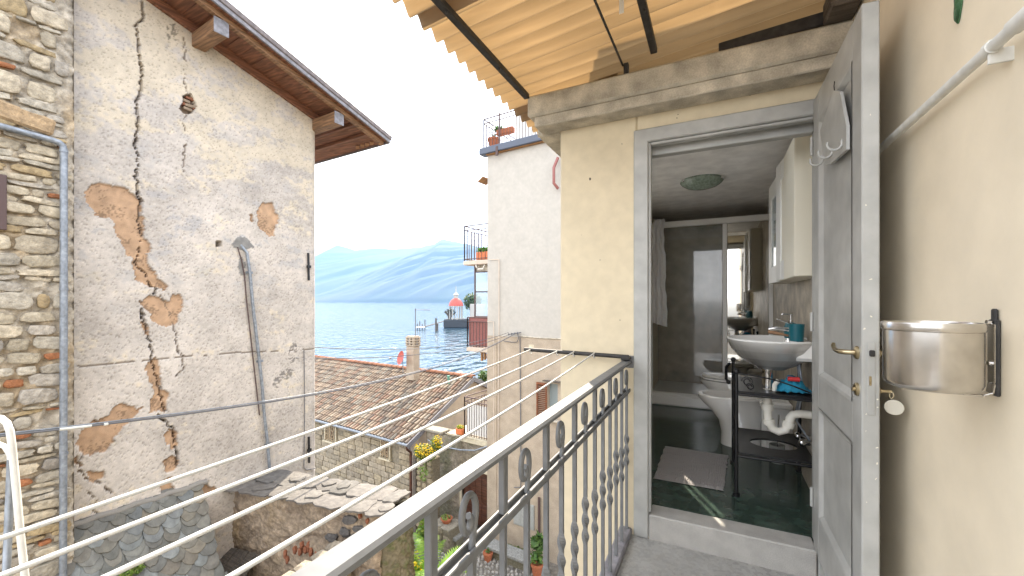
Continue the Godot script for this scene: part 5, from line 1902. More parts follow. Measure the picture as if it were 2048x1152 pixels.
	var bx := thing("balcony_planter", tw(-0.45, tp(975, 518).y, -0.3), "orange planter box with green shoots on the upper lake balcony", "planter")
	m = MB.new()
	m.xf = Transform3D(Basis(TU, Vector3.UP, TN), TC)
	var yb2 := tp(975, 518).y
	m.box(Vector3(-0.36, yb2 + 0.17, -0.35), Vector3(0.72, 0.30, 0.25), 0.02)
	part(bx, "box", m, mt.plastic_orange)
	m = MB.new()
	leafy(m, tw(-0.36, yb2 + 0.38, -0.35), Vector3(0.34, 0.10, 0.12), 260, 0.09, [Color(0.10, 0.25, 0.03), Color(0.06, 0.16, 0.03)])
	part(bx, "foliage", m, mt.leaf)
	var pot := thing("terrace_pot", tw(0.18, top + 0.22, -0.15), "terracotta pot with thin leaves behind the roof terrace railing", "plant pot")
	var pt0 := tw(0.18, top + 0.23, -0.15)
	make_pot(pot, pt0, 0.24, 0.36, mt.terracotta)
	m = MB.new()
	for k in 9:
		var a := rng.randf() * TAU
		m.col = Color(0.16, 0.17, 0.06)
		var d := Vector3(cos(a), 0, sin(a))
		m.tube([pt0 + Vector3.UP * 0.34, pt0 + Vector3.UP * 0.55 + d * 0.1, pt0 + Vector3.UP * 0.7 + d * 0.25], [0.012, 0.01, 0.003], 4)
	part(pot, "leaves", m, mt.leaf)
	var bx2 := thing("terrace_planter", tw(0.75, top + 0.8, 0.0), "red planter box hung inside the roof terrace railing", "planter")
	m = MB.new()
	m.xf = Transform3D(Basis(TU, Vector3.UP, TN), TC)
	m.box(Vector3(0.72, top + 0.72, -0.1), Vector3(0.7, 0.2, 0.2), 0.02)
	part(bx2, "box", m, mt.terracotta)
	m = MB.new()
	leafy(m, tw(0.45, top + 0.88, -0.1), Vector3(0.2, 0.1, 0.1), 120, 0.07, [Color(0.09, 0.2, 0.04)])
	part(bx2, "foliage", m, mt.leaf)

func make_pot(t: Node3D, at: Vector3, r: float, h: float, mat_: Material) -> void:
	var m := MB.new()
	m.xf = Transform3D(Basis.IDENTITY, at)
	m.lathe([Vector2(0, 0), Vector2(r * 0.62, 0), Vector2(r * 0.92, h * 0.8), Vector2(r, h * 0.8), Vector2(r, h), Vector2(r * 0.88, h), Vector2(r * 0.84, h * 0.88), Vector2(0, h * 0.86)], 20)
	part(t, "pot", m, mat_)

# ------------------------------------------------------------------ house with the tiled roof
var HC := Vector3.ZERO
var HU := Vector3.ZERO   # along the eave, to the left and farther
var HB := Vector3.ZERO   # from eave to ridge, horizontal
func hw(u: float, v: float, y: float) -> Vector3:   # along eave, back from eave, over the eye
	return HC + HU * u + HB * v + Vector3.UP * y

func build_tiled_house() -> void:
	HC = CL(16.1, -4.08)
	HU = (FWD * 0.545 + RGT * -0.839).normalized()
	HB = (FWD * 0.839 + RGT * 0.545).normalized()
	var ye := -5.55
	var yr := -3.62
	var run := 4.05
	var gy := GROUND - EYE.y
	var L := 13.5
	var t := thing("tiled_house", hw(3, 2, gy), "low stone house with a weathered terracotta tile roof beside the lake", "house")
	var wv := 0.35
	var wu := 0.22
	var yl: float = ye - 0.12
	# wall core and joints
	var m := MB.new()
	m.col = Color(0.36, 0.31, 0.23)
	m.quad(hw(wu, wv + 0.02, gy), hw(L, wv + 0.02, gy), hw(L, wv + 0.02, yl + 0.1), hw(wu, wv + 0.02, yl + 0.1), -HB)
	part(t, "mortar_wall", m, mt.stone_far)
	m = MB.new()
	var gm: float = run
	m.prism(PackedVector2Array([Vector2(0, gy), Vector2(2 * gm - 2 * wv, gy), Vector2(2 * gm - 2 * wv, ye), Vector2(gm - wv, yr - 0.1), Vector2(0, ye + 0.02)]), 0.0, 0.0001)
	var gx := MB.new()
	var pl := [hw(wu, wv, gy), hw(wu, 2 * run - wv, gy), hw(wu, 2 * run - wv, ye + 0.05), hw(wu, run, yr - 0.12), hw(wu, wv, ye + 0.05)]
	gx.quad(pl[0], pl[1], pl[2], pl[4], -HU)
	gx.flat(pl[4], pl[2], pl[3], -HU)
	part(t, "gable_wall", gx, mt.pale_render)
	# coursed blocks
	rng.seed = 55
	var y := yl - 0.02
	var basis := Basis(-HU, Vector3.UP, -HB)
	var wins := [[5.05, 5.95], [1.35, 1.95]]
	while y > -8.2:
		var h := rng.randf_range(0.20, 0.28)
		var u := wu + rng.randf_range(0.0, 0.05)
		while u < 7.3:
			var w := rng.randf_range(0.32, 0.66)
			var hit := false
			for wn in wins:
				if y > yl - 0.98 and u + w > wn[0] and u < wn[1]: hit = true
			if not hit:
				var q := MB.new()
				var g := rng.randf_range(0.82, 1.18)
				var k := Color(0.52, 0.43, 0.29).lerp(Color(0.44, 0.38, 0.29), rng.randf())
				q.col = Color(k.r * g, k.g * g, k.b * g)
				q.xf = Transform3D(basis, hw(u + w * 0.5, wv + 0.03, y - h * 0.5))
				q.slabstone(block_poly(w - 0.022, h - 0.022), 0.05 + rng.randf_range(0, 0.025), 0.016, rng.randf_range(0, 0.012))
				part(t, "stone_block", q, mt.stone_far)
			u += w
		y -= h
	# windows with scrolled grilles
	for wn in wins:
		var w := part(t, "window", MB.new(), mt.door_brown)
		m = MB.new()
		m.xf = Transform3D(basis, hw((wn[0] + wn[1]) * 0.5, wv - 0.0, yl - 0.48))
		var ww: float = wn[1] - wn[0]
		m.box(Vector3(0, 0, -0.06), Vector3(ww * 0.9, 0.86, 0.03), 0.0)
		m.box(Vector3(0, 0, -0.03), Vector3(0.05, 0.86, 0.04), 0.004)
		w.mesh = m.mesh()
		m = MB.new()
		m.xf = Transform3D(basis, hw((wn[0] + wn[1]) * 0.5, wv - 0.03, yl - 0.48))
		m.box(Vector3(-ww * 0.5 + 0.03, 0, 0), Vector3(0.07, 0.92, 0.1), 0.008)
		m.box(Vector3(ww * 0.5 - 0.03, 0, 0), Vector3(0.07, 0.92, 0.1), 0.008)
		m.box(Vector3(0, -0.47, 0.03), Vector3(ww + 0.1, 0.07, 0.14), 0.008)
		m.box(Vector3(0, 0.45, 0), Vector3(ww, 0.06, 0.1), 0.008)
		part(w, "surround", m, mt.concrete_buff)
		m = MB.new()
		m.xf = Transform3D(basis, hw((wn[0] + wn[1]) * 0.5, wv - 0.10, yl - 0.48))
		for s in [-1.0, 1.0]:
			for e in [-1.0, 1.0]:
				var pts := []
				for k in 22:
					var a := k / 21.0 * TAU * 1.3
					var rr := ww * 0.20 * (1.0 - 0.75 * k / 21.0)
					pts.append(Vector3(s * (ww * 0.04 + ww * 0.2 - rr * cos(a)), e * (0.20 + rr * sin(a) * 1.1), 0))
				pts.push_front(Vector3(s * 0.02, e * -0.05, 0))
				m.tube(pts, 0.018, 5)
		for x in [-0.42, -0.2, 0.0, 0.2, 0.42]:
			m.tube([Vector3(x * ww, -0.42, 0), Vector3(x * ww * 0.7, 0.0, 0.0), Vector3(x * ww, 0.42, 0)], 0.012, 5)
		part(w, "grille", m, mt.grille_brown)
	# roof: channels below, cover tiles above; the largest in view are single tiles
	var slope := (HB * run + Vector3.UP * (yr - ye)).normalized()
	var nrm := HU.cross(slope).normalized()
	if nrm.y < 0: nrm = -nrm
	var sl := Vector2(run, yr - ye).length()
	m = MB.new()
	m.col = Color(0.22, 0.13, 0.085)
	m.quad(hw(-0.05, 0, ye), hw(L, 0, ye), hw(L, run, yr), hw(-0.05, run, yr), nrm)
	m.quad(hw(-0.05, 2 * run, ye), hw(L, 2 * run, ye), hw(L, run, yr), hw(-0.05, run, yr), Vector3.UP + HB)
	m.quad(hw(-0.05, 0, ye - 0.08), hw(L, 0, ye - 0.08), hw(L, run, yr - 0.08), hw(-0.05, run, yr - 0.08), -nrm)
	var roof := part(t, "roof", m, mt.tile)
	var pitch := 0.205
	var rows := 13
	var ex := sl / rows
	var tl := ex + 0.09
	var kinds := [Color(0.37, 0.275, 0.195), Color(0.48, 0.38, 0.275), Color(0.29, 0.21, 0.15), Color(0.22, 0.175, 0.135), Color(0.42, 0.315, 0.22), Color(0.36, 0.31, 0.245), Color(0.36, 0.225, 0.155)]
	var meshes := []
	for k in kinds:
		meshes.append(tile_mesh(k, tl).mesh())
	var all := []
	rng.seed = 66
	for r in rows:
		for cc in int((L - 0.2) / pitch):
			var u := 0.06 + cc * pitch + rng.randf_range(-0.012, 0.012)
			var v := r * ex + rng.randf_range(-0.02, 0.02) - 0.06
			var p := hw(u, 0, ye) + slope * v + nrm * 0.02
			var tr := Transform3D(Basis(-HU, slope, nrm) * Basis(Vector3(0, 0, 1), rng.randf_range(-0.035, 0.035)) * Basis(Vector3(1, 0, 0), -0.06 + rng.randf_range(-0.012, 0.012)), p)
			var q := p - EYE
			var px := PX0 + FPX * q.dot(RGT) / q.dot(FWD)
			all.append([q.length() if px > 632.0 else 1000.0 + q.length(), tr, rng.randi() % kinds.size()])
	all.sort_custom(func(a, b): return a[0] < b[0])
	var rest := MB.new()
	for k in all.size():
		var e = all[k]
		if k < 298 and e[0] < 1000.0:
			piece(roof, "tile", meshes[e[2]], mt.tile, e[1])
		else:
			rest.xf = e[1]
			rest.col = kinds[e[2]]
			tile_into(rest, tl, 5)
	var ro := part(roof, "tiles", rest, mt.tile)
	ro.set_meta("kind", "stuff")
	# ridge tiles
	for k in 34:
		var q := MB.new()
		q.col = Color(0.50, 0.22, 0.12) * rng.randf_range(0.85, 1.15)
		q.xf = Transform3D(Basis(HB, HU, Vector3.UP), hw(-0.08 + k * 0.40, run, yr + 0.035))
		q.col.a = 1.0
		tile_into(q, 0.46, 7, 0.15)
		part(roof, "ridge_tile", q, mt.tile)
	# verge boards at the gable end, gutter and downpipe
	m = MB.new()
	m.bar(hw(-0.10, -0.1, ye - 0.10), hw(-0.10, run, yr - 0.06), 0.05, 0.2, Vector3.UP, 0.006)
	m.bar(hw(-0.10, run, yr - 0.06), hw(-0.10, 2 * run + 0.1, ye - 0.10), 0.05, 0.2, Vector3.UP, 0.006)
	part(roof, "verge_board", m, mt.lead_grey)
	m = MB.new()
	m.quad(hw(-0.08, 0, ye - 0.06), hw(-0.08, run, yr - 0.06), hw(wu, run, yr - 0.16), hw(wu, 0, ye - 0.16), Vector3.DOWN)
	part(roof, "soffit", m, mt.timber_old)
	m = MB.new()
	m.tube([hw(-0.1, -0.07, ye - 0.06), hw(L, -0.07, ye - 0.06)], 0.06, 8)
	part(t, "gutter", m, mt.zinc)
	m = MB.new()
	m.tube([hw(-0.02, -0.07, ye - 0.08), hw(0.0, -0.02, ye - 0.25), hw(0.10, 0.26, ye - 0.45), hw(0.12, 0.28, ye - 0.7), hw(0.12, 0.28, gy)], 0.05, 8)
	part(t, "downpipe", m, mt.door_brown)
	# chimney on the far slope
	var ch := at_d(826, 735, 20.6)
	var cy := at_d(826, 672, 20.6).y
	var ck := part(t, "chimney", MB.new(), mt.tall_lower)
	m = MB.new()
	m.xf = Transform3D(Basis(HU, Vector3.UP, HB), Vector3(ch.x, 0, ch.z))
	m.box(Vector3(0, (ch.y - 0.6 + cy - 0.5) * 0.5, 0), Vector3(0.52, cy - 0.5 - ch.y + 0.6, 0.42), 0.015)
	ck.mesh = m.mesh()
	m = MB.new()
	m.xf = Transform3D(Basis(HU, Vector3.UP, HB), Vector3(ch.x, 0, ch.z))
	for k in 4:
		m.box(Vector3(0, cy - 0.46 + k * 0.13, 0), Vector3(0.60, 0.05, 0.50), 0.01)
		for s in [-1, 1]:
			for e in [-1, 0, 1]:
				if k < 3: m.box(Vector3(e * 0.23, cy - 0.395 + k * 0.13, s * 0.17), Vector3(0.10, 0.085, 0.1), 0.0)
	m.box(Vector3(0, cy - 0.02, 0), Vector3(0.5, 0.06, 0.42), 0.02)
	part(ck, "vented_cap", m, mt.tall_lower)
	# green vent pipe through the tiles
	var vp := on_plane(897, 770, hw(0, 0, ye), nrm)
	m = MB.new()
	m.tube([vp - nrm * 0.1, vp + Vector3.UP * 0.42], 0.055, 8)
	m.tube([vp + Vector3.UP * 0.36, vp + Vector3.UP * 0.44], 0.075, 8)
	mat("verdigris", Color(0.10, 0.27, 0.20), 0.7)
	part(t, "vent_pipe", m, mt.verdigris)
	# satellite dish and aerial by the chimney
	var dc := at_d(804, 716, 20.4)
	var ds := thing("satellite_dish", dc - Vector3.UP * 0.5, "rust red satellite dish beside the chimney on the tiled roof", "satellite dish")
	m = MB.new()
	var dax := (RGT * -0.75 - FWD * 0.6 + Vector3.UP * 0.25).normalized()
	var dbx := dax.cross(Vector3.UP).normalized()
	m.xf = Transform3D(Basis(dbx, dax, dbx.cross(dax)), dc)
	m.lathe([Vector2(0, 0.0), Vector2(0.12, 0.012), Vector2(0.24, 0.045), Vector2(0.34, 0.09), Vector2(0.345, 0.085), Vector2(0.24, 0.035), Vector2(0, -0.012)], 24)
	part(ds, "dish", m, mt.red_paint)
	m = MB.new()
	m.tube([dc - Vector3.UP * 0.75 + FWD * 0.2, dc + FWD * 0.12, dc + Vector3.UP * 0.05], 0.02, 6)
	m.tube([dc - Vector3.UP * 0.3, dc - RGT * 0.5 + Vector3.UP * 0.02 - FWD * 0.25], 0.012, 5)
	m.blob(dc - RGT * 0.52 + Vector3.UP * 0.02 - FWD * 0.26, Vector3(0.05, 0.05, 0.08), 0.0, 8)
	part(ds, "mount", m, mt.zinc)
	var an := thing("roof_aerial", at_d(830, 670, 20.6), "thin television aerial mast standing on the chimney", "aerial")
	m = MB.new()
	var a0 := at_d(831, 670, 20.6)
	var a1 := at_d(831, 617, 20.6)
	m.tube([a0 - Vector3.UP * 0.05, a1], 0.022, 6)
	part(an, "mast", m, mt.thin_wire)
	m = MB.new()
	m.tube([a1 - Vector3.UP * 0.06 - RGT * 0.05, a1 - Vector3.UP * 0.08 + RGT * 0.75], 0.014, 5)
	for k in 7:
		var p := a1 - Vector3.UP * 0.06 + RGT * (0.1 + k * 0.1)
		m.tube([p - FWD * 0.2, p + FWD * 0.2], 0.008, 4)
	part(an, "cross_arm", m, mt.thin_wire)

func block_poly(w: float, h: float) -> PackedVector2Array:
	var p := PackedVector2Array()
	for c in [[-1, -1, 1, 0], [1, -1, -1, 0], [1, -1, 0, 1], [1, 1, 0, -1], [1, 1, -1, 0], [-1, 1, 1, 0], [-1, 1, 0, -1], [-1, -1, 0, 1]]:
		p.append(Vector2(c[0] * w * 0.5 + c[2] * 0.03 + rng.randf_range(-0.012, 0.012), c[1] * h * 0.5 + c[3] * 0.02 + rng.randf_range(-0.010, 0.010)))
	return p

func tile_into(m: MB, l: float, segs := 6, r := 0.085) -> void:
	# half-round tile: x across, y up the slope, z out; narrower at the top
	var th := 0.013
	for k in segs:
		var a := PI * k / segs
		var b := PI * (k + 1) / segs
		var da := Vector3(cos(a), 0, sin(a) * 0.75)
		var db := Vector3(cos(b), 0, sin(b) * 0.75)
		var r0 := r
		var r1 := r * 0.78
		m.quadn(da * r0, db * r0, db * r1 + Vector3(0, l, 0), da * r1 + Vector3(0, l, 0), da, db, db, da)
		m.quad(da * r0, db * r0, db * (r0 - th), da * (r0 - th), Vector3(0, -1, 0))
		m.flat(da * (r0 - th), db * (r0 - th), Vector3(0, 0.12, 0.02), -da - db)

func tile_mesh(k: Color, l: float) -> MB:
	var m := MB.new()
	m.col = k
	tile_into(m, l)
	return m

# ------------------------------------------------------------------ alley: garden wall, door, plants, steps; and the island in the lake
func build_alley() -> void:
	var gy := GROUND
	rng.seed = 91
	# rendered gate wall with the brown door, beside the tall building
	var d0 := tp(922, 940)
	var d1 := tp(972, 940)
	var t := thing("gate_wall", tw(-1.5, gy - EYE.y), "mossy rendered gate wall with a brown panelled door", "wall")
	var cell := 0.03
	var s0 := tp(858, 900).x
	var yt := tp(900, 868).y
	var nu := int((0.0 - s0) / cell) + 1
	var pos := PackedVector3Array()
	var cols := PackedColorArray()
	var fa := fn(71, 0.9, 5)
	var fb := fn(72, 5.0, 4)
	var nv := int((yt - gy + EYE.y) / cell) + 1
	var dt := tp(945, 940).y
	for j in nv:
		for i in nu:
			var s := s0 + i * cell
			var y := gy - EYE.y + j * cell
			var a := fa.get_noise_2d(s, y)
			var b := fb.get_noise_2d(s, y)
			var pier := 0.18 if s < tp(925, 900).x - 0.1 else 0.0
			pos.append(tw(s, y, -0.05 + pier + 0.03 * a + 0.025 * b))
			var k := Color(0.40, 0.34, 0.26).lerp(Color(0.20, 0.19, 0.11), clampf(a * 2.2 + b * 0.6 + 0.15, 0, 0.85))
			k = k * (1.0 + 0.35 * b)
			k.a = 1
			cols.append(k)
	var in_door := func(i, j):
		var s: float = s0 + i * cell
		return not (s > d0.x and s < d1.x and gy - EYE.y + j * cell < dt)
	part(t, "rendered_wall", sheet(nu, nv, pos, cols, TN, in_door), mt.masonry)
	var m := MB.new()
	m.col = Color(0.3, 0.27, 0.2)
	m.quad(tw(s0, gy - EYE.y, -0.5), tw(0, gy - EYE.y, -0.5), tw(0, yt, -0.5), tw(s0, yt, -0.5), -TN)
	m.quad(tw(s0, yt, 0.15), tw(0, yt, -0.02), tw(0, yt, -0.5), tw(s0, yt, -0.5), Vector3.UP)
	m.quad(tw(s0, gy - EYE.y, 0.15), tw(s0, yt, 0.15), tw(s0, yt, -0.5), tw(s0, gy - EYE.y, -0.5), -TU)
	part(t, "core", m, mt.masonry)
	m = MB.new()
	m.col = Color(0.42, 0.38, 0.30)
	m.xf = Transform3D(Basis(TU, Vector3.UP, TN), TC)
	m.box(Vector3(s0 + 0.42, yt + 0.04, 0.0), Vector3(0.95, 0.10, 0.5), 0.02)
	part(t, "coping_slab", m, mt.masonry)
	var dr := part(t, "door", MB.new(), mt.door_brown)
	m = MB.new()
	m.xf = Transform3D(Basis(TU, Vector3.UP, TN), TC)
	m.box(Vector3((d0.x + d1.x) * 0.5, (gy - EYE.y + dt) * 0.5 + 0.1, -0.2), Vector3(d1.x - d0.x, dt - gy + EYE.y - 0.2, 0.05), 0.004)
	dr.mesh = m.mesh()
	for k in 4:
		for rr in [[0.28, 1.0], [1.12, 2.0]]:
			m = MB.new()
			m.xf = Transform3D(Basis(TU, Vector3.UP, TN), TC)
			var w4 := (d1.x - d0.x) / 4.0
			m.box(Vector3(d0.x + w4 * (k + 0.5), gy - EYE.y + (rr[0] + rr[1]) * 0.5, -0.165), Vector3(w4 - 0.05, rr[1] - rr[0], 0.03), 0.01)
			part(dr, "panel", m, mt.door_brown)
	m = MB.new()
	m.blob(tw(d0.x + 0.16, gy - EYE.y + 1.05, -0.13), Vector3(0.035, 0.035, 0.035), 0, 8)
	part(dr, "knob", m, mt.brass)
	m = MB.new()
	m.xf = Transform3D(Basis(TU, Vector3.UP, TN), TC)
	m.box(Vector3(d0.x - 0.06, (gy - EYE.y + dt) * 0.5, -0.02), Vector3(0.12, dt - gy + EYE.y, 0.12), 0.01)
	m.box(Vector3((d0.x + d1.x) * 0.5, dt + 0.04, -0.02), Vector3(d1.x - d0.x + 0.24, 0.1, 0.12), 0.01)
	part(t, "door_surround", m, mt.concrete_buff)
	# back part: pale wall behind the terrace and a curved blue hose along the wall
	m = MB.new()
	var hs := []
	for q in [[856, 880], [870, 888], [890, 894], [920, 900], [950, 901], [974, 893]]:
		var p := tp(q[0], q[1], 0.2)
		hs.append(tw(p.x, p.y, 0.2))
	m.tube(hs, 0.03, 6)
	part(t, "hose", m, mt.zinc)
	# little terrace railing with a white panel
	var ry0 := tp(950, 878).y
	var ra := thing("terrace_fence", tw(-1.0, ry0, 0), "brown iron terrace railing with a pale screen beside the tall building", "railing")
	var sa := tp(926, 860).x
	var sb := tp(975, 860).x
	rail_panel(ra, tw(sa, ry0, -0.1), tw(sb, ry0, -0.1), tp(926, 800).y - tp(926, 878).y, 10, mt.rust_iron, 0.018)
	rail_panel(ra, tw(sa, ry0, -0.1), tw(sa, ry0, -2.2), tp(926, 800).y - tp(926, 878).y, 10, mt.rust_iron, 0.018)
	m = MB.new()
	m.quad(tw(sa + 0.05, ry0 + 0.05, -0.2), tw(sb, ry0 + 0.05, -0.2), tw(sb, ry0 + 1.2, -0.2), tw(sa + 0.05, ry0 + 1.2, -0.2), TN)
	part(ra, "screen", m, mt.white_matt)
	m = MB.new()
	m.quad(tw(sa - 0.8, ry0, 0.0), tw(sb, ry0, 0.0), tw(sb, ry0, -3.0), tw(sa - 0.8, ry0, -3.0), Vector3.UP)
	m.quad(tw(sa - 0.8, ry0 - 0.2, 0.0), tw(sb, ry0 - 0.2, 0.0), tw(sb, ry0, 0.0), tw(sa - 0.8, ry0, 0.0), TN)
	part(ra, "deck", m, mt.concrete_buff)
	var fb2 := thing("flower_box", tw(sa - 0.3, ry0, 0), "orange flower box with yellow blooms on the terrace corner", "planter")
	m = MB.new()
	m.xf = Transform3D(Basis(TU, Vector3.UP, TN), TC)
	m.box(Vector3(sa - 0.22, ry0 + 0.13, -0.1), Vector3(0.32, 0.22, 0.22), 0.02)
	part(fb2, "box", m, mt.plastic_orange)
	m = MB.new()
	leafy(m, tw(sa - 0.22, ry0 + 0.3, -0.1), Vector3(0.16, 0.07, 0.12), 140, 0.06, [Color(0.14, 0.25, 0.03), Color(0.6, 0.42, 0.03)])
	part(fb2, "foliage", m, mt.leaf)
	# yellow flowering bush on the wall
	var yb := at_d(858, 903, 14.6)
	var bu := thing("flowering_bush", yb, "yellow flowering bush hanging over the gate wall", "bush")
	m = MB.new()
	leafy(m, at_d(850, 905, 14.5), Vector3(0.46, 0.30, 0.3), 800, 0.06, [Color(0.12, 0.17, 0.02), Color(0.09, 0.14, 0.02)])
	leafy(m, at_d(872, 888, 14.5), Vector3(0.22, 0.28, 0.2), 300, 0.06, [Color(0.12, 0.17, 0.02)])
	leafy(m, at_d(846, 940, 14.5), Vector3(0.22, 0.45, 0.12), 140, 0.05, [Color(0.12, 0.2, 0.03)])
	part(bu, "foliage", m, mt.leaf)
	m = MB.new()
	leafy(m, at_d(848, 902, 14.35), Vector3(0.46, 0.27, 0.28), 330, 0.045, [Color(0.75, 0.50, 0.01), Color(0.68, 0.42, 0.01)])
	leafy(m, at_d(876, 884, 14.4), Vector3(0.2, 0.26, 0.14), 130, 0.045, [Color(0.75, 0.50, 0.01)])
	part(bu, "blooms", m, mt.leaf)
	m = MB.new()
	m.col = Color(0.12, 0.09, 0.05)
	m.tube([at_d(853, 940, 14.6), at_d(852, 905, 14.55), at_d(860, 895, 14.5)], 0.02, 5)
	part(bu, "stem", m, mt.leaf)
	# rubble planter with bowl of succulents
	var pc := on_y(893, 1090, gy)
	var pl := thing("stone_planter", pc, "rubble stone planter block below the gate wall", "planter")
	rng.seed = 44
	var top_y := at_d(890, 1045, (pc - EYE).dot(FWD)).y
	m = MB.new()
	m.col = Color(0.26, 0.22, 0.15)
	m.xf = Transform3D(Basis(TU, Vector3.UP, TN), pc)
	m.box(Vector3(0, (top_y - gy) * 0.5, 0), Vector3(0.85, top_y - gy - 0.04, 0.7), 0.03)
	part(pl, "core", m, mt.masonry)
	for r in 4:
		for k in 3:
			var st := MB.new()
			var g := rng.randf_range(0.7, 1.15)
			st.col = Color(0.33 * g, 0.28 * g, 0.20 * g)
			st.xf = Transform3D(Basis(TU, Vector3.UP, TN), pc + TU * (-0.30 + k * 0.30) + TN * 0.33 + Vector3.UP * (0.1 + r * (top_y - gy) / 4.2))
			st.slabstone(rough_poly(0.31, 0.21, 9, 0.15, 3.5), 0.06, 0.02, 0.01)
			part(pl, "stone", st, mt.masonry)
	for k in 2:
		var st := MB.new()
		st.col = Color(0.36, 0.32, 0.25)
		st.xf = Transform3D(Basis(TU, -TN, Vector3.UP), pc + TU * (-0.22 + 0.44 * k) + Vector3.UP * (top_y - gy - 0.04))
		st.slabstone(rough_poly(0.48, 0.8, 10, 0.1, 5.0), 0.05, 0.012, 0.002)
		part(pl, "cap_stone", st, mt.masonry)
	var bo := Vector3(pc.x, top_y, pc.z)
	var sp := thing("succulent_bowl", bo, "wide terracotta bowl of small succulents on the stone planter", "plant pot")
	make_pot(sp, bo, 0.21, 0.17, mt.terracotta)
	m = MB.new()
	for k in 26:
		var a := rng.randf() * TAU
		var rr := sqrt(rng.randf()) * 0.19
		m.col = Color(0.17, 0.22, 0.05) * rng.randf_range(0.7, 1.4)
		m.col.a = 1
		m.blob(bo + Vector3(cos(a) * rr, 0.19, sin(a) * rr), Vector3(0.03, 0.05, 0.03), 0.1, 6)
	part(sp, "succulents", m, mt.leaf)
	# stone steps / bench along the tall wall
	for q in [[898, 1064, 0.95, 0.34], [1018, 1101, 1.75, 0.42]]:
		var p := on_y(q[0], q[1] + 26.0, gy)
		var be := thing("stone_step", p, "worn grey stone step before the brown door" if q[0] < 950 else "long grey stone bench with mossy edge along the tall building", "step" if q[0] < 950 else "bench")
		m = MB.new()
		m.col = Color(0.36, 0.36, 0.34)
		m.xf = Transform3D(Basis(TU, Vector3.UP, TN), p)
		var hh := at_d(q[0], q[1], (p - EYE).dot(FWD)).y - gy
		m.box(Vector3(0, hh - 0.06, -0.05), Vector3(q[2], 0.12, 0.5), 0.02)
		part(be, "slab", m, mt.masonry)
		m = MB.new()
		m.col = Color(0.25, 0.23, 0.16)
		m.xf = Transform3D(Basis(TU, Vector3.UP, TN), p)
		m.box(Vector3(0, (hh - 0.12) * 0.5, -0.09), Vector3(q[2] - 0.1, hh - 0.121, 0.4), 0.02)
		part(be, "base", m, mt.masonry)
		m = MB.new()
		leafy(m, p + Vector3.UP * (hh * 0.9) - TN * 0.30, Vector3(q[2] * 0.3, 0.05, 0.08), 160, 0.05, [Color(0.12, 0.15, 0.03), Color(0.08, 0.12, 0.02)])
		part(be, "moss", m, mt.leaf)
	# pots with plants
	var p1 := on_y(1074, 1152, gy)
	var po := thing("potted_laurel", p1, "leafy green laurel in a terracotta pot by the tall building", "plant pot")
	make_pot(po, p1, 0.2, 0.42, mt.terracotta)
	m = MB.new()
	m.col = Color(0.15, 0.1, 0.05)
	m.tube([p1 + Vector3.UP * 0.36, p1 + Vector3.UP * 0.9 + RGT * 0.03, p1 + Vector3.UP * 1.25], [0.014, 0.011, 0.006], 5)
	part(po, "stem", m, mt.timber_old)
	m = MB.new()
	leafy(m, p1 + Vector3.UP * 1.05 + RGT * 0.04, Vector3(0.22, 0.26, 0.22), 150, 0.13, [Color(0.06, 0.13, 0.03), Color(0.10, 0.18, 0.04), Color(0.05, 0.10, 0.02)])
	leafy(m, p1 + Vector3.UP * 0.6, Vector3(0.2, 0.22, 0.2), 80, 0.12, [Color(0.07, 0.15, 0.03), Color(0.12, 0.2, 0.04)])
	part(po, "foliage", m, mt.leaf)
	var p2 := on_y(976, 1122, gy)
	var po2 := thing("clay_pot", p2, "small empty clay pot standing on the cobbles by the bench", "plant pot")
	make_pot(po2, p2, 0.17, 0.30, mt.terracotta)
	m = MB.new()
	leafy(m, p2 + Vector3.UP * 0.33, Vector3(0.08, 0.08, 0.08), 40, 0.05, [Color(0.1, 0.16, 0.04)])
	part(po2, "sprouts", m, mt.leaf)
	# fern with yellow flowers at its foot
	var fp := on_y(852, 1185, gy)
	var fe := thing("fern", fp, "bright green fern with long arching fronds beside the capped wall", "fern")
	m = MB.new()
	for k in 34:
		var a := rng.randf() * TAU
		var d := Vector3(cos(a), 0, sin(a))
		var l := rng.randf_range(0.9, 1.5)
		var lift := rng.randf_range(1.2, 2.2)
		var prev := fp
		var sd := d.cross(Vector3.UP)
		for i in 22:
			var u := (i + 1) / 22.0
			var p := fp + d * (l * u) + Vector3.UP * (lift * (u * 1.5 - u * u * 0.95))
			var pw := 0.19 * sin(PI * minf(1.0, u * 0.85 + 0.12)) + 0.015
			for s in [-1.0, 1.0]:
				m.col = Color(0.13, 0.27, 0.03).lerp(Color(0.26, 0.38, 0.05), rng.randf())
				var tip: Vector3 = p + sd * s * pw + (p - prev).normalized() * 0.05 - Vector3.UP * 0.02
				m.flat(p, p + (p - prev) * 0.75, tip, Vector3.UP)
			prev = p
	part(fe, "fronds", m, mt.leaf)
	var ff := on_y(815, 1180, gy)
	var fl := thing("yellow_flowers", ff, "low clump of yellow flowers at the foot of the fern", "flowers")
	m = MB.new()
	leafy(m, ff + Vector3.UP * 0.55, Vector3(0.5, 0.55, 0.4), 700, 0.09, [Color(0.14, 0.26, 0.03), Color(0.2, 0.3, 0.04)])
	part(fl, "foliage", m, mt.leaf)
	m = MB.new()
	leafy(m, ff + Vector3.UP * 0.8, Vector3(0.5, 0.42, 0.4), 160, 0.06, [Color(0.75, 0.52, 0.02)])
	part(fl, "blooms", m, mt.leaf)
	# climbing plant on the capped wall's far side
	var cv := at_d(852, 1035, 13.9)
	var cl := thing("climbing_plant", Vector3(cv.x, gy, cv.z), "light green climbing plant on the corner pier of the gate wall", "plant")
	m = MB.new()
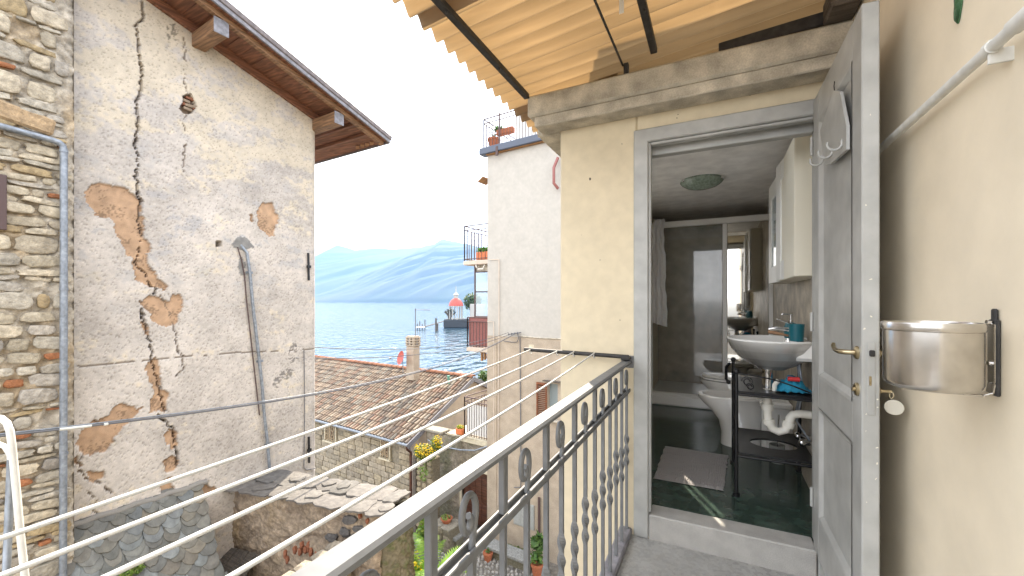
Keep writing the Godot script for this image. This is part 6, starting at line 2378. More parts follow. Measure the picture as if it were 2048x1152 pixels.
	for k in 9:
		leafy(m, at_d(846 + 6 * sin(k * 2.0), 1000 + k * 12, 13.9), Vector3(0.16, 0.16, 0.16), 90, 0.08, [Color(0.2, 0.32, 0.05), Color(0.13, 0.24, 0.04), Color(0.28, 0.34, 0.06)])
	part(cl, "foliage", m, mt.leaf)
	m = MB.new()
	m.col = Color(0.14, 0.10, 0.06)
	m.tube([Vector3(cv.x, gy, cv.z), at_d(848, 1060, 13.95), at_d(850, 1000, 13.95)], 0.018, 5)
	part(cl, "stem", m, mt.timber_old)
	# dark timber gatepost by the tiled house's corner, and its rubble pier
	var gpv := CL(15.4, -3.35, 0)
	var pr := thing("rubble_pier", Vector3(gpv.x, gy, gpv.z), "ruined stone pier beside the brown downpipe", "pier")
	rng.seed = 29
	m = MB.new()
	m.col = Color(0.25, 0.2, 0.13)
	m.xf = Transform3D(Basis(TU, Vector3.UP, TN), Vector3(gpv.x, gy, gpv.z))
	m.box(Vector3(0.3, 1.45, 0), Vector3(0.85, 2.9, 0.4), 0.03)
	part(pr, "core", m, mt.masonry)
	for r in 13:
		for k in 3:
			var st := MB.new()
			var g := rng.randf_range(0.7, 1.2)
			st.col = Color(0.40 * g, 0.33 * g, 0.22 * g)
			st.xf = Transform3D(Basis(TU, Vector3.UP, TN), Vector3(gpv.x, gy + 0.13 + r * 0.215, gpv.z) + TU * (0.03 + k * 0.27 + rng.randf_range(-0.03, 0.03)) + TN * 0.18)
			st.slabstone(rough_poly(rng.randf_range(0.2, 0.3), 0.19, 9, 0.15, 3.5), 0.06, 0.02, 0.01)
			part(pr, "stone", st, mt.masonry)
	m = MB.new()
	m.bar(Vector3(gpv.x, gy, gpv.z) - TU * 0.15 + TN * 0.2, Vector3(gpv.x, gy + 2.9, gpv.z) - TU * 0.15 + TN * 0.2, 0.14, 0.14, TN, 0.01)
	part(pr, "timber_post", m, mt.timber_old)
	# bush between tiled house and tall building
	var bb := at_d(968, 752, 24.0)
	var sb2 := thing("green_shrub", Vector3(bb.x, LAKE, bb.z), "small green shrub top beyond the tiled roof by the lake", "shrub")
	m = MB.new()
	leafy(m, bb, Vector3(0.35, 0.35, 0.35), 420, 0.1, [Color(0.08, 0.14, 0.04), Color(0.12, 0.18, 0.05)])
	part(sb2, "foliage", m, mt.leaf)
	m = MB.new()
	m.col = Color(0.1, 0.08, 0.05)
	m.tube([Vector3(bb.x, LAKE, bb.z), bb], [0.16, 0.05], 6)
	part(sb2, "trunk", m, mt.timber_old)
	build_island()

func build_island() -> void:
	var D := 218.0
	var base := on_y(915, 655, LAKE)
	base = at_d(918, 602, D)
	base.y = LAKE
	var t := thing("lake_pavilion", base, "red domed pavilion on a dark walled islet in the lake", "pavilion")
	var m := MB.new()
	m.col = Color(0.07, 0.075, 0.085)
	m.xf = Transform3D(Basis(RGT, Vector3.UP, -FWD), base)
	m.box(Vector3(4.2, 2.1, -4.0), Vector3(24, 4.6, 14), 0.6)
	part(t, "islet_wall", m, mt.stone_far)
	var k := MB.new()
	k.xf = Transform3D(Basis.IDENTITY, base + Vector3.UP * 4.4 - RGT * 1.6)
	k.lathe([Vector2(0, 7.0), Vector2(3.7, 7.0), Vector2(3.9, 6.7), Vector2(0, 6.6)], 20)
	part(t, "cornice", k, mt.tall_plaster)
	k = MB.new()
	k.xf = Transform3D(Basis.IDENTITY, base + Vector3.UP * 4.4 - RGT * 1.6)
	k.lathe([Vector2(3.9, 7.0), Vector2(3.5, 8.6), Vector2(2.6, 10.0), Vector2(1.4, 11.0), Vector2(0.0, 11.3)], 20)
	part(t, "dome", k, mt.red_paint)
	k = MB.new()
	k.xf = Transform3D(Basis.IDENTITY, base + Vector3.UP * 4.4 - RGT * 1.6)
	k.lathe([Vector2(1.2, 11.0), Vector2(1.1, 12.6), Vector2(1.6, 12.8), Vector2(0.9, 13.6), Vector2(0.25, 14.4), Vector2(0.12, 17.5), Vector2(0, 17.6)], 14)
	part(t, "lantern", k, mt.tall_plaster)
	for i in 8:
		var a := TAU * i / 8.0
		k = MB.new()
		k.tube([base + Vector3.UP * 4.3 - RGT * 1.6 + Vector3(cos(a) * 3.3, 0, sin(a) * 3.3), base + Vector3.UP * 11.0 - RGT * 1.6 + Vector3(cos(a) * 3.3, 0, sin(a) * 3.3)], 0.28, 6)
		part(t, "column", k, mt.tall_plaster)
	k = MB.new()
	k.xf = Transform3D(Basis(RGT, Vector3.UP, -FWD), base)
	k.box(Vector3(9.5, 8.4, -3), Vector3(7.5, 8.0, 6), 0.2)
	part(t, "annex", k, mt.tall_plaster)
	rng.seed = 8
	var tr := thing("islet_tree", base + RGT * 8.5 + FWD * 9.0, "dark round tree rising behind the red domed pavilion", "tree")
	k = MB.new()
	leafy(k, base + RGT * 6.4 + FWD * 9.0 + Vector3.UP * 13.5, Vector3(5.0, 5.0, 5.0), 900, 1.0, [Color(0.05, 0.09, 0.03), Color(0.07, 0.12, 0.03)])
	part(tr, "crown", k, mt.leaf)
	k = MB.new()
	k.tube([base + RGT * 6.4 + FWD * 9.0 + Vector3.UP * 2.0, base + RGT * 6.4 + FWD * 9.0 + Vector3.UP * 12], [0.5, 0.25], 6)
	part(tr, "trunk", k, mt.timber_old)
	var tr2 := thing("islet_tree", base - RGT * 6.0, "gnarled dark pollard tree on the near end of the islet", "tree")
	k = MB.new()
	var b2 := base - RGT * 5.0 + Vector3.UP * 4.3
	for q in [[-1.9, 3.6], [-0.8, 4.6], [0.4, 4.2], [1.6, 4.4], [2.6, 3.2]]:
		k.tube([b2, b2 + Vector3.UP * 1.8 + RGT * q[0] * 0.3, b2 + RGT * q[0] + Vector3.UP * q[1], b2 + RGT * q[0] * 1.15 + Vector3.UP * (q[1] + 0.8)], [0.7, 0.55, 0.4, 0.5], 7)
	part(tr2, "trunk", k, mt.timber_old)
	k = MB.new()
	leafy(k, b2 + Vector3.UP * 4.2, Vector3(3.4, 1.4, 2.0), 160, 0.5, [Color(0.06, 0.07, 0.03)])
	part(tr2, "crown", k, mt.leaf)
	# mooring posts and small landing stage
	var js := at_d(842, 602, 200.0)
	js.y = LAKE
	var j := thing("landing_stage", js, "small wooden landing stage with a gangway to the islet", "jetty")
	k = MB.new()
	k.xf = Transform3D(Basis(RGT, Vector3.UP, -FWD), js)
	k.box(Vector3(0, 1.3, 0), Vector3(4.2, 0.4, 4), 0.05)
	part(j, "deck", k, mt.white_iron)
	for q in [[-1.7, 3.0], [-0.6, 4.2], [0.6, 3.0], [1.9, 5.0]]:
		k = MB.new()
		k.tube([js + RGT * q[0] - Vector3.UP, js + RGT * q[0] + Vector3.UP * q[1]], 0.22, 6)
		part(j, "pile", k, mt.timber_old)
	k = MB.new()
	k.bar(js + RGT * 2.1 + Vector3.UP * 1.6, base - RGT * 7.6 + Vector3.UP * 3.4, 0.8, 0.3)
	part(j, "gangway", k, mt.timber_old)
	for q in [[872, 637, 190.0], [875, 648, 194.0]]:
		var p := at_d(q[0], 602, q[2])
		var tp_ := at_d(q[0], q[1], q[2])
		k = MB.new()
		k.tube([Vector3(p.x, LAKE - 1, p.z), tp_], 0.42, 8)
		k.tube([tp_ - Vector3.UP * 0.5, tp_ + Vector3.UP * 0.1], 0.46, 8)
		single("mooring_post", k, mt.timber_old, "tall dark wooden mooring post standing in the lake" if q[1] == 637 else "short dark mooring stump close behind the tall mooring post", "post", "mooring posts in the lake")

# ------------------------------------------------------------------ things in the bathroom
func oval(m: MB, ctr: Vector3, prof: Array, sx: float, sz: float, segs := 28) -> void:
	m.xf = Transform3D(Basis.IDENTITY, ctr)
	m.lathe(prof, segs, sx, sz)
	m.xf = Transform3D.IDENTITY

func build_bathroom_things() -> void:
	var FY := 0.14
	# ceiling lamp
	var lc := on_y(1403, 360, 2.41)
	var t := thing("ceiling_lamp", Vector3(lc.x, 2.41, lc.z), "unlit round green glass lamp on the bathroom ceiling", "lamp")
	var m := MB.new()
	oval(m, Vector3(lc.x, 2.41, lc.z), [Vector2(0.17, 0.0), Vector2(0.175, -0.015), Vector2(0.16, -0.035), Vector2(0.12, -0.06), Vector2(0.06, -0.076), Vector2(0, -0.08)], 1, 1, 32)
	part(t, "glass_bowl", m, mt.lamp_green)
	for a in [0.4, 2.5, 4.6]:
		m = MB.new()
		m.box(Vector3(lc.x + cos(a) * 0.174, 2.396, lc.z + sin(a) * 0.174), Vector3(0.02, 0.026, 0.02), 0.004)
		part(t, "clip", m, mt.chrome)
	# shower: tray, rail, posts, sliding pane and mirrored pane
	t = thing("shower_enclosure", Vector3(-0.05, FY, -5.1), "white framed shower enclosure with sliding glass over a low tray", "shower")
	m = MB.new()
	m.box(Vector3(-0.07, FY + 0.06, -5.53), Vector3(1.27, 0.12, 0.93), 0.015)
	part(t, "tray", m, mt.white_gloss)
	m = MB.new()
	m.box(Vector3(-0.07, 2.235, -5.10), Vector3(1.26, 0.065, 0.05), 0.006)
	part(t, "top_rail", m, mt.white_matt)
	m = MB.new()
	m.box(Vector3(-0.07, FY + 0.135, -5.10), Vector3(1.26, 0.03, 0.05), 0.006)
	part(t, "bottom_rail", m, mt.white_matt)
	for x in [-0.68, 0.10, 0.535]:
		m = MB.new()
		m.box(Vector3(x, 1.245, -5.10 + 0.004), Vector3(0.045, 1.91, 0.045), 0.005)
		part(t, "post", m, mt.white_matt)
	m = MB.new()
	m.box(Vector3(-0.29, 1.245, -5.108), Vector3(0.73, 1.90, 0.005), 0.0)
	part(t, "pane", m, mt.clear_glass)
	m = MB.new()
	m.box(Vector3(0.318, 1.245, -5.09), Vector3(0.385, 1.90, 0.006), 0.0)
	part(t, "pane", m, mt.mirror, "mirrored glass pane")
	# shower fittings
	t = thing("shower_set", Vector3(0.54, 1.3, -5.5), "chrome shower head on its wall arm inside the enclosure", "shower head")
	m = MB.new()
	m.tube([Vector3(0.545, 2.15, -5.45), Vector3(0.46, 2.12, -5.45), Vector3(0.40, 2.06, -5.45)], 0.01, 8)
	part(t, "arm", m, mt.chrome)
	m = MB.new()
	m.xf = Transform3D(Basis(Vector3(0, 0, 1), -0.6), Vector3(0.385, 2.045, -5.45))
	m.lathe([Vector2(0, 0.03), Vector2(0.015, 0.025), Vector2(0.045, 0.0), Vector2(0.045, -0.01), Vector2(0, -0.012)], 18)
	part(t, "head", m, mt.chrome)
	# towel hung on the rail's end
	var tc := Vector3(-0.605, 0, -5.045)
	t = thing("white_towel", tc + Vector3.UP * 1.1, "white towel hanging from the shower rail", "towel")
	var nu := 22
	var nv := 50
	var pos := PackedVector3Array()
	var fw := fn(81, 2.0, 3)
	for j in nv:
		for i in nu:
			var u := float(i) / (nu - 1)
			var v := float(j) / (nv - 1)
			var x := tc.x - 0.05 + 0.17 * u * (0.75 + 0.25 * v) + 0.02 * fw.get_noise_2d(v * 2, 3)
			var y := 2.30 - v * 1.2 - 0.05 * u * v
			var z := tc.z + 0.022 * sin(u * 17.0 + 1.5 * v) * (0.5 + 0.5 * v) + 0.02
			if v < 0.04: z -= 0.03 * (0.04 - v) / 0.04
			pos.append(Vector3(x, y, z))
	part(t, "cloth", sheet(nu, nv, pos, PackedColorArray(), Vector3(0, 0, 1)), mt.towel)
	m = MB.new()
	m.tube([Vector3(tc.x + 0.02, 2.27, tc.z - 0.03), Vector3(tc.x + 0.02, 2.305, tc.z - 0.02), Vector3(tc.x + 0.02, 2.28, tc.z + 0.01)], 0.006, 6)
	part(t, "hook", m, mt.chrome)
	# wall cabinets
	for k in 2:
		var z1 := -2.81 - 0.62 * k
		var z0 := z1 - 0.60
		var x0 := 0.405 + 0.02 * k
		var c := thing("wall_cabinet", Vector3(0.5, 1.49, (z0 + z1) * 0.5), ["white wall cabinet with an ajar glazed door beside the doorway", "white wall cabinet with glazed door farther inside the bathroom"][k], "cabinet")
		var yb := 1.49 + 0.0 * k
		var yt := 2.29
		m = MB.new()
		m.box(Vector3((x0 + 0.546) * 0.5, (yb + yt) * 0.5, (z0 + z1) * 0.5), Vector3(0.546 - x0, yt - yb, z1 - z0), 0.004)
		part(c, "carcass", m, mt.cabinet_cream)
		var turn := 0.10 if k == 0 else 0.03
		var d := part(c, "door", MB.new(), mt.cabinet_white)
		var hx := Transform3D(Basis(Vector3.UP, turn), Vector3(x0 - 0.012, 0, z0 + 0.005))
		m = MB.new()
		m.xf = hx
		var dz := z1 - z0 - 0.01
		for e in [[0.0, 0.12], [dz - 0.12, dz]]:
			m.box(Vector3(0, (yb + yt) * 0.5, (e[0] + e[1]) * 0.5), Vector3(0.018, yt - yb - 0.004, e[1] - e[0]), 0.003)
		for e in [[yb + 0.002, yb + 0.13], [yt - 0.13, yt - 0.002]]:
			m.box(Vector3(0, (e[0] + e[1]) * 0.5, dz * 0.5), Vector3(0.0174, e[1] - e[0], dz - 0.24), 0.003)
		d.mesh = m.mesh()
		m = MB.new()
		m.xf = hx
		m.box(Vector3(0.002, (yb + yt) * 0.5, dz * 0.5), Vector3(0.004, yt - yb - 0.26, dz - 0.24), 0.0)
		part(d, "glass", m, mt.window_glass)
		m = MB.new()
		m.xf = hx
		m.tube([Vector3(-0.009, 1.72, dz - 0.05), Vector3(-0.03, 1.72, dz - 0.05), Vector3(-0.03, 1.82, dz - 0.05), Vector3(-0.009, 1.82, dz - 0.05)], 0.005, 6)
		part(d, "handle", m, mt.chrome)
		m = MB.new()
		m.xf = hx
		m.quad(Vector3(0.008, yb + 0.1, 0.1), Vector3(0.008, yt - 0.1, 0.1), Vector3(0.008, yt - 0.1, dz - 0.1), Vector3(0.008, yb + 0.1, dz - 0.1), Vector3(-1, 0, 0))
		part(c, "shelf_back", m, mt.lamp_green)
	# washbasin: shallow oval bowl with a flat back
	var bc := Vector3(0.335, 0.93, -3.16)
	t = thing("washbasin", bc, "white oval washbasin with a chrome tap on a black stand", "washbasin")
	m = MB.new()
	oval(m, bc, [Vector2(0, -0.02), Vector2(0.30, -0.02), Vector2(0.52, 0.01), Vector2(0.74, 0.055), Vector2(0.90, 0.105), Vector2(0.985, 0.15), Vector2(1.0, 0.168), Vector2(0.985, 0.178), Vector2(0.955, 0.172), Vector2(0.85, 0.12), Vector2(0.6, 0.07), Vector2(0.3, 0.05), Vector2(0, 0.045)], 0.262, 0.275, 40)
	part(t, "bowl", m, mt.white_gloss)
	m = MB.new()
	m.box(Vector3(0.485, 1.045, -3.16), Vector3(0.12, 0.115, 0.40), 0.02)
	part(t, "tap_ledge", m, mt.white_gloss)
	m = MB.new()
	m.tube([Vector3(0.45, 1.10, -3.15), Vector3(0.45, 1.19, -3.15)], 0.02, 12)
	m.tube([Vector3(0.45, 1.165, -3.15), Vector3(0.36, 1.175, -3.15), Vector3(0.315, 1.165, -3.15)], [0.014, 0.012, 0.012], 10)
	m.bar(Vector3(0.45, 1.20, -3.15), Vector3(0.36, 1.235, -3.15), 0.022, 0.008, Vector3.UP, 0.002)
	part(t, "tap", m, mt.chrome)
	m = MB.new()
	m.tube([Vector3(0.30, 0.92, -3.06), Vector3(0.30, 0.80, -3.06)], 0.03, 14)
	part(t, "waste", m, mt.chrome)
	m = MB.new()
	m.tube([Vector3(0.30, 0.80, -3.06), Vector3(0.30, 0.64, -3.06), Vector3(0.303, 0.59, -3.06), Vector3(0.325, 0.545, -3.06), Vector3(0.36, 0.53, -3.06), Vector3(0.395, 0.545, -3.06), Vector3(0.415, 0.59, -3.06), Vector3(0.42, 0.62, -3.06), Vector3(0.435, 0.645, -3.06), Vector3(0.47, 0.655, -3.06), Vector3(0.555, 0.655, -3.06)], 0.025, 12)
	m.tube([Vector3(0.30, 0.70, -3.06), Vector3(0.30, 0.66, -3.06)], 0.034, 14)
	m.tube([Vector3(0.304, 0.60, -3.06), Vector3(0.31, 0.57, -3.06)], 0.033, 14)
	m.tube([Vector3(0.408, 0.565, -3.06), Vector3(0.417, 0.60, -3.06)], 0.033, 14)
	part(t, "trap", m, mt.grey_pvc)
	m = MB.new()
	m.tube([Vector3(0.355, 0.86, -3.02), Vector3(0.335, 0.83, -3.02), Vector3(0.33, 0.75, -3.02)], 0.014, 8)
	part(t, "overflow_pipe", m, mt.grey_pvc)
	for q in [[0.47, -3.10], [0.47, -3.17]]:
		m = MB.new()
		m.tube([Vector3(q[0], 0.98, q[1]), Vector3(q[0] + 0.02, 0.8, q[1] + 0.02), Vector3(q[0] - 0.01, 0.6, q[1]), Vector3(0.53, 0.48, q[1])], 0.007, 6)
		part(t, "supply_hose", m, mt.zinc)
	m = MB.new()
	for q in [-3.06, -3.2]:
		m.tube([Vector3(0.555, 0.48, q), Vector3(0.49, 0.48, q)], 0.014, 8)
		m.blob(Vector3(0.48, 0.48, q), Vector3(0.02, 0.024, 0.024), 0, 8)
	part(t, "stop_valve", m, mt.chrome)
	m = MB.new()
	m.tube([Vector3(0.332, 0.765, -3.02), Vector3(0.331, 0.745, -3.02)], 0.0175, 10)
	part(t, "red_collar", m, mt.red_plastic)
	m = MB.new()
	m.tube([Vector3(0.40, 0.875, -3.0), Vector3(0.46, 0.875, -3.0)], 0.014, 10)
	part(t, "red_cap", m, mt.red_plastic)
	# black stand
	t = thing("basin_stand", Vector3(0.34, FY, -3.2), "black metal washstand with two shelves and scrolled sides", "stand")
	var legs := [Vector3(0.12, 0, -2.91), Vector3(0.125, 0, -3.50), Vector3(0.535, 0, -2.91), Vector3(0.535, 0, -3.50)]
	for i in 4:
		m = MB.new()
		var l: Vector3 = legs[i]
		m.tube([l + Vector3.UP * FY, l + Vector3.UP * 0.905], 0.0115, 8)
		m.tube([l + Vector3.UP * FY, l + Vector3.UP * (FY + 0.014)], 0.022, 10)
		m.blob(l + Vector3.UP * 0.912, Vector3(0.018, 0.018, 0.018), 0, 10)
		part(t, "leg", m, mt.black_iron)
	m = MB.new()
	m.box(Vector3(0.328, 0.785, -3.205), Vector3(0.405, 0.014, 0.58), 0.003)
	for a in [[0, 1], [0, 2], [1, 3]]:
		m.tube([legs[a[0]] + Vector3.UP * 0.772, legs[a[1]] + Vector3.UP * 0.772], 0.009, 6)
	part(t, "shelf", m, mt.black_iron)
	# lower shelf with an oval cut-out
	m = MB.new()
	var ctr := Vector2(0.345, -3.19)
	var hole := []
	var rim := []
	for i in 32:
		var a := TAU * i / 32.0
		hole.append(ctr + Vector2(cos(a) * 0.135, sin(a) * 0.105))
		var d := Vector2(cos(a), sin(a))
		var k := minf(0.2 / maxf(absf(d.x), 1e-4), 0.285 / maxf(absf(d.y), 1e-4))
		rim.append(Vector2(0.328, -3.205) + d * k)
	for i in 32:
		var j := (i + 1) % 32
		for y in [0.398, 0.41]:
			m.quad(Vector3(hole[i].x, y, hole[i].y), Vector3(hole[j].x, y, hole[j].y), Vector3(rim[j].x, y, rim[j].y), Vector3(rim[i].x, y, rim[i].y), Vector3.UP if y > 0.4 else Vector3.DOWN)
		m.quad(Vector3(hole[i].x, 0.398, hole[i].y), Vector3(hole[j].x, 0.398, hole[j].y), Vector3(hole[j].x, 0.41, hole[j].y), Vector3(hole[i].x, 0.41, hole[i].y), Vector3(ctr.x - hole[i].x, 0, ctr.y - hole[i].y))
		m.quad(Vector3(rim[i].x, 0.398, rim[i].y), Vector3(rim[j].x, 0.398, rim[j].y), Vector3(rim[j].x, 0.41, rim[j].y), Vector3(rim[i].x, 0.41, rim[i].y), Vector3(rim[i].x - ctr.x, 0, rim[i].y - ctr.y))
	for a in [[0, 1], [0, 2], [1, 3]]:
		m.tube([legs[a[0]] + Vector3.UP * 0.39, legs[a[1]] + Vector3.UP * 0.39], 0.009, 6)
	part(t, "shelf", m, mt.black_iron)
	m = MB.new()
	for s in [0.0]:
		var p0: Vector3 = legs[0] + Vector3.UP * 0.90
		var p1: Vector3 = legs[2] + Vector3.UP * 0.80
		var pts := []
		for k in 14:
			var u := k / 13.0
			pts.append(p0.lerp(p1, u) + Vector3.UP * 0.025 * sin(PI * u))
		m.tube(pts, 0.005, 6)
		for q in [[0.06, 0.855, 0.032], [0.075, 0.825 - 0.0, 0.022]]:
			pts = []
			for k in 24:
				var a: float = k / 23.0 * TAU * 1.5
				var rr: float = q[2] * (1.0 - 0.6 * k / 23.0)
				pts.append(Vector3(legs[0].x + q[0] - rr * cos(a), q[1] + rr * sin(a), legs[0].z))
			m.tube(pts, 0.004, 6)
		pts = []
		for k in 14:
			var u := k / 13.0
			pts.append((legs[0] + Vector3.UP * 0.90).lerp(legs[1] + Vector3.UP * 0.90, u) - Vector3.UP * 0.03 * sin(PI * u))
		m.tube(pts, 0.005, 6)
	part(t, "scroll", m, mt.black_iron)
	m = MB.new()
	m.tube([Vector3(0.095, 0.90, -3.35), Vector3(0.075, 0.87, -3.38), Vector3(0.075, 0.78, -3.40), Vector3(0.09, 0.76, -3.40)], 0.010, 8)
	m.blob(Vector3(0.09, 0.758, -3.40), Vector3(0.016, 0.016, 0.016), 0, 8)
	part(t, "towel_arm", m, mt.black_iron)
	m = MB.new()
	# soap dispenser, tumbler with brush, cloth
	var sd := Vector3(0.455, 1.103, -3.285)
	t = thing("soap_dispenser", sd, "teal soap dispenser with a chrome pump on the washbasin", "soap dispenser")
	oval(m, sd, [Vector2(0, 0), Vector2(0.036, 0), Vector2(0.038, 0.006), Vector2(0.038, 0.075), Vector2(0.030, 0.098), Vector2(0.014, 0.105), Vector2(0, 0.105)], 1, 1, 24)
	part(t, "bottle", m, mt.teal)
	m = MB.new()
	m.tube([sd + Vector3.UP * 0.10, sd + Vector3.UP * 0.12], 0.013, 10)
	m.tube([sd + Vector3.UP * 0.12, sd + Vector3.UP * 0.16], 0.005, 8)
	m.tube([sd + Vector3(0.012, 0.16, 0), sd + Vector3(-0.045, 0.163, 0.0), sd + Vector3(-0.05, 0.155, 0)], 0.006, 8)
	part(t, "pump", m, mt.chrome)
	var tb := Vector3(0.452, 1.103, -3.05)
	t = thing("tumbler", tb, "teal tumbler standing on the near side of the washbasin", "tumbler")
	m = MB.new()
	oval(m, tb, [Vector2(0, 0), Vector2(0.036, 0), Vector2(0.042, 0.105), Vector2(0.039, 0.105), Vector2(0.034, 0.006), Vector2(0, 0.006)], 1, 1, 28)
	part(t, "cup", m, mt.teal)
	t = thing("wooden_brush", tb + Vector3(-0.06, 0.1, 0), "pale wooden brush handle leaning over the basin edge", "brush")
	m = MB.new()
	m.tube([tb + Vector3(-0.035, 0.028, -0.05), tb + Vector3(-0.11, 0.045, -0.05), tb + Vector3(-0.145, 0.05, -0.05)], [0.006, 0.011, 0.011], 8)
	part(t, "wooden_handle", m, mt.timber_pale)
	rng.seed = 6
	nu = 14
	nv = 12
	pos = PackedVector3Array()
	for j in nv:
		for i in nu:
			var u := i / 13.0 - 0.5
			var v := j / 11.0 - 0.5
			pos.append(Vector3(0.43 + u * 0.19, 0.795 + 0.075 * maxf(0.0, 1.0 - u * u * 5.0 - v * v * 5.0) * (1.0 + 0.5 * fw.get_noise_2d(u * 4, v * 4)) + 0.012 * absf(sin(u * 16 + v * 6)), -3.06 + v * 0.2))
	single("blue_cloth", sheet(nu, nv, pos, PackedColorArray(), Vector3.UP), mt.teal_cloth, "crumpled blue cleaning cloth on the black washstand shelf", "cloth")
	# bidet and toilet
	for k in 2:
		var zc: float = [-3.95, -4.55][k]
		var yo: float = [0.0, 0.03][k]
		t = thing(["bidet", "toilet"][k], Vector3(0.2, FY, zc), ["white ceramic bidet behind the black washstand", "white ceramic toilet with its lid closed beside the shower"][k], ["bidet", "toilet"][k])
		m = MB.new()
		nu = 30
		var prof := [[0.0, 0.105, 0.155, 0.20], [0.10, 0.10, 0.15, 0.20], [0.20, 0.115, 0.17, 0.20], [0.28, 0.145, 0.21, 0.18], [0.34, 0.170, 0.245, 0.15], [0.385, 0.182, 0.262, 0.13], [0.405, 0.180, 0.26, 0.13]]
		var rings := []
		for p in prof:
			var ring := []
			for i in nu:
				var a := TAU * i / nu
				ring.append(Vector3(p[3] + cos(a) * p[2] * (1.0 if cos(a) < 0 else 0.95), FY + p[0] + yo, zc + sin(a) * p[1]))
			rings.append(ring)
		for r in rings.size() - 1:
			for i in nu:
				var j2 := (i + 1) % nu
				var c0 := Vector3(prof[r][3], rings[r][i].y - 0.03, zc)
				var n0: Vector3 = (rings[r][i] - c0).normalized()
				var n1: Vector3 = (rings[r][j2] - c0).normalized()
				var c1 := Vector3(prof[r + 1][3], rings[r + 1][i].y - 0.03, zc)
				m.quadn(rings[r][i], rings[r][j2], rings[r + 1][j2], rings[r + 1][i], n0, n1, (rings[r + 1][j2] - c1).normalized(), (rings[r + 1][i] - c1).normalized())
		m.box(Vector3(0.44, FY + 0.2 + yo, zc), Vector3(0.21, 0.39, 0.30), 0.03)
		part(t, "bowl", m, mt.white_gloss)
		var yr := FY + 0.405 + yo
		m = MB.new()
		if k == 0:
			oval(m, Vector3(0.13, yr, zc), [Vector2(1.0, 0.0), Vector2(0.99, 0.014), Vector2(0.94, 0.017), Vector2(0.84, 0.008), Vector2(0.7, -0.08), Vector2(0.3, -0.12), Vector2(0, -0.12)], 0.262, 0.182, 32)
			m.box(Vector3(0.43, yr - 0.012, zc), Vector3(0.22, 0.05, 0.345), 0.015)
			part(t, "rim", m, mt.white_gloss)
			m = MB.new()
			m.tube([Vector3(0.42, yr + 0.0, zc), Vector3(0.42, yr + 0.07, zc), Vector3(0.36, yr + 0.085, zc), Vector3(0.33, yr + 0.07, zc)], 0.012, 8)
			part(t, "tap", m, mt.chrome)
		else:
			oval(m, Vector3(0.15, yr, zc), [Vector2(1.0, 0.0), Vector2(1.01, 0.012), Vector2(1.0, 0.022), Vector2(0.0, 0.022)], 0.27, 0.187, 32)
			part(t, "seat", m, mt.white_gloss)
			m = MB.new()
			oval(m, Vector3(0.15, yr + 0.025, zc), [Vector2(1.0, 0.0), Vector2(1.01, 0.012), Vector2(0.97, 0.026), Vector2(0.0, 0.034)], 0.268, 0.185, 32)
			part(t, "lid", m, mt.white_gloss)
	# bath mat with rows of tufts
	var c4 := [on_y(1330, 893, FY), on_y(1457, 912, FY), on_y(1447, 983, FY), on_y(1307, 958, FY)]
	t = thing("bath_mat", (c4[0] + c4[2]) * 0.5, "grey chenille bath mat with fine ribs on the green floor", "bath mat")
	nu = 300
	nv = 90
	pos = PackedVector3Array()
	var wb := fn(83, 3.0, 3)
	for j in nv:
		for i in nu:
			var u := float(i) / (nu - 1)
			var v := float(j) / (nv - 1)
			var p: Vector3 = c4[0].lerp(c4[1], u).lerp(c4[3].lerp(c4[2], u), v)
			var e := minf(minf(u, 1 - u) * 40.0, minf(v, 1 - v) * 24.0)
			p.y = FY + 0.004 + 0.013 * clampf(e, 0, 1) * (0.45 + 0.55 * absf(sin(u * PI * 30.0 + 0.4 * wb.get_noise_2d(u, v * 2)))) * (0.75 + 0.25 * absf(sin(v * PI * 26.0)))
			p += (c4[1] - c4[0]).normalized() * 0.010 * wb.get_noise_2d(u * 0.5, v * 3.0)
			pos.append(p)
	part(t, "tufted_cloth", sheet(nu, nv, pos, PackedColorArray(), Vector3.UP), mt.mat_grey)
	# toilet brush behind the stand
	var tbp := Vector3(0.42, FY, -3.66)
	t = thing("toilet_brush", tbp, "toilet brush in a grey holder beside the bidet", "toilet brush")
	m = MB.new()
	oval(m, tbp, [Vector2(0, 0), Vector2(0.05, 0), Vector2(0.052, 0.13), Vector2(0.046, 0.13), Vector2(0.044, 0.01), Vector2(0, 0.01)], 1, 1, 20)
	part(t, "holder", m, mt.metal_box)
	m = MB.new()
	m.tube([tbp + Vector3.UP * 0.02, tbp + Vector3(0.01, 0.36, 0.01)], 0.006, 6)
	part(t, "handle", m, mt.chrome)

# ------------------------------------------------------------------ clothes lines, cables
func sag_points(a: Vector3, b: Vector3, sag: float, n := 24) -> Array:
	var pts := []
	for k in n + 1:
		var u := float(k) / n
		pts.append(a.lerp(b, u) - Vector3.UP * (4.0 * sag * u * (1.0 - u)))
	return pts

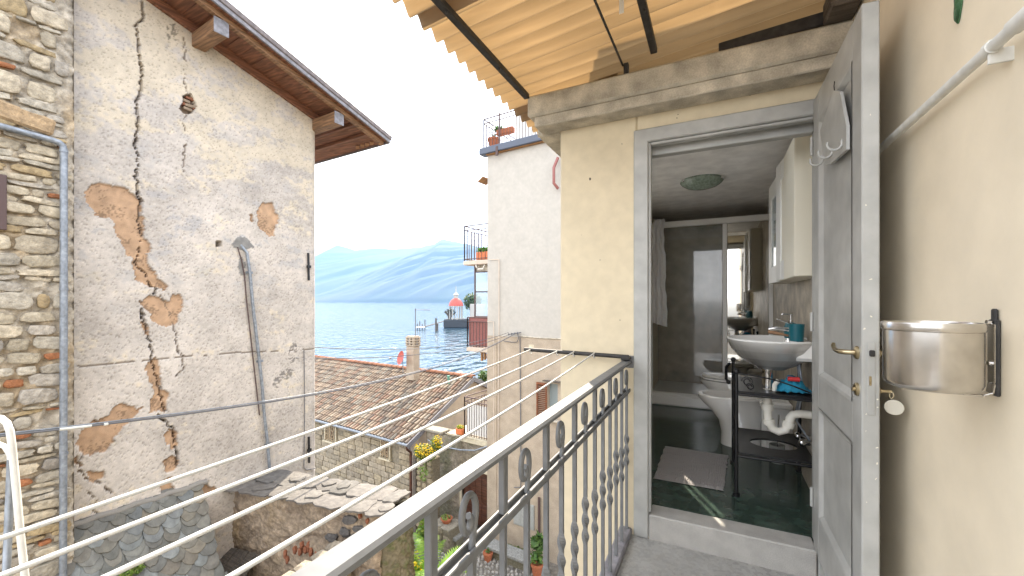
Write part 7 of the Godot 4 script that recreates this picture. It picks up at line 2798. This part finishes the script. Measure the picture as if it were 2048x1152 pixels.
func build_lines() -> void:
	var yb := 1.03
	var t := thing("line_bar", Vector3(-0.76, yb, -2.40), "dark steel bar holding the white clothes lines off the railing end", "bar")
	var m := MB.new()
	m.tube([Vector3(-0.44, yb, -2.405), Vector3(-1.09, yb + 0.012, -2.395)], 0.012, 8)
	part(t, "bar", m, mt.dark_steel)
	m = MB.new()
	m.box(Vector3(-0.455, yb - 0.008, -2.405), Vector3(0.05, 0.014, 0.06), 0.003)
	part(t, "clamp", m, mt.dark_steel)
	# the other end, fixed to the railing behind the camera
	m = MB.new()
	m.tube([Vector3(-0.44, yb - 0.025, 1.2), Vector3(-1.05, yb - 0.025, 1.2)], 0.012, 8)
	part(t, "bar", m, mt.dark_steel)
	var ends := [[-1.046, -0.905, "outermost white clothes line stretched beside the balcony"], [-0.869, -0.805, "second white clothes line in from the outer one"], [-0.763, -0.665, "third white clothes line in from the outer one"], [-0.638, -0.505, "innermost white clothes line beside the railing"]]
	for e in ends:
		m = MB.new()
		var a := Vector3(e[0], yb + 0.012, -2.40)
		var b := Vector3(e[1], yb - 0.012, 1.2)
		var pts := sag_points(a, b, 0.035, 30)
		m.tube(pts, 0.0042, 7)
		for s in [-0.3]:
			var ring := []
			for k in 13:
				var an := TAU * k / 12.0
				ring.append(Vector3(e[0], yb + sin(an) * 0.016, -2.40 + cos(an) * 0.016))
			m.tube(ring, 0.0032, 6)
		single("clothes_line", m, mt.line_white, e[2], "clothes line")
	# white bent tube that props the lines, below the near end of the railing
	t = thing("tube_prop", Vector3(-0.46, -0.1, 0.3), "white bent tube prop with a grey strut outside the balcony", "tube frame")
	m = MB.new()
	var d := 1.05
	var pp := []
	for q in [[-60, 838], [-20, 834], [2, 836], [14, 846], [20, 862], [24, 890], [30, 950], [40, 1060], [50, 1152], [60, 1260]]:
		pp.append(at_d(q[0], q[1], d))
	pp.append(at_d(66, 1310, d) + Vector3(0.02, 0, 0.02))
	pp.append(Vector3(-1.1, -0.02, -0.05))
	pp.append(Vector3(-0.50, -0.05, 0.0))
	m.tube(pp, 0.0075, 10)
	part(t, "bent_tube", m, mt.tube_white)
	m = MB.new()
	pp = []
	for q in [[-40, 882], [-10, 886], [10, 893], [20, 908], [22, 924]]:
		pp.append(at_d(q[0], q[1], d + 0.04))
	m.tube(pp, 0.0065, 8)
	part(t, "bent_tube", m, mt.tube_white)
	m = MB.new()
	m.tube([at_d(23, 918, d + 0.04), at_d(12, 1160, d + 0.04), Vector3(-1.25, 0.05, 0.1), Vector3(-0.50, -0.06, 0.2)], 0.0085, 8)
	part(t, "grey_strut", m, mt.zinc)
	# overhead cables from the stone house to the tall building
	var br := tp(1035, 668, 0.15)
	var end := tw(br.x - 0.05, br.y + 0.02, 0.2)
	t = thing("overhead_cable", end, "thick twisted overhead cable from the stone house across the alley", "cable")
	var start := at_d(-150, 888, 2.75)
	m = MB.new()
	m.bar(start, start - GN * 1.1, 0.04, 0.04)
	part(t, "bracket_arm", m, mt.zinc)
	m = MB.new()
	m.tube(sag_points(start, end, 0.42, 40), 0.010, 7)
	part(t, "wire", m, mt.cable)
	m = MB.new()
	m.tube(sag_points(start + Vector3.UP * 0.014, end + Vector3.UP * 0.03, 0.415, 40), 0.006, 6)
	part(t, "wire", m, mt.zinc)
	var pc := sag_points(start, end, 0.42, 240)
	m = MB.new()
	m.tube([pc[13], pc[17]], 0.013, 8)
	m.box(pc[19], Vector3(0.03, 0.024, 0.03), 0.005)
	part(t, "splice", m, mt.tube_white)
	var q0 := gp(590, 692)
	var q1 := gp(592, 716)
	for q in [[q0, -0.32, 0.05, "thin slack wire from the upper stain of the cracked wall"], [q1, -0.18, 0.02, "thin slack wire from the lower stain of the cracked wall"]]:
		m = MB.new()
		m.tube(sag_points(gw(q[0].x, q[0].y, 0.0), tw(br.x + q[1], br.y + q[2], 0.2), 0.25, 30), 0.0075, 5)
		single("slack_wire", m, mt.thin_wire, q[3], "wire")
	# thin guy wire above the gable roof
	m = MB.new()
	var g0 := at_d(578, 108, 5.9)
	var g1 := at_d(520, -16, 6.6)
	m.tube([g0 - (g1 - g0).normalized() * 0.35, g1 + (g1 - g0)], 0.004, 5)
	single("guy_wire", m, mt.thin_wire, "thin guy wire rising from the gable roof into the sky", "wire")
